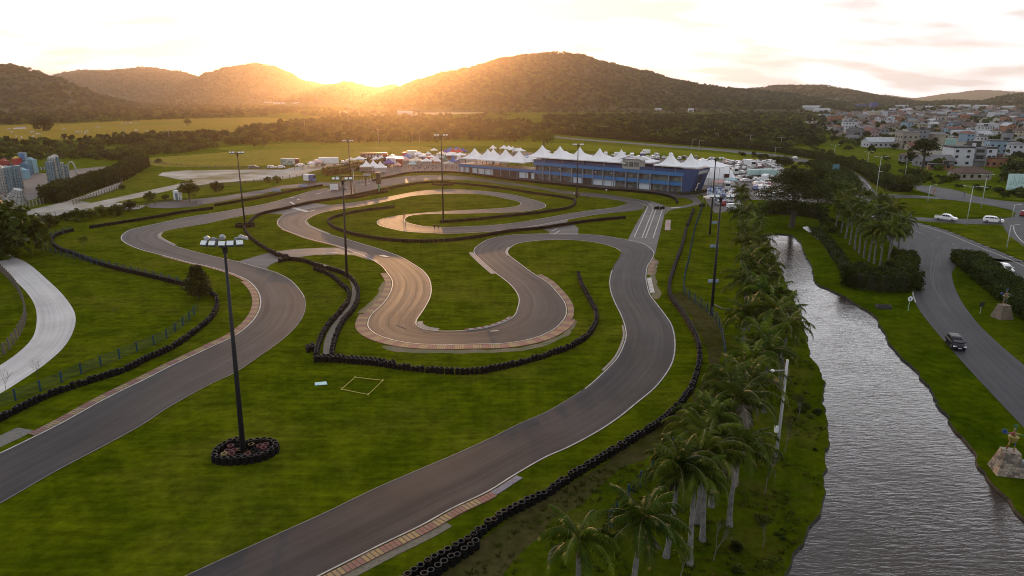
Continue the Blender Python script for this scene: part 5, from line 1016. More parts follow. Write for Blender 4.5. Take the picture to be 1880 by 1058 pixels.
def disc(base, top_y, lb, m, back, rz):
    t = thing('road_sign', lb, 'road sign', G(*base), rz); h = hpx(base, top_y); b = MB(); b.tube([(0, 0, 0), (0, 0, h)], .04, 6); link('post', b.mesh('post', M_LAMPP), t)
    b = MB(); b.lathe([(.02, 0), (.40, 0), (.42, .03), (.40, .05), (.02, .05)], (0, 0, 0), 20); o = link('disc', b.mesh('disc', m), t, (0, -.06, h-.42)); o.rotation_euler = (R(90), 0, 0)
    if back: b = MB(); b.box((0, -.125, h-.7), (.10, .02, .5)); link('symbol', b.mesh('symbol', back), t)
disc((1667,571), 544, 'round white road sign with dark bar left of the access road', M_SIGNW, mat('sign_dark', (.04, .08, .1), .5), 0.1)
disc((1799,576), 554, 'round dark back of a road sign on the grass beside the far statue', mat('sign_back', (.012, .012, .013), .6), None, 0)
M_ORANGE = mat('orange_post', (.45, .14, .03), .6)
for i, (x, y) in enumerate([(1671,404),(1835,411),(1714,357),(1770,362)]):
    t = thing('marker_post', f'short dark marker post at the roundabout edge, {nth(i)} of four', 'post', G(x, y), group='marker posts'); b = MB(); b.tube([(0, 0, 0), (0, 0, 1.3)], .12, 8); link('post', b.mesh('post', M_LBODY if i != 2 else M_ORANGE), t); b = MB(); b.box((0, 0, 1.3), (.5, .1, .5)); link('plate', b.mesh('plate', M_LBODY if i != 2 else M_ORANGE), t)
t = thing('direction_sign', 'teal direction sign standing by the far road', 'road sign', G(1533, 322)); b = MB(); b.box((0, 0, 1.6), (2.8, .12, 3.0)); link('board', b.mesh('board', mat('teal_sign', (.05, .16, .20), .5)), t)
for x in (-1, 1): b = MB(); b.box((x, .1, 0), (.12, .12, 1.6)); link('leg', b.mesh('leg', M_GALV), t)
t = thing('blue_pipe', 'pale driftwood branch lying on the lawn by the fence', 'branch', G(1312, 560)); t.name = 'fallen_branch'; b = MB(); Q = [G(*q)-G(1312, 560)+Vector((0, 0, .08)) for q in ((1311,560),(1325,567),(1340,569),(1357,573))]; b.tube(Q, [.12, .1, .08, .04], 5); link('branch', b.mesh('branch', M_TWIG), t)
for i, (x, y, hh, ww) in enumerate([(1121,966,1.5,.22),(1318,746,.6,.25)]):
    t = thing('blue_barrel', 'blue box half hidden among the near palms' if i == 0 else 'blue box behind the palm fronds, the farther one', 'box', G(x, y)); b = MB(); b.lathe([(ww*.9, 0), (ww, .1), (ww, hh-.1), (ww*.9, hh)], (0, 0, 0), 12, cap=True); link('barrel', b.mesh('barrel', mat('bright_blue', (.012, .03, .14), .5)), t)
for i in range(3): pass
# ---------------------------------------------------------------- vehicles
M_GLASS = mat('car_glass', (0.012, 0.014, 0.018), 0.08, spec=0.7); M_RIM = mat('rim', (0.25, 0.25, 0.26), .35, metal=.6); M_PLAS = mat('black_plastic', (0.015, 0.015, 0.016), .5)
M_HEADL = mat('headlight', (0.75, 0.77, 0.80), .15); M_TAILL = mat('tail_light', (0.35, 0.02, 0.02), .3); M_PLATE = mat('plate', (.5, .5, .5), .5)
PAINT = {}
for n_, c in dict(white=(.68, .68, .69), silver=(.34, .35, .37), black=(.012, .012, .016), grey=(.11, .115, .125), red=(.30, .018, .016), blue=(.02, .06, .22), wine=(.10, .012, .03), dark=(.008, .006, .014)).items():
    PAINT[n_] = mat('paint_'+n_, c, .38, tuple(v*.93 for v in c), .4, coat=0 if n_ == 'dark' else .3, metal=.1 if n_ in ('silver', 'grey') else 0, spec=.15 if n_ == 'dark' else .5)
def loft(b, S, mi=0, caps=True):
    """rings across the car; S = (x, half width bottom, half width top, z bottom, z top)"""
    k = len(b.v); n = 8
    for x, wb, wt, z0, z1 in S:
        c = min(.10, (z1-z0)*.22)
        for y, z in ((-wb+c, z0), (-wb, z0+c), (-(wb*.4+wt*.6), z1-c), (-wt+c*.9, z1), (wt-c*.9, z1), ((wb*.4+wt*.6), z1-c), (wb, z0+c), (wb-c, z0)): b.v.append((x, y, z))
    for i in range(len(S)-1):
        for j in range(n): b.f.append((k+i*n+j, k+(i+1)*n+j, k+(i+1)*n+(j+1) % n, k+i*n+(j+1) % n)); b.m.append(mi)
    if caps: b.f.append(tuple(k+j for j in range(n))); b.m.append(mi); e = k+(len(S)-1)*n; b.f.append(tuple(e+j for j in range(n))[::-1]); b.m.append(mi)
KINDS = {  # length, width, body sections, cabin sections, wheel x
 'hatchback': (4.0, .86, [(-2.0,.74,.70,.35,.80),(-1.88,.84,.76,.25,.98),(-1.2,.86,.80,.22,1.02),(0,.87,.80,.20,.98),(.9,.87,.80,.20,.95),(1.5,.85,.74,.22,.86),(1.9,.76,.66,.28,.72),(2.02,.62,.58,.35,.60)], [(-1.95,.70,.60,.92,1.02),(-1.60,.74,.60,.94,1.42),(-.9,.76,.62,.95,1.50),(.1,.76,.62,.94,1.48),(.55,.76,.61,.93,1.36),(1.15,.74,.64,.90,.97)], (-1.25,1.28)),
 'sedan': (4.6, .88, [(-2.3,.72,.68,.38,.85),(-2.15,.84,.74,.26,.96),(-1.3,.87,.80,.22,.98),(0,.88,.80,.20,.94),(1.0,.88,.80,.20,.92),(1.75,.85,.74,.22,.84),(2.2,.76,.66,.28,.72),(2.32,.62,.58,.36,.60)], [(-1.75,.72,.62,.92,.98),(-1.15,.75,.59,.92,1.36),(-.5,.76,.61,.92,1.43),(.3,.76,.61,.91,1.41),(.7,.75,.60,.90,1.30),(1.35,.74,.64,.88,.93)], (-1.4,1.42)),
 'suv': (4.7, .93, [(-2.35,.78,.74,.45,.95),(-2.22,.90,.82,.34,1.10),(-1.3,.93,.86,.30,1.14),(0,.93,.86,.28,1.10),(1.0,.93,.86,.28,1.08),(1.8,.91,.82,.30,1.02),(2.25,.84,.74,.34,.88),(2.36,.70,.66,.42,.74)], [(-2.28,.76,.66,1.04,1.16),(-2.0,.80,.68,1.08,1.58),(-1.1,.82,.70,1.08,1.70),(.1,.82,.70,1.07,1.68),(.6,.81,.68,1.06,1.55),(1.3,.79,.70,1.03,1.10)], (-1.42,1.42)),
 'pickup': (5.3, .93, [(-2.65,.84,.82,.55,1.05),(-2.55,.92,.90,.42,1.12),(-.9,.93,.90,.38,1.12),(.3,.93,.88,.36,1.10),(1.3,.93,.86,.36,1.08),(2.1,.91,.82,.38,1.04),(2.55,.84,.76,.42,.90),(2.66,.72,.68,.5,.76)], [(-1.0,.80,.70,1.08,1.20),(-.85,.82,.70,1.08,1.68),(-.1,.83,.71,1.08,1.78),(.5,.83,.71,1.07,1.76),(.9,.82,.69,1.06,1.62),(1.6,.80,.71,1.03,1.10)], (-1.65,1.65)),
 'van': (5.4, .98, [(-2.7,.90,.86,.4,1.2),(-2.62,.97,.95,.3,1.4),(0,.98,.96,.28,1.4),(1.5,.98,.94,.28,1.3),(2.4,.94,.84,.3,1.1),(2.68,.80,.74,.4,.85)], [(-2.66,.92,.84,1.1,2.2),(-2.4,.95,.85,1.3,2.42),(0,.95,.86,1.3,2.48),(1.1,.94,.84,1.25,2.40),(1.45,.92,.80,1.2,2.15),(2.3,.84,.76,1.0,1.15)], (-1.7,1.75)),
}
def glass_panels(b, kind, mi=0):
    C = KINDS[kind][3]
    def pt(i, u, s, out=.012):
        x, wb, wt, z0, z1 = C[i]; z0b = z0+.03; zz = z0b+(z1-.10-z0b)*u; cc = min(.10, (z1-z0)*.22); w = wb+(wb*.4+wt*.6-wb)*max(0, min(1, (zz-z0-cc)/(z1-z0-2*cc)))+out; return Vector((x, s*w, zz))
    for s in (-1, 1):
        for i in range(1, len(C)-2):
            a, c = C[i][0], C[i+1][0]
            if kind == 'van' and i < 3: continue
            sh = .04; A, B = pt(i, .1, s), pt(i+1, .1, s); D, E = pt(i, .95, s), pt(i+1, .95, s); d = (B-A)*(sh/max(.1, c-a)); q = (A+d, B-d, E-d, D+d)
            b.quad(*(q if s < 0 else q[::-1]), mi)
        # front quarter
        i = len(C)-2; A, B, D = pt(i, .1, s), pt(i+1, .1, s), pt(i, .95, s); B = A.lerp(B, .75); q = (A, B, D); b.add(q if s < 0 else q[::-1], [(0, 1, 2)], mi)
    def screen(i, j, out):
        a, c = C[i], C[j]; v = []
        for (x, wb, wt, z0, z1), up in ((c, 0), (a, 1)):
            w = (wt-.06) ; z = z1-.06 if up else z1+.0; v += [Vector((x+out, -w, z+.02)), Vector((x+out, w, z+.02))]
        return v
    n = len(C); v = screen(n-2, n-1, .035); b.quad(v[0], v[1], v[3], v[2], mi)
    if kind != 'van':
        v = screen(1, 0, -.035); b.quad(v[1], v[0], v[2], v[3], mi)
def wheel(b, x, y, r=.33, w=.22, mt=0, mr=1):
    T = Matrix.Translation((x, y, r)) @ Matrix.Rotation(math.pi/2, 4, 'X'); b.lathe([(r*.55, -w/2), (r*.92, -w/2), (r, -w*.35), (r, w*.35), (r*.92, w/2), (r*.55, w/2)], (0, 0, 0), 14, mt, T)
    b.lathe([(.02, w*.38), (r*.55, w*.44)], (0, 0, 0), 10, mr, T); b.lathe([(r*.55, -w*.44), (.02, -w*.38)], (0, 0, 0), 10, mr, T)
def car_parts(kind, near):
    Lc, W_, S, C, wx = KINDS[kind]; P = {}
    b = MB(); loft(b, S, 0); loft(b, C, 0)
    if kind == 'pickup': b.box((-1.8, 0, 1.10), (1.35, 1.5, .06), mi=1)
    P['body'] = b; b = MB(); glass_panels(b, kind); P['window'] = b
    return P
_cm = {}
def car_mesh(kind, paint):
    if (kind, paint) in _cm: return _cm[kind, paint]
    Lc, W_, S, C, wx = KINDS[kind]; b = MB(); loft(b, S, 0); loft(b, C, 0); glass_panels(b, kind, 1)
    for x in wx:
        for s in (-1, 1): wheel(b, x, s*(W_-.10), mt=2, mr=3)
    x1, x0 = S[-1][0], S[0][0]; z1 = S[-2][4]
    for s in (-1, 1): b.box((x1-.14, s*.58, z1-.16), (.22, .34, .13), mi=4); b.box((x0+.10, s*.64, .75), (.12, .24, .22), mi=5)
    if kind == 'pickup': b.box((-1.8, 0, 1.10), (1.35, 1.5, .06), mi=2)
    _cm[kind, paint] = b.mesh(kind, [PAINT[paint], M_GLASS, M_PLAS, M_RIM, M_HEADL, M_TAILL]); return _cm[kind, paint]
def near_car(kind, paint, base, rz, label):
    Lc, W_, S, C, wx = KINDS[kind]; t = thing(kind if kind != 'suv' else 'sport_utility_car', label, 'car', G(*base, .0)+Vector((0, 0, .05)), rz)
    P = car_parts(kind, True); link('body', P['body'].mesh('body', [PAINT[paint], M_PLAS], False), t); link('window', P['window'].mesh('window', M_GLASS), t)
    for x in wx:
        for s in (-1, 1):
            b = MB(); wheel(b, 0, 0, mt=0, mr=0); k = b.f; m2 = MB(); T = Matrix.Translation((0, 0, .33)) @ Matrix.Rotation(math.pi/2, 4, 'X'); m2.lathe([(.10, .13), (.19, .12)], (0, 0, 0), 10, 0, T); m2.lathe([(.19, -.12), (.10, -.13)], (0, 0, 0), 10, 0, T)
            w = link('wheel', b.mesh('wheel', M_PLAS, True), t, (x, s*(W_-.10), 0)); link('rim', m2.mesh('rim', M_RIM), w)
    x1, x0 = S[-1][0], S[0][0]; z1 = S[-2][4]
    for s in (-1, 1):
        b = MB(); b.box((x1-.14, s*.58, z1-.16), (.24, .36, .14)); link('headlight', b.mesh('headlight', M_HEADL), t); b = MB(); b.box((x0+.10, s*.64, .75), (.12, .24, .22)); link('tail_light', b.mesh('tail_light', M_TAILL), t)
        b = MB(); b.box((C[-1][0]-.25, s*(W_+.06), .95), (.12, .18, .13)); link('mirror', b.mesh('mirror', PAINT[paint]), t)
    b = MB(); b.box((x1+.01, 0, .38), (.03, .42, .12)); link('number_plate', b.mesh('number_plate', M_PLATE), t); b = MB(); b.box((x1-.02, 0, .55), (.05, .9, .10)); link('grille', b.mesh('grille', M_PLAS), t)
    return t
def head(a, c): A, C = G(*a), G(*c); d = C-A; return math.atan2(d.y, d.x)
near_car('hatchback', 'dark', (1753,637), head((1740,620), (1766,650)), 'dark purple hatchback with pale reflecting roof driving down the access road')
near_car('pickup', 'white', (1736,405), head((1715,402), (1757,406.5)), 'white double-cab pickup on the roundabout')
near_car('suv', 'white', (1823,409), head((1800,407.5), (1845,411)), 'white car on the roundabout right of the pickup')
near_car('hatchback', 'white', (1845,499), head((1830,489), (1870,510)), 'white car behind the hedge on the diagonal road')
near_car('hatchback', 'red', (1880,396), head((1868,400), (1890,385)), 'red car cut by the right edge at the roundabout')
near_car('sedan', 'white', (1459,292), head((1470,294), (1450,290)), 'white car alone on the far road')
t = thing('motorcycle', 'small dark motorcycle on the far road', 'motorcycle', G(1510, 305), 2.6); b = MB(); wheel(b, -.65, 0, .3, .12); wheel(b, .65, 0, .3, .12); link('wheels', b.mesh('wheels', M_PLAS), t); b = MB(); b.box((0, 0, .45), (1.1, .3, .4), top=.7); link('body', b.mesh('body', PAINT['black']), t)
# parked cars, rows of the car park: (x, y, kind, colour, heading degrees)
LOT = [(1331.6,301,'hatchback','silver',100),(1342,300.5,'hatchback','silver',95),(1352.5,300.5,'hatchback','white',80),(1356,304,'sedan','white',70),(1339.7,304.5,'hatchback','grey',100),(1339,309.5,'hatchback','white',110),(1353,309,'suv','white',260),(1365.8,310.5,'sedan','white',70),(1374,311,'suv','silver',75),(1383.6,301.5,'hatchback','white',255),(1392.6,302.5,'suv','silver',265),(1400.7,306,'hatchback','wine',250),(1384.5,306,'hatchback','red',10),(1393.5,306.5,'sedan','white',260),(1385.5,313,'sedan','black',5),(1395,311,'hatchback','wine',15),(1406.3,300,'suv','white',150),(1415,303.5,'hatchback','white',140),(1421,306,'sedan','white',135),(1426,309,'suv','white',130),(1430,313,'hatchback','white',125),(1429,322,'hatchback','white',110),(1352,315,'hatchback','white',80),(1363,319,'hatchback','white',45),(1374,316,'sedan','silver',60),(1370,328,'sedan','black',5),(1378,329,'hatchback','black',0),(1356,329.5,'hatchback','white',95),(1369.5,334,'sedan','white',5),(1386,332,'hatchback','white',80),(1395,332,'hatchback','silver',85),(1387.5,341,'hatchback','white',265),(1386.5,348.5,'hatchback','blue',265),(1399,339,'hatchback','white',60),(1398,343.5,'hatchback','red',60),(1396,348,'sedan','white',60),(1408,353,'pickup','silver',0),(1400.5,361,'sedan','white',355),(1422.5,362,'sedan','silver',355),(1412,325,'sedan','white',100),(1416,318,'hatchback','grey',90),(1347,353,'hatchback','white',15),(1344,358.5,'sedan','white',10),(1338.5,364,'hatchback','red',80),(1338,371,'hatchback','white',85),(1345,349,'hatchback','red',100),(1450,366,'hatchback','silver',10),(1438,360,'hatchback','grey',5),(1462,371,'hatchback','white',10),(1324,305,'hatchback','white',90),(1317,303,'sedan','white',85),(1310,300,'hatchback','wine',90),(1303,300.5,'hatchback','white',85),(1297,301.5,'suv','silver',90)]
BACK = [(1098.5,285,'hatchback','grey',90),(1105,288,'hatchback','silver',70),(1149,291,'hatchback','grey',80),(1170,292,'suv','silver',80),(1201,290.5,'suv','white',30),(1218,291.5,'hatchback','white',90),(1225.5,293,'hatchback','silver',80),(1235,294.5,'hatchback','white',90),(1257,291,'suv','black',60),(1264,293.5,'hatchback','white',90),(1270,298,'hatchback','grey',85),(1276.6,298,'suv','silver',90),(1284.3,298,'sedan','white',90),(1295.8,298,'hatchback','white',90),(1300,297,'hatchback','silver',90),(1289,295.5,'hatchback','white',95),(1112,287,'van','white',80),(1184.7,283,'van','white',190)]
LEFT = [(466,310,'suv','grey',20),(499,309.5,'hatchback','white',10),(514.5,309.5,'sedan','white',200),(551,305.5,'sedan','white',200),(545,300,'van','wine',110),(630,300,'hatchback','white',90),(636,301,'sedan','silver',90)]
def park(lst, where, grp):
    lst = sorted(lst, key=lambda c: c[0]); cnt = {}
    for x, y, k, c, d in lst:
        key = (c, k); i = cnt.get(key, 0); cnt[key] = i+1; tot = sum(1 for q in lst if (q[3], q[2]) == key)
        kn = {'suv': 'tall car'}.get(k, k); pos = f', {nth(i)} from the left' if tot > 1 else ''
        o = link({'suv': 'tall_car'}.get(k, k), car_mesh(k, c), None, G(x, y)+Vector((0, 0, .03)), R(d)); tag(o, f'{ {"dark":"dark purple"}.get(c, c)} {kn} parked {where}{pos}', 'car', grp)
PC = random.Random(5)
PADC = [(PC.uniform(700, 845), PC.uniform(285, 300), PC.choice(['van', 'hatchback', 'suv', 'van', 'pickup']), PC.choice(['white', 'white', 'white', 'silver', 'black', 'red', 'blue']), PC.uniform(0, 360)) for _ in range(34)]+[(PC.uniform(1100, 1290), PC.uniform(286, 297), PC.choice(['hatchback', 'suv', 'van', 'sedan']), PC.choice(['white', 'white', 'silver', 'grey']), 80+PC.uniform(-20, 20)) for _ in range(26)]
park(PADC, 'in the paddock', 'vehicles of the paddock')
LOT += [(PC.uniform(1300, 1345), PC.uniform(297, 303), PC.choice(['hatchback', 'sedan', 'suv']), PC.choice(['white', 'silver', 'grey', 'wine']), 85+PC.uniform(-15, 15)) for _ in range(12)]+[(PC.uniform(1345, 1425), PC.uniform(297, 304), PC.choice(['hatchback', 'sedan']), PC.choice(['white', 'white', 'silver', 'red']), 85+PC.uniform(-25, 25)) for _ in range(14)]+[(PC.uniform(1318, 1350), PC.uniform(352, 380), 'hatchback', PC.choice(['white', 'red', 'silver']), 80+PC.uniform(-15, 15)) for _ in range(7)]+[(1392+i*5+PC.uniform(-1, 1), 335+i*.3+k*5.5, PC.choice(['hatchback', 'sedan']), PC.choice(['white', 'white', 'silver', 'red', 'grey']), 60) for i in range(5) for k in (0, 1, 2)]
park(LOT, 'in the car park', 'cars in the car park'); park(BACK, 'behind the pit building', 'cars behind the pit building'); park(LEFT, 'on the gravel lot at the left', 'cars on the gravel lot')
# trucks, buses, trailer
def truck(nm, base, rz, Lb, hb, cab, label, box, cabm, cat='truck', z0=1.0, w=2.5, text=None):
    t = thing(nm, label, cat, G(*base), rz); b = MB(); b.box((0, 0, z0), (Lb, w, hb-z0)); link('cargo_box', b.mesh('cargo_box', box), t)
    b = MB(); b.box((0, 0, .6), (Lb+.2, w*.6, .4)); link('chassis', b.mesh('chassis', M_PLAS), t)
    for x in ([-Lb*.35, -Lb*.22, Lb*.3] if Lb > 7 else [-Lb*.3, Lb*.3]):
        for s in (-1, 1): b = MB(); wheel(b, 0, 0, .5, .3, 0, 1); link('wheel', b.mesh('wheel', [M_PLAS, M_RIM]), t, (x, s*w*.42, 0))
    if cab:
        x = cab*(Lb/2+1.1); b = MB(); b.box((x, 0, .5), (2.0, w*.96, 2.5), top=.85, topy=.94); link('cab', b.mesh('cab', cabm), t)
        b = MB(); b.box((x+cab*.95, 0, 1.7), (.1, w*.8, .9)); link('windscreen', b.mesh('windscreen', M_GLASS), t)
        for s in (-1, 1): b = MB(); wheel(b, 0, 0, .5, .3, 0, 1); link('wheel', b.mesh('wheel', [M_PLAS, M_RIM]), t, (x, s*w*.42, 0))
    return t
M_BOXW = mat('box_white', (.62, .64, .66), .4, (.5, .53, .55), .5); M_BOXR = mat('box_red', (.28, .02, .02), .4, (.10, .012, .014), .25); M_BUSG = mat('bus_teal', (.30, .38, .40), .35, (.10, .16, .12), .8, contrast=.1); M_AWN = mat('pinkish_awning', (.5, .38, .34), .8); M_TEAL = mat('box_teal', (.42, .56, .54), .4, (.25, .42, .42), .6)
truck('box_truck', (604,304), R(6), 9.2, 3.9, -1, 'big white box truck behind the dark hedge', M_BOXW, M_BOXW)
truck('motorhome', (529,305), R(-12), 6.2, 3.6, 0, 'teal and white decorated bus on the gravel lot', M_BUSG, M_BUSG, 'bus', .7)
tr = truck('race_trailer', (687,296), R(8), 13.4, 4.2, 0, 'long black and red race trailer with white lettering', mat('trailer_paint', (.035, .008, .010), .4, (.03, .008, .01), .3), M_BOXR, 'trailer', 1.0)
b = MB(); b.box((5.3, 0, .99), (3.0, 2.53, 3.22)); o = link('rear_panel', b.mesh('rear_panel', M_BOXR), tr); o['label'] = 'bright red end of the trailer'
fc = bpy.data.curves.new('lettering', 'FONT'); fc.body = 'THUNDER'; fc.size = 2.0; fc.align_x = 'CENTER'; fc.extrude = .01; fo = bpy.data.objects.new('tmp', fc); COL.objects.link(fo); bpy.context.view_layer.update()
lm = bpy.data.meshes.new_from_object(fo.evaluated_get(bpy.context.evaluated_depsgraph_get())); bpy.data.objects.remove(fo); lm.materials.clear(); lm.materials.append(MATS['sign_white']); o = link('lettering', lm, tr, (.2, -1.275, 2.0)); o.rotation_euler = (R(90), 0, 0)
truck('box_truck', (1374,306.5), R(100), 5.2, 3.4, -1, 'white box truck parked among the cars in the back row', M_BOXW, M_BOXW)
truck('covered_truck', (1386,325), R(3), 6.2, 3.2, 0, 'pale green covered trailer in the middle of the car park', M_TEAL, M_TEAL, 'trailer')
truck('covered_truck', (1406,325.5), R(8), 5.6, 3.4, 1, 'pale green truck right of the covered trailer', M_TEAL, M_TEAL)
truck('delivery_van', (1332.5,348), R(262), 3.6, 3.0, 1, 'white van with dark windscreen near the dome tent', M_BOXW, M_BOXW, 'van', .6, 2.1)
truck('delivery_van', (1403,335), R(60), 3.6, 2.9, 1, 'white van at the far side of the parked red car', M_BOXW, M_BOXW, 'van', .6, 2.1)
truck('minibus', (1348,320), R(265), 3.4, 2.6, 1, 'white minibus right of the dome tent', M_BOXW, M_BOXW, 'van', .6, 2.0)
truck('box_truck', (1138,291), R(5), 6, 3.3, 0, 'white trailer behind the pit building roof', M_BOXW, M_BOXW); truck('minibus', (1160,292), R(80), 3.4, 2.9, 1, 'white van standing behind the pit building', M_BOXW, M_BOXW, 'van', .6, 2.1); truck('coach', (1179,294), R(80), 5, 3.6, 0, 'orange roofed coach behind the pit building', mat('coach_blue', (.05, .06, .16), .4), M_BOXW, 'bus', .6)
truck('motorhome', (947,283), R(5), 4, 3.4, 0, 'white motorhome above the low terrace canopies', M_BOXW, M_BOXW, 'van'); truck('box_truck', (757,289), R(2), 5, 3.6, 0, 'white box trailer among the paddock tents', M_BOXW, M_BOXW); truck('box_truck', (722,304), R(-8), 6, 3.8, 0, 'white trailer with dark side near the purple gazebo', M_BOXW, M_BOXW); truck('cargo_container', (734,306), R(2), 3, 3.8, 0, 'red container next to the white trailer', M_BOXR, M_BOXR, 'container', .2)
truck('box_truck', (1348,386), R(190), 4.5, 2.0, 0, 'low white trailer beside the parked cars near the palms', M_BOXW, M_BOXW, 'trailer', .5, 1.8)
truck('service_cart', (565,334), R(-25), 2.6, 3.0, 1, 'small white and blue service truck on the grass by the lot', M_BOXW, mat('cab_blue', (.03, .09, .30), .4), 'truck', .6, 2.0)
# ---------------------------------------------------------------- tents
M_FAB = mat('white_canvas', (.66, .67, .70), .8, (.58, .59, .62), .5)
def canvas(n, c): return mat('canvas_'+n, c, .8, tuple(v*.8 for v in c), .8)
CAN = {'white': M_FAB, 'blue': canvas('blue', (.03, .12, .36)), 'red': canvas('red', (.40, .03, .03)), 'green': canvas('green', (.06, .17, .14)), 'teal': canvas('teal', (.30, .46, .50)), 'purple': canvas('purple', (.04, .035, .26)), 'cream': canvas('cream', (.58, .50, .42)), 'pink': canvas('pink', (.50, .32, .30)), 'grey': canvas('grey', (.30, .32, .34))}
_tm = {}
def peak_mesh(a, dz, m, power=2.1, val=.35):
    k = (round(a, 1), round(dz, 1), m, power)
    if k in _tm: return _tm[k]
    b = MB(); n = 8; ring = 7
    for i in range(ring+1):
        s = i/ring; z = dz*(1-s)**power if i else dz; s_ = max(s, .015)
        for q in range(4*n):
            e, f = divmod(q, n); u = f/n*2-1; x, y = [(u, -1), (1, u), (-u, 1), (-1, -u)][e]; sag = -.10*dz*(1-u*u)*s*(1-s)*2
            b.v.append((x*a/2*s_, y*a/2*s_, z+sag))
    for q in range(4*n): e, f = divmod(q, n); u = f/n*2-1; x, y = [(u, -1), (1, u), (-u, 1), (-1, -u)][e]; b.v.append((x*a/2*1.004, y*a/2*1.004, -val))
    for i in range(ring+1):
        for q in range(4*n): b.f.append((i*4*n+q, (i+1)*4*n+q, (i+1)*4*n+(q+1) % (4*n), i*4*n+(q+1) % (4*n))); b.m.append(0)
    b.f.append(tuple(range(4*n))); b.m.append(0); _tm[k] = b.mesh('canopy_roof', CAN[m], False); return _tm[k]
def tent(nm, p, rz, a, eave, dz, col, label, group, power=2.1, walls=0, base=0.0):
    t = thing(nm, label, 'tent', p, rz, group); link('roof', peak_mesh(a, dz, col, power), t, (0, 0, eave))
    if ('pm', eave) not in _tm: b = MB(); b.tube([(0, 0, 0), (0, 0, eave)], .07, 6); _tm['pm', eave] = b.mesh('pole', M_GALV)
    for x, y in ((-1, -1), (1, -1), (1, 1), (-1, 1)): link('pole', _tm['pm', eave], t, (x*a*.48, y*a*.48, 0))
    if walls:
        b = MB()
        for e in range(walls): c = [(0, .98), (-.98, 0), (.98, 0), (0, -.98)][e]; b.box((c[0]*a/2, c[1]*a/2, 0), (a*.96 if c[0] == 0 else .05, .05 if c[0] == 0 else a*.96, eave-.3))
        link('side_wall', b.mesh('side_wall', CAN[col]), t)
    return t
for i, (x, y, ln) in enumerate([(671,317,3),(684,316.5,1),(697,319,1)]):
    tent('marquee', G(x, y)+Vector((0, 2.5, 0)), .12, 5.4, 2.7, 2.6, 'white', f'peak of the white marquee by the fence, {["left", "middle", "right"][i]} one of three', 'white marquee row', 1.9, ln)
cols = ['white', 'white', 'white', 'teal', 'cream', 'white', 'blue', 'white', 'grey', 'red', 'white', 'pink', 'green', 'white', 'blue', 'white']
PAD = [(714,308,5,'purple',2.0),(700,300,4,'white',1.6),(690,301,4,'white',1.6),(746,302,4,'pink',1.5),(763,303,6,'cream',1.5),(757,310,3.5,'teal',1.5),(783,304,5,'white',1.3),(803,304,3.4,'white',3.4),(818,303,3.4,'green',3.0),(832,305,3.6,'blue',3.4),(824,309,4.5,'grey',1.2),(793,297,4,'white',1.3),(776,295,4,'white',1.3),(748,296,5,'blue',1.6),(770,291,5,'white',1.4),(797,283,4,'white',1.2),(786,290,3,'white',1.2),(820,287,5,'purple',1.6),(832,286,5,'red',1.8),(842,286,5,'red',1.8),(826,283,6,'blue',1.6),(838,282,6,'blue',1.5),(850,285,5,'purple',1.6),(812,290,6,'cream',1.0),(828,292,7,'white',1.0),(845,292,6,'white',1.2),(730,312,3,'pink',1.4),(720,297,5,'white',1.4),(708,301,4,'blue',1.2),(735,300,4,'white',1.2),(810,297,3,'teal',1.2),(925,279,5,'white',1.8),(934,280,5,'white',1.8),(941,282,5,'white',1.8),(905,279,4,'white',1.8),(955,284,6,'white',1.6),(1000,285,6,'white',1.5),(1030,287,7,'white',1.5),(968,297,5,'blue',1.6),(975,300,5,'white',1.6),(955,296,5,'pink',1.6),(645,302,5,'cream',1.2),(660,300,6,'white',1.2),(580,306,6,'pink',.9),(572,309,3,'white',.8)]
PAD.sort(key=lambda q: q[0]); cnt = {}
for x, y, a, c, dz in PAD:
    i = cnt.get(c, 0); cnt[c] = i+1; tent('gazebo', G(x, y), RND.uniform(-.2, .2), a, 2.4, dz, c, f'{c} paddock gazebo, {nth(i)} {c} one from the left', 'gazebos of the paddock', 1.6 if dz < 2.5 else 2.2)
# big white dome tent
t = thing('dome_tent', 'big white dome tent between the pit building and the car park', 'tent', G(1318, 338)); b = MB(); n = 16
prof = [(1, 0), (1.0, .33), (.93, .40), (.78, .58), (.55, .78), (.28, .93), (.03, 1)]
vs = []
for s, z in prof:
    for k in range(n): a = 2*math.pi*(k+.5)/n; rx = 6.2*s*(abs(math.cos(a))**.7*(1 if math.cos(a) > 0 else -1)); ry = 5.0*s*(abs(math.sin(a))**.7*(1 if math.sin(a) > 0 else -1)); b.v.append((rx, ry, z*8.2))
for i in range(len(prof)-1):
    for k in range(n): b.f.append((i*n+k, i*n+(k+1) % n, (i+1)*n+(k+1) % n, (i+1)*n+k)); b.m.append(0)
link('canvas', b.mesh('canvas', M_FAB), t); b = MB(); b.box((1.6, -5.06, 3.0), (2.0, .1, 1.4)); link('opening', b.mesh('opening', mat('dark_red', (.05, .01, .01), .8)), t)
tent('marquee', G(1296, 327), 0, 7, 3.5, 2.0, 'white', 'low white tent leaning on the left of the dome tent', 'white tents by the car park'); tent('marquee', G(1290, 312), 0, 8, 3.5, 1.8, 'white', 'low white tent between dome tent and roof terrace', 'white tents by the car park')
tent('gazebo', G(1325, 347), .1, 6, 2.6, .9, 'pink', 'flat pinkish canopy in front of the dome tent', 'white tents by the car park', 1.2); tent('gazebo', G(1342, 343), .1, 4, 2.6, .9, 'teal', 'flat teal canopy right of the dome tent', 'white tents by the car park', 1.2)
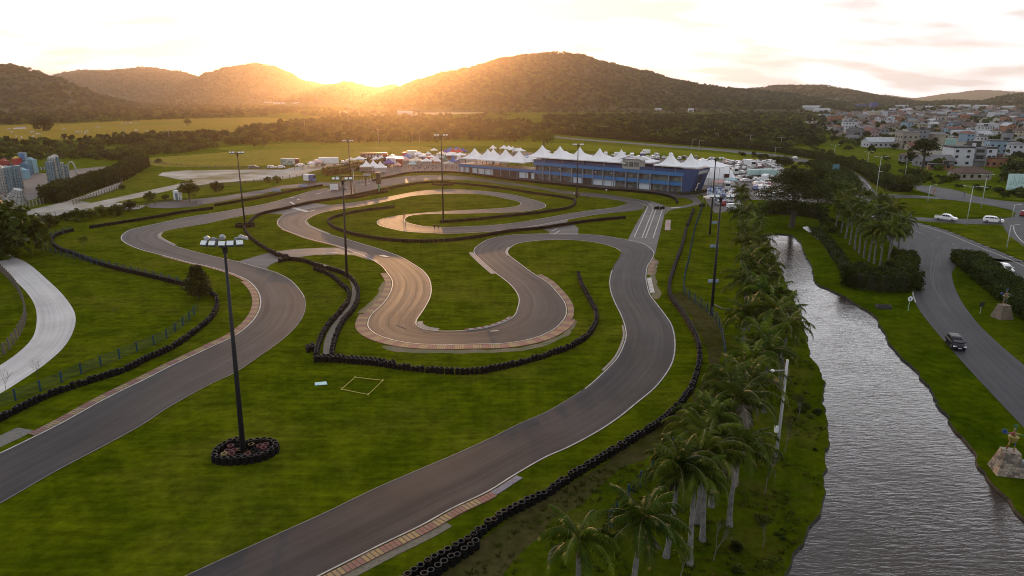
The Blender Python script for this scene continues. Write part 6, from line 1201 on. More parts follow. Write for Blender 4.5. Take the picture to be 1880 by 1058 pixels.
for i, (x, y, w, lb) in enumerate([(1312,363,9,'blue and white patterned sponsor wall beside the pit entry'),(1322,372,6,'second patterned sponsor wall closer to the cars')]):
    t = thing('sponsor_wall', lb, 'banner', G(x, y), .05); b = MB(); b.box((0, 0, .2), (w*.6, .2, 3.4)); link('banner', b.mesh('banner', mat('sponsor_print', (.05, .10, .26), .5, (.60, .64, .68), 1.1, contrast=.08)), t)
tent('gazebo', G(1303,378), .1, 3.4, 2.8, .5, 'cream', 'small cream shelter with dark box at the end of the fence', 'white tents by the car park', 1.1)
# ---------------------------------------------------------------- pit building
B0 = G(842, 316.5); B1 = G(1253, 355); e_ = (B1-B0).normalized(); BR_ = math.atan2(e_.y, e_.x); BLN = (B1-B0).length
def fx(px): return (G(px, 316.5+(px-842)*38.5/411)-B0).length*(1 if px >= 842 else -1)
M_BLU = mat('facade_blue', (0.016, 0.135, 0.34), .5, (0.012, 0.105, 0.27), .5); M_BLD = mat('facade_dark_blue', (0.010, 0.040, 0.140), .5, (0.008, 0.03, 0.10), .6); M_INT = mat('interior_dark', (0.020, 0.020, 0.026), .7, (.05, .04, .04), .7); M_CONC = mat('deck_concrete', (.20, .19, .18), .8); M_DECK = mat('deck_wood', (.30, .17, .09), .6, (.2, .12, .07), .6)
pb = thing('pit_building', 'long blue three storey pit building with open terraces facing the track', 'building', B0, BR_)
X3 = fx(980); XT0, XT1 = fx(1142), fx(1173)
def bpart(nm, boxes, m, lb=None, kind=None):
    b = MB()
    for c, d in boxes: b.box(c, d)
    o = link(nm, b.mesh(nm, m), pb)
    if lb: o['label'] = lb
    return o
Lu = BLN-X3
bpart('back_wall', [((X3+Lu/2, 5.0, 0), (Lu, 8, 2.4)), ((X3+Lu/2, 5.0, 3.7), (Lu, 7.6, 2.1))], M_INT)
bpart('lower_band', [((X3+Lu/2, 4.4, 2.4), (Lu, 9.0, 1.3))], M_BLU); bpart('upper_band', [((X3+Lu/2, 4.4, 5.8), (Lu, 9.0, 1.3))], M_BLU)
bpart('parapet', [((X3+Lu/2, -.10, 7.1), (Lu, .12, 1.05))], M_BLD, 'darker blue glass parapet of the roof terrace')
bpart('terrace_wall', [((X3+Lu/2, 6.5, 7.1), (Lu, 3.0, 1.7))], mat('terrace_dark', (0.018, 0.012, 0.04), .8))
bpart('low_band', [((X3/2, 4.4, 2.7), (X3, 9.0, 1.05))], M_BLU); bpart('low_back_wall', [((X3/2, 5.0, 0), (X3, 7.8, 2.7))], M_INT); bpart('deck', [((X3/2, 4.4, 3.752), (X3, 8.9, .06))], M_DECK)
bpart('railing', [((X3/2, .05, 3.8), (X3, .06, .15)), ((X3/2, .05, 4.5), (X3, .06, .07))], M_CONC)
b = MB(); b.box((0, 0, 0), (.34, .34, 5.8)); cm_ = b.mesh('column', mat('column_grey', (.16, .20, .25), .6)); b = MB(); b.box((0, 0, 0), (.25, .25, 2.7)); cm2 = b.mesh('column', MATS['column_grey'])
for px_ in (982,997,1010,1030,1050,1070,1088,1107,1127,1149,1171,1193,1227,1251): link('column', cm_, pb, (fx(px_), -.30, 0))
for px_ in (844,852,862,877,890,904,920,936,950,966): link('column', cm2, pb, (fx(px_), -.20, 0))
M_DOOR = mat('door_white', (.55, .62, .68), .5, (.45, .52, .58), 1); M_WIN = mat('window_glass', (.06, .075, .08), .15, (.16, .17, .15), .5, contrast=.12)
for a, c_ in ((843,850),(852,858),(865,873),(876,889) ,(890,897),(898,903),(951,967),(973,979),(1050,1065),(1087,1106),(1107,1120),(1121,1127),(1171,1192)):
    x0, x1 = fx(a), fx(c_); bpart('door_panel', [(((x0+x1)/2, .95, 0.05), (x1-x0, .1, 2.3))], M_DOOR)
prev = None
for px0, px1 in ((984,996),(998,1009),(1011,1029),(1031,1049),(1051,1069),(1071,1087),(1089,1106),(1108,1126),(1128,1148),(1150,1170),(1172,1192),(1194,1226),(1228,1250)):
    x0, x1 = fx(px0), fx(px1); bpart('window', [(((x0+x1)/2, 1.12, 3.75), (x1-x0, .1, 2.0))], M_WIN)
    bpart('shop_window', [(((x0+x1)/2, .98 if px0 < 1050 or px0 > 1192 else .985, .1), ((x1-x0)*.9, .04, 2.2))], M_WIN) if px0 in (984, 998, 1011, 1031, 1128, 1150, 1194, 1228) else None
bpart('tower', [(((XT0+XT1)/2, 1.6, 7.1), (XT1-XT0, 4.0, 3.3))], mat('tower_wall', (.30, .30, .29), .7)); 
b = MB(); xc = (XT0+XT1)/2; hw = (XT1-XT0)/2+1.4
for i in range(11): u = i/10*2-1; b.v += [(xc+u*hw, -1.0, 10.4+1.0*(1-u*u)), (xc+u*hw, 4.2, 10.4+1.0*(1-u*u))]
for i in range(10): b.f.append((2*i, 2*i+2, 2*i+3, 2*i+1)); b.m.append(0)
for i in range(11): u = i/10*2-1; b.v += [(xc+u*hw, -1.0, 10.2+1.0*(1-u*u)), (xc+u*hw, 4.2, 10.2+1.0*(1-u*u))]
for i in range(10): b.f.append((2*i+2, 2*i, 22+2*i, 24+2*i)); b.m.append(0)
link('tower_roof', b.mesh('tower_roof', mat('arched_roof', (.22, .23, .25), .5)), pb)
for i in range(3): x = XT0+(XT1-XT0)*(.18+.32*i); bpart('tower_window', [((x, -.42, 7.9), ((XT1-XT0)*.27, .06, 1.7))], M_WIN)
# slanted blue end wall leaning outward
x0 = BLN+.1; b = MB(); pr = [(0, 0), (2.6, 0), (5.4, 8.6), (0, 8.6)]
for y in (-.6, 9.4): b.v += [(x0+x, y, z) for x, z in pr]
b.f = [(0, 1, 2, 3), (7, 6, 5, 4), (1, 5, 6, 2), (3, 2, 6, 7), (0, 4, 5, 1), (4, 0, 3, 7)]; b.m = [0]*6; link('end_wall', b.mesh('end_wall', M_BLD), pb)
def on_slant(y0, y1, z0, z1, m, nm, d=.04): # panel lying on the leaning face
    b = MB(); f = lambda z: x0+2.6+2.8*z/8.6+d; b.v = [(f(z0), y0, z0), (f(z0), y1, z0), (f(z1), y1, z1), (f(z1), y0, z1)]; b.f = [(0, 1, 2, 3)]; b.m = [0]; return link(nm, b.mesh(nm, m), pb)
on_slant(.6, 8.4, 6.8, 8.0, mat('fascia_grey', (.40, .41, .40), .6), 'fascia_panel'); on_slant(2.2, 5.5, .2, 6.2, mat('entrance_black', (.006, .008, .02), .5), 'entrance')
b = MB(); pts = [(1.1, 3.3), (2.0, 3.4), (2.2, 2.6), (1.5, 2.2), (2.3, 1.7), (2.2, .7), (1.2, .6)]; ff = lambda z: x0+2.6+2.8*z/8.6+.12; b.tube([(ff(z), 5.4-y*.9, z) for y, z in pts], .22, 6); link('emblem', b.mesh('emblem', M_SIGNW), pb)
bpart('awning_roof', [((x0+2.2, 4.4, 8.62), (6.0, 9.4, .18))], mat('roof_tan', (.42, .30, .24), .7))
# terrace canopies
def bloc(x, y, z=0): c, s = math.cos(BR_), math.sin(BR_); return Vector((B0.x+x*c-y*s, B0.y+x*s+y*c, z))
bpart('terrace_deck', [((X3+Lu/2, 4.4, 7.103), (Lu, 8.8, .04))], M_CONC)
for i, (px_, a_) in enumerate(((980,10.4),(1012,10.2),(1048,9.8),(1084,9.4),(1123,9.0),(1213,8.8),(1249,8.4))):
    tent('terrace_canopy', bloc(fx(px_)+1.2, 4.0, 7.12), BR_, a_, 2.1, 4.3, 'white', f'pointed white canopy over the roof terrace, {nth(i)} from the left', 'pointed canopies of the upper terrace', 2.3)
    tent('back_canopy', bloc(fx(px_)+5.5, 13.0, 0), BR_, 9.6, 8.9, 2.0, 'white', f'low white canopy behind the upper terrace, {nth(i)} from the left', 'low canopies behind the upper terrace', 1.3)
for i, px_ in enumerate((862,886,917,948)): tent('low_canopy', bloc(fx(px_), 3.6, 3.8), BR_, 9.4, 2.7, 4.2 if i < 3 else 2.2, 'white', f'white canopy over the low wooden deck, {nth(i)} in the front row', 'canopies of the low deck', 2.2)
for i, px_ in enumerate((874.5,897.5,922)): tent('low_canopy', bloc(fx(px_), 11.5, 3.0), BR_, 8.6, 3.2, 4.0, 'white', f'white canopy over the low wooden deck, {nth(i)} in the back row', 'canopies of the low deck', 2.2)
# ---------------------------------------------------------------- people
def figure(name, joints, edges, rad, mats, split, scale=1.0):
    me = bpy.data.meshes.new('tmp'); me.from_pydata([Vector(j)*scale for j in joints], edges, []); o = bpy.data.objects.new('tmp', me); COL.objects.link(o)
    o.modifiers.new('s', 'SKIN'); sv = me.skin_vertices[0].data
    for i, r_ in enumerate(rad): sv[i].radius = (r_*scale, r_*scale*(.8 if i in (0, 1, 2) else 1)); sv[i].use_root = (i == 0)
    m = o.modifiers.new('u', 'SUBSURF'); m.levels = 1; m.render_levels = 1
    ev = o.evaluated_get(bpy.context.evaluated_depsgraph_get()); nm = bpy.data.meshes.new_from_object(ev); bpy.data.objects.remove(o); nm.name = name
    nm.materials.clear()
    for m_ in mats: nm.materials.append(m_)
    for p in nm.polygons: p.material_index = split(p.center/scale); p.use_smooth = True
    return nm
J0 = [(0,0,.95),(0,0,1.15),(0,.0,1.38),(0,.01,1.50),(0,.02,1.60),(0,.02,1.70),(.19,0,1.40),(.26,.02,1.14),(.25,.12,.92),(.25,.14,.84),(-.19,0,1.40),(-.26,-.03,1.14),(-.26,.03,.90),(-.26,.04,.82),(.10,0,.90),(.13,.10,.50),(.12,.02,.08),(.12,.16,.04),(-.10,0,.90),(-.12,-.04,.50),(-.13,-.18,.10),(-.13,-.05,.04)]
E0 = [(0,1),(1,2),(2,3),(3,4),(4,5),(2,6),(6,7),(7,8),(8,9),(2,10),(10,11),(11,12),(12,13),(0,14),(14,15),(15,16),(16,17),(0,18),(18,19),(19,20),(20,21)]
R0 = [.14,.13,.15,.055,.10,.075,.07,.048,.035,.03,.07,.048,.035,.03,.09,.06,.045,.035,.09,.06,.045,.035]
SKIN_ = mat('skin', (.32, .17, .11), .6); DK = mat('cloth_black', (.012, .012, .014), .9); RD = mat('cloth_red', (.25, .02, .02), .9); JN = mat('cloth_jeans', (.04, .05, .09), .9); WT = mat('cloth_white', (.55, .55, .55), .9); HAIR = mat('hair', (.012, .008, .006), .8)
def sp_person(c): return 2 if c.z > 1.44 or (abs(c.x) > .2 and c.z < .95) else (0 if c.z > .92 else 1)
PM = {(a, c): figure('person_body', J0, E0, R0, [x, y, SKIN_], sp_person) for a, c, x, y in (('black','black',DK,DK),('red','dark',RD,DK),('white','jeans',WT,JN),('blue','dark',mat('cloth_blue', (.03,.06,.2),.9),DK))}
b = MB(); b.lathe([(.10, 1.58), (.115, 1.66), (.10, 1.75), (.05, 1.79), (.005, 1.80)], (0, -.005, 0), 10); HM = b.mesh('hair', HAIR, True)
def person(p, key, rz, label, group=None): o = link('person', PM[key], None, p, rz); tag(o, label, 'person', group); link('hair', HM, o); return o
for (x, y), k, rz, lb in [((798,423),('black','black'),.4,'person in black walking on the track, left of the pair'),((805,423),('black','black'),.2,'person in black walking on the track, right of the pair'),((740.5,402),('red','dark'),1.5,'person in a red top at the infield hairpin, left of the couple'),((743.5,402.5),('black','black'),1.5,'person in dark clothes beside the one in red at the hairpin'),((1078,368),('black','black'),2,'person in dark clothes standing on the grass right of the bend mast'),
  ((1054,361.5),('white','jeans'),0,'person in a white shirt left of the bend mast'),((1056,363.5),('black','black'),1,'dark dressed person leaning at the foot of the bend mast'),((1063,362),('red','dark'),3,'person in red right at the bend mast'),((1113,355),('white','jeans'),3,'person in white at the far track edge')]:
    person(G(x, y, .04), k, rz, lb)
ks = list(PM); SPECT = []
for i in range(34):
    up = i % 3; x = X3+1+RND.random()*(BLN-X3-2) if up else 1+RND.random()*(X3-2); z, y = ((7.12, 1.0+RND.random()*2) if up == 1 else (3.72, -.02+RND.random()*.3+.2)) if up else (3.82, 1+RND.random()*2)
    k_ = ks[i % 4]; SPECT.append((x, bloc(x, y, z), k_, up))
SPECT.sort(key=lambda q: q[0]); cn = {}
for x, p, k_, up in SPECT:
    key = (k_, up); i = cn.get(key, 0); cn[key] = i+1; person(p, k_, RND.uniform(0, 6), f'spectator in {k_[0]} on the {["low wooden deck", "roof terrace", "middle gallery"][up]}, {nth(i)} in {k_[0]} from the left', 'spectators on the terraces')
PXS = sorted(RND.uniform(705, 842) for _ in range(26))
for i in range(26):
    x = PXS[i]; y = RND.uniform(309.5, 312); person(G(x, y), ks[i % 4], RND.uniform(0, 6), f'person in {ks[i % 4][0]} behind the tyre wall by the paddock tents, {nth(i)} from the left', 'people in the paddock')
# ---------------------------------------------------------------- statues on stone pedestals
def mosaic(name, a, c, dk):
    m, t, bs = nmat(name); n = t.nodes.new; l = t.links.new; tcn = n('ShaderNodeTexCoord'); sx = n('ShaderNodeSeparateXYZ'); l(tcn.outputs['Object'], sx.inputs[0]); ad = n('ShaderNodeMath'); ad.operation = 'ADD'; l(sx.outputs[0], ad.inputs[0]); l(sx.outputs[1], ad.inputs[1]); cb = n('ShaderNodeCombineXYZ'); l(ad.outputs[0], cb.inputs[0]); l(sx.outputs[2], cb.inputs[1])
    br = n('ShaderNodeTexBrick'); br.inputs['Scale'].default_value = 1.0; br.inputs['Brick Width'].default_value = .30; br.inputs['Row Height'].default_value = .24; br.inputs['Mortar Size'].default_value = .015; br.inputs['Color1'].default_value = (*a, 1); br.inputs['Color2'].default_value = (*c, 1); br.inputs['Mortar'].default_value = (*dk, 1); l(cb.outputs[0], br.inputs['Vector']); l(br.outputs[0], bs.inputs['Base Color']); bs.inputs['Roughness'].default_value = .8; return m
SC_ = [mat('st_red', (.18, .02, .02), .6), mat('st_yellow', (.20, .16, .03), .6), mat('st_blue', (.02, .05, .18), .6), mat('st_green', (.02, .11, .04), .6)]
J1 = [(0,0,1.0),(0,0,1.25),(0,0,1.55),(0,0,1.75),(0,.02,1.92),(0,.02,2.10),(.28,0,1.58),(.62,-.05,1.50),(.85,-.15,1.25),(.95,-.18,1.15),(-.28,0,1.58),(-.60,.0,1.50),(-.72,-.10,1.85),(-.74,-.12,1.98),(.14,0,.95),(.22,-.05,.50),(.20,.02,.06),(.22,-.18,.04),(-.14,0,.95),(-.26,-.05,.50),(-.32,.02,.06),(-.34,-.18,.04)]
def statue(base, label, pm, rz, dim=1):
    t = thing('statue', label, 'statue', G(*base), rz); b = MB(); b.box((0, 0, 0), (2.3, 2.1, 2.05), top=.55); b.box((0, 0, 2.05), (1.32, 1.22, .08)); link('pedestal', b.mesh('pedestal', pm), t)
    fg = None; PS = 2.12; KS = 1.08
    def sp(c): return (int((c.z+5)*3.1)+(1 if c.x > 0 else 0)+(2 if abs(c.x) > .4 else 0)) % 4
    link('figure', figure('figure', J1, E0, [r*1.15 for r in R0], SC_ if dim else [mat('st_rust', (.22, .09, .05), .6), mat('st_olive', (.12, .11, .04), .6), mat('st_navy', (.02, .05, .12), .6), mat('st_bronze', (.14, .10, .06), .6)], sp), t, (0, 0, PS), None, KS)
    b = MB(); b.lathe([(.03, 0), (.17, -.05), (.22, .03), (.18, .10), (.03, .08)], (0, 0, 0), 12); o = link('shield', b.mesh('shield', SC_[2]), t, (-.72*KS, .05, PS+1.7*KS), None, KS); o.rotation_euler = (1.4, .3, 0)
    b = MB()
    for k in range(7): a = -.9+k*.3; b.tube([(0, .02, 2.12), (math.sin(a)*.30, .02, 2.12+math.cos(a)*.30)], [.05, .02], 5)
    link('headdress', b.mesh('headdress', SC_[3 if dim else 2]), t, (0, 0, PS), None, KS); b = MB(); b.lathe([(.25, 0), (.42, .5), (.12, .55)], (0, 0, .82), 8); link('skirt', b.mesh('skirt', SC_[1] if dim else MATS['st_olive']), t, (0, 0, PS), None, KS)
    return t
statue((1847,866), 'colourful dancing figure statue on a chequered stone pedestal near the right edge', mosaic('pedestal_tiles', (.26, .22, .17), (.07, .055, .045), (.08, .07, .06)), -.25)
statue((1839,584), 'rust coloured figure statue on a rough stone pedestal in front of the hedge', mosaic('pedestal_stone', (.16, .12, .08), (.11, .085, .06), (.06, .05, .04)), .1, 0)
t = thing('round_planter', 'blue grey round object behind the near statue pedestal', 'planter', G(1873, 858)); b = MB(); b.lathe([(.35, 0), (.55, .2), (.5, .6), (.35, .7)], (0, 0, 0), 12, cap=True); link('bowl', b.mesh('bowl', mat('blue_grey', (.06, .10, .13), .5)), t)
# ---------------------------------------------------------------- town
WALLC = {'white': (.42, .44, .48), 'cream': (.30, .27, .21), 'grey': (.16, .17, .19), 'pale blue': (.18, .27, .34), 'orange': (.24, .11, .06), 'pink': (.26, .19, .20), 'beige': (.22, .20, .17)}
ROOFC = {'orange tiled': (.15, .055, .034), 'brown tiled': (.065, .030, .022), 'grey sheet': (.12, .12, .13), 'dark': (.03, .03, .034), 'white flat': (.36, .38, .41)}
WM = {k: mat('wall_'+k.replace(' ', '_'), v, .85, tuple(x*.82 for x in v), .4) for k, v in WALLC.items()}; RM = {k: mat('roof_'+k.replace(' ', '_'), v, .8, tuple(x*.7 for x in v), .5) for k, v in ROOFC.items()}
M_WIND = mat('house_window', (.02, .025, .03), .2)
_hm = {}
def house_meshes(kind, w, d, h, wall, roof, wins=True):
    k = (kind, w, d, h, wall, roof, wins)
    if k in _hm: return _hm[k]
    b = MB(); b.box((0, 0, 0), (w, d, h))
    if kind == 'gable': b.add([(-w/2, -d/2, h), (-w/2, d/2, h), (-w/2, 0, h+d*.26), (w/2, -d/2, h), (w/2, d/2, h), (w/2, 0, h+d*.26)], [(0, 2, 1), (3, 4, 5)])
    if wins:
        nf = max(1, int(h/2.9))
        for f in range(nf):
            for i in range(int(w/3.2)): b.box((-w/2+1.6+i*3.2, -d/2-.02, f*2.9+1.0), (1.3, .06, 1.2), mi=1)
            for i in range(int(d/3.5)): b.box((-w/2-.02, -d/2+1.8+i*3.5, f*2.9+1.0), (.06, 1.2, 1.2), mi=1)
    W_ = b.mesh('wall', [WM[wall], M_WIND]); r = MB(); o = .6
    if kind == 'gable':
        rh = d*.27; vs = [(-w/2-o, -d/2-o, h-.15), (w/2+o, -d/2-o, h-.15), (w/2+o, 0, h+rh), (-w/2-o, 0, h+rh), (w/2+o, d/2+o, h-.15), (-w/2-o, d/2+o, h-.15)]; r.add(vs, [(0, 1, 2, 3), (3, 2, 4, 5)]); r.add([(x, y, z-.15) for x, y, z in vs], [(3, 2, 1, 0), (5, 4, 2, 3)])
    elif kind == 'hip':
        rh = d*.26; q = w/2-d*.42; r.add([(-w/2-o, -d/2-o, h), (w/2+o, -d/2-o, h), (w/2+o, d/2+o, h), (-w/2-o, d/2+o, h), (-q, 0, h+rh), (q, 0, h+rh)], [(0, 1, 5, 4), (1, 2, 5), (2, 3, 4, 5), (3, 0, 4), (3, 2, 1, 0)])
    else: r.box((0, 0, h), (w+.3, d+.3, .5)); r.box((w*.2, 0, h+.5), (2.2, 2.2, 1.6), mi=0)
    _hm[k] = (W_, r.mesh('roof', RM[roof])); return _hm[k]
def house(p, kind, w, d, h, wall, roof, rz, label, group, wins=True, nm='house', cat='house'):
    t = thing(nm, label, cat, p, rz, group); a, c = house_meshes(kind, w, d, h, wall, roof, wins); link('wall', a, t); link('roof', c, t); return t
HR = random.Random(12); rows = []
ROWS = [(203,1640,1960,15),(208,1610,1950,15),(212,1520,1950,13),(216,1505,1960,13),(220.5,1500,1960,12),(225.5,1512,1960,12.5),(231,1516,1960,12.5),(237,1520,1960,13),(244,1528,1960,14),(252,1548,1960,15),(261,1600,1960,17),(272,1690,1960,20),(284,1700,1950,22)]
SPB = [((1586,1642),(256,270)),((1640,1680),(238,272)),((1745,1820),(272,306)),((1728,1750),(252,300)),((1796,1828),(222,238)),((1814,1855),(250,281)),((1686,1700),(270,320)),((1750,1802),(306,330)),((1690,1746),(286,306))]
wl, rf = list(WALLC), list(ROOFC)
for ri, (y, x0, x1, sp) in enumerate(ROWS):
    row = []; x = x0+HR.uniform(0, 10); sc = F/(G(1700, y).y)
    while x < x1:
        yy = y+HR.uniform(-1.5, 1.5)*(1 if y < 230 else 2.0)
        if HR.random() > .14 and not any(a-6 < x < c+6 and e-1 < yy < f+2 for (a, c), (e, f) in SPB): row.append((x, yy))
        x += sp*.66*sc*HR.uniform(.7, 1.35)
    for i, (x, yy) in enumerate(row):
        kd = HR.choice(['gable', 'gable', 'hip', 'hip', 'flat']); wa = HR.choice(['white', 'white', 'white', 'cream', 'grey', 'pale blue', 'pale blue', 'orange', 'pink', 'beige']); ro = HR.choice(['orange tiled', 'orange tiled', 'brown tiled', 'brown tiled', 'grey sheet', 'grey sheet', 'dark', 'white flat']) if kd != 'flat' else HR.choice(['grey sheet', 'white flat', 'dark'])
        w = HR.choice([7, 8, 10, 12, 15]); d = HR.choice([6, 7, 9]); h = HR.choice([3, 3, 3, 6, 6]) if kd != 'flat' else HR.choice([3, 6, 6, 9])
        house(G(x, yy), kd, w, d, h, wa, ro, HR.choice([0, .2, -.15, 1.57, .35, 1.8]), f'{wa} house, {ro} roof, {nth(i)} from left in {nth(ri)} town row', 'houses of the town', y > 224)
# landmark buildings
def bld(lb, base, w, d, h, wall, roof, rz=0, kind='flat', nm='building'): return house(G(*base), kind, w, d, h, wall, roof, rz, lb, None, True, nm, 'building')
t = thing('apartment_block', 'pale three storey apartment block with dark parapet and grey balconies', 'building', G(1783, 305), -.12); D_ = G(1783, 305).y; k_ = D_/F
b = MB(); b.box((-5.5, 3, 0), (9.5, 11, 8.6)); b.box((7.2, 3, 0), (4.6, 10, 8.4)); link('wall', b.mesh('wall', WM['white']), t); b = MB(); b.box((1.9, 3.4, 0), (5.6, 11, 8.8)); link('balcony_front', b.mesh('balcony_front', WM['grey']), t)
b = MB(); b.box((-5.5, 3, 8.6), (9.8, 11.3, .8)); b.box((7.2, 3, 8.4), (4.9, 10.3, .8)); link('parapet', b.mesh('parapet', RM['dark']), t); b = MB(); b.box((1.9, 5, 8.8), (4.4, 5, 2.8)); link('roof_house', b.mesh('roof_house', RM['dark']), t); b = MB(); b.lathe([(.8, 0), (.8, 1.9)], (.2, 1, 8.9), 10, cap=True); link('water_tank', b.mesh('water_tank', WM['white']), t)
for x, z in [(-8.5, 1), (-8.5, 4), (-8.5, 6.6), (-3.4, 1), (-3.4, 4), (-3.4, 6.6), (6.4, 1), (6.4, 4), (6.4, 6.6), (8.3, 4)]: b = MB(); b.box((x, -2.56 if x < 0 else -2.06, z), (1.4, .1, 1.2)); link('window', b.mesh('window', M_WIND), t)
for z in (2.6, 5.6): b = MB(); b.box((1.9, -2.7, z), (4.6, 1.2, .9)); link('balcony', b.mesh('balcony', WM['grey']), t); b = MB(); b.box((1.9, -2.14, z+.95), (3.6, .06, 1.5)); link('window', b.mesh('window', M_WIND), t)
t = bld('long white warehouse with arched roof at the near left edge of the town', (1613,270), 19, 10, 3.6, 'white', 'white flat', .05, 'gable', 'warehouse')
bld('beige and glass four storey building beside the warehouse', (1662,273), 10, 11, 10.5, 'beige', 'grey sheet', -.1); bld('grey-green tall building behind the beige one', (1683,262), 11, 8, 9, 'grey', 'dark'); bld('white flat-roofed hall far in the town', (1812,238), 16, 10, 5.5, 'white', 'white flat', .02, nm='warehouse'); bld('pale blue building with dark tower near the right edge', (1832,281), 13, 10, 7, 'pale blue', 'dark', -.3); bld('dark blue stair tower behind the pale blue building', (1844,277), 4, 5, 11, 'grey', 'dark')
bld('cream house with broad brown hipped roof behind the roundabout', (1778,329), 13, 8, 2.9, 'cream', 'brown tiled', .05, 'hip', 'house'); bld('long low shed with grey arched roof right of the umbrella tree', (1712,305), 15, 9, 3, 'grey', 'grey sheet', 0, 'gable', 'shed'); bld('small orange-roofed house beside the umbrella tree', (1676,275), 8, 6, 3, 'cream', 'orange tiled', 0, 'gable', 'house'); bld('orange house below the right end of the apartment block', (1824,306), 8, 7, 4, 'orange', 'brown tiled', 0, 'flat', 'house'); bld('dark low house left of the umbrella tree', (1672,296), 9, 7, 3, 'grey', 'brown tiled', .1, 'hip', 'house'); bld('white flat building with long window row', (1768,252), 17, 8, 5, 'white', 'white flat', 0); bld('white bright little house at the meadow edge of the town', (1563,259), 8, 6, 3, 'white', 'grey sheet', 0, 'gable', 'house')
bld('long brick wall shed below the apartment block', (1725,312), 10, 3, 2.2, 'orange', 'dark', -.35, 'flat', 'shed')
for i, (x, y, w, h, lb) in enumerate([(1580,199,60,14,'left one of the two bright blue far buildings'),(1603,198,40,20,'right one of the two bright blue far buildings')]): t = thing('far_building', lb, 'building', G(x, y)); b = MB(); b.box((0, 0, 0), (w*.4, 20, h*.7)); link('wall', b.mesh('wall', mat('far_blue', (.03, .05, .22), .6)), t); b = MB(); b.box((0, 0, h*.7), (w*.4+1, 21, 1)); link('roof', b.mesh('roof', RM['grey sheet']), t)
FB = [(360,188,60),(385,187.5,90),(405,187.5,80),(425,188,70),(440,189,40),(470,190.5,30),(492,191,30),(508,191.5,25),(524,192,30),(545,192.5,30),(720,196,30),(735,197,25),(752,197.5,30),(768,197,20),(778,198.5,30),(790,199,25),(805,200,22),(850,201.5,20),(880,201,24),(900,202.5,18),(738,213,14),(748,214,16),(1010,204,26),(1030,204.5,22),(985,205,14),(1655,199,30),(1700,201,30),(1740,200,30),(1770,198,30),(1800,199,34),(1850,201,30),(1268,207,10),(1208,206,12),(1490,205,40),(1508,207,30)]
FB.sort()
for i, (x, y, w) in enumerate(FB): t = thing('far_building', f'tiny pale building in the valley below the hills, {nth(i)} from the left', 'building', G(x, y), 0, 'far buildings in the valley'); a, c = house_meshes('gable', w, max(8, w*.3), 6 if w < 35 else 9, 'white', 'white flat', False); link('wall', a, t); link('roof', c, t)
# billboards
t = thing('billboard', 'large pale green billboard with faint drawing at the right edge', 'billboard', G(1868, 354), -.08); h0, h1 = hpx((1868, 354), 349), hpx((1868, 354), 319.5); wdt = 10.5
b = MB(); b.box((1.2, 0, h0), (wdt, .3, h1-h0)); link('panel', b.mesh('panel', mat('billboard_print', (.42, .58, .56), .5, (.36, .52, .51), .3)), t)
b = MB(); r_ = random.Random(4)
for k in range(16): b.box((-3.2+k*.55, -.17, h0+1.6+r_.uniform(0, .6)), (.12, .02, r_.uniform(1.0, 3.0))); b.box((-3.2+k*.55, -.17, h0+1.0+r_.uniform(0, 2)), (.5, .02, .10))
b.box((-1, -.17, h0+.5), (5, .02, .12)); link('drawing', b.mesh('drawing', mat('billboard_ink', (.16, .30, .30), .6)), t)
for x in (-3, 1, 5): b = MB(); b.box((x, .2, 0), (.25, .25, h0+1)); link('post', b.mesh('post', M_LBODY), t)
t = thing('billboard', 'green panelled billboard on a tall pale column in the town', 'billboard', G(1736, 300), .0); h0, h1 = hpx((1736, 300), 269), hpx((1736, 300), 254.5)
b = MB(); b.box((.7, 0, h0), (5.0, .5, h1-h0)); link('panel', b.mesh('panel', mat('panel_green', (.20, .36, .32), .5)), t); b = MB(); b.box((0, 0, 0), (.8, .8, h0)); link('column', b.mesh('column', WM['grey']), t); b = MB()
for k in range(5): b.box((-1.3+k*1.0, -.27, h0+.3), (.12, .04, h1-h0-.6))
link('stripes', b.mesh('stripes', WM['white']), t)
# ---------------------------------------------------------------- theme park on the left
M_LAT = mat('lattice_blue', (.17, .25, .29), .6, (.10, .16, .19), .5); M_LATW = mat('lattice_white', (.34, .34, .32), .6, (.20, .20, .19), .8); M_LATD = mat('lattice_dark', (.05, .08, .10), .7)
def lattice(nm, base, r, h, lb, m, n=14, cone=1.0, tilt=0, cap=0):
    t = thing(nm, lb, 'tower', G(*base)); t.rotation_euler = (0, tilt, 0); b = MB(); b.lathe([(r, 0), (r*(1+(cone-1)*.5), h*.5), (r*cone, h)], (0, 0, 0), n, cap=True); link('drum', b.mesh('drum', m), t); b = MB()
    for k in range(n): a = 6.283*k/n; b.tube([(math.cos(a)*r*1.02, math.sin(a)*r*1.02, 0), (math.cos(a)*r*cone*1.02, math.sin(a)*r*cone*1.02, h)], .07, 4)
    for z in range(1, int(h)): q = r*(1+(cone-1)*z/h)*1.02; b.lathe([(q, z), (q, z+.1)], (0, 0, 0), n)
    link('ribs', b.mesh('ribs', M_LATD), t)
    if cap: b = MB(); b.lathe([(r*cone, h), (r*cone*.8, h+cap*.6), (.05, h+cap)], (0, 0, 0), n); link('dome', b.mesh('dome', M_LATW), t)
lattice('lattice_tower', (14,351), 2.4, 8.5, 'pale blue lattice drum at the left edge, leftmost of the three', M_LAT); lattice('lattice_tower', (24,349), 2.2, 8.6, 'pale blue lattice drum, middle of the three', M_LAT); lattice('lattice_tower', (33,348), 2.0, 8.6, 'pale blue lattice drum, right of the three', M_LAT); lattice('spire_tower', (5,353), 1.6, 8.2, 'white lattice spire tower at the very left edge', M_LATW, cap=1.6)
lattice('lattice_cone', (28,375), 3.6, 5.0, 'tilted white lattice cone in front of the blue drums', M_LATW, cone=.35, tilt=.35)
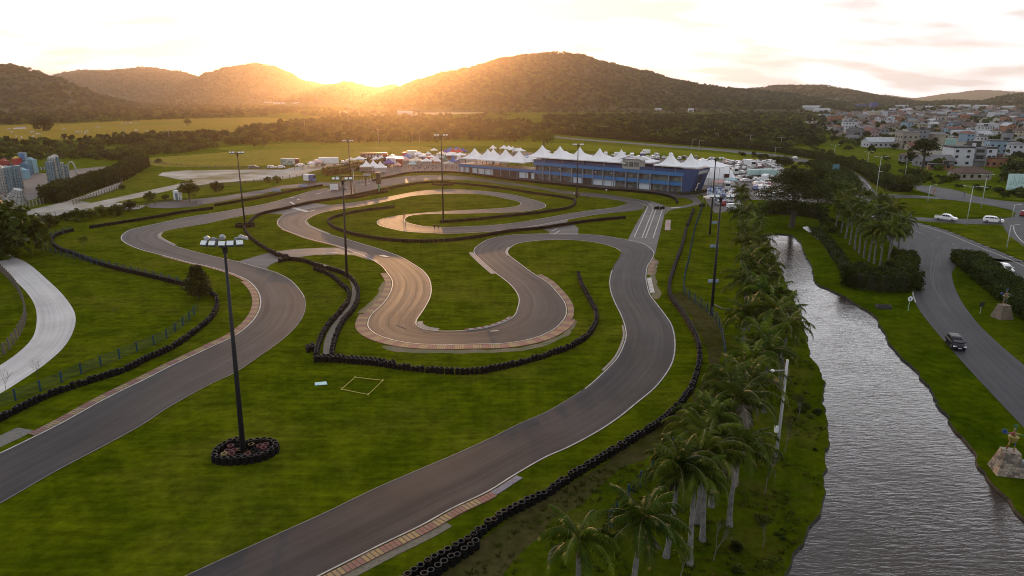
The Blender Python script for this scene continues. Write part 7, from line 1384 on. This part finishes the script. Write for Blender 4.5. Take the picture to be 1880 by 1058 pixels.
for i, (x, y, r, h) in enumerate([(98,345,1.3,9.5),(104,343,1.4,10.5),(110,341,1.3,10.8),(116,340,1.4,8.5),(122,337,1.2,7.0)]): lattice('castle_tower', (x, y), r, h, f'white grey lattice tower of the castle set, {nth(i)} from the left', M_LATW if i % 2 else M_LAT, 10, cap=.9 if i in (1, 2) else 0)
t = thing('ring_arch', 'tall white oval ring standing beside the castle set', 'ride', G(136, 334)); b = MB(); hh = hpx((136, 334), 296)
b.tube([(math.cos(a)*1.5, 0, hh/2+math.sin(a)*hh*.48) for a in [k*.3142 for k in range(21)]], .28, 6, cap=False); link('ring', b.mesh('ring', M_LATW), t)
for i, (x, y, w, h, c, lb) in enumerate([(12,322,3.2,6.2,(.26,.03,.02),'red toy-like block at the left of the coloured set'),(24,321,6,4.2,(.05,.13,.22),'low blue block of the coloured set'),(36,322,2.4,7.2,(.30,.02,.02),'tall red pillar with yellow cap'),(42,328,4.5,3.6,(.14,.28,.36),'pale blue block in front of the red pillar'),(50,322,3.0,5.0,(.04,.12,.20),'dark blue column of the coloured set'),(60,318,3.5,6,(.14,.27,.33),'pale blue column at the right of the coloured set'),(27,320,8,2.6,(.28,.03,.02),'long red wall of the coloured set')]):
    t = thing('play_block', lb, 'ride', G(x, y)); b = MB(); b.box((0, 0, 0), (w, 3, h)); m_ = mat(f'play_{i}', c, .5); link('block', b.mesh('block', m_), t); b = MB(); b.box((0, 0, h), (w*.7, 2.2, .8), top=.4); link('cap', b.mesh('cap', mat('play_yellow', (.45, .33, .04), .5) if i == 2 else m_), t)
t = thing('letter_cube', 'tilted blue and white cube sign on the coloured set', 'sign', G(48, 321)); b = MB(); b.box((0, 0, 6.2), (3.0, 1.2, 3.2)); link('cube', b.mesh('cube', WM['pale blue']), t); b = MB(); b.box((0, -.63, 6.6), (2.2, .06, 2.4)); link('face', b.mesh('face', mat('cube_blue', (.06, .14, .32), .5)), t); b = MB(); b.box((0, 0, 0), (.8, .8, 6.2)); link('column', b.mesh('column', M_LATD), t)
t = thing('striped_rail', 'low black and white striped rail at the back of the yard', 'rail', G(58, 313)); b = MB()
for k in range(18): b.box((k*.75, 0, .2), (.40, .3, 1.3), mi=k % 2)
link('rail', b.mesh('rail', [M_LATW, M_LATD]), t)
# cattle in the yellow field, white dots
def cow_mesh():
    b = MB(); b.lathe([(.05, -1.0), (.34, -.9), (.40, -.3), (.42, .3), (.36, .8), (.10, 1.0)], (0, 0, 0), 8, 0, Matrix.Translation((0, 0, 1.05)) @ Matrix.Rotation(math.pi/2, 4, 'Y'))
    b.tube([(.85, 0, 1.2), (1.15, 0, 1.15), (1.35, 0, .75), (1.5, 0, .55)], [.24, .18, .15, .09], 7); b.tube([(-.98, 0, 1.3), (-1.08, 0, .7)], .03, 4)
    for x, kx in ((.7, .06), (-.75, -.08)):
        for s in (-.2, .2): b.tube([(x, s, 1.0), (x+kx, s, .55), (x, s, 0)], [.12, .07, .05], 5)
    for s in (-1, 1): b.tube([(1.25, s*.1, .95), (1.22, s*.32, .98)], [.06, .02], 4)
    return b.mesh('cow', mat('cow_hide', (.48, .44, .38), .8, (.3, .26, .2), 1))
CM = cow_mesh()
CW = sorted([(18,240),(22,246),(30,254),(40,256),(62,254),(70,249),(60,246),(118,240),(142,246),(150,245),(156,247),(160,244),(250,242),(270,243),(325,244),(225,228),(232,229),(240,228),(250,229),(180,236)])
for i, (x, y) in enumerate(CW): o = link('cow', CM, None, G(x, y), RND.uniform(0, 6), 1.5); tag(o, f'pale cow grazing in the yellow field, {nth(i)} from the left', 'cow', 'cows in the far field')
# stream
sheet('stream', [(1474,417),(1482,416),(1491,424),(1504,434),(1514,442),(1530,464),(1538,478),(1532,480),(1522,466),(1508,446),(1496,436),(1484,426)], M_WATER, 0.016, 'narrow stream glinting beside the river', True, 1, 'water')
sheet('pond', [(25,235),(40,233),(48,236),(30,237.5)], M_WATER, 0.03, 'small pond in the far field', True, 3, 'water')
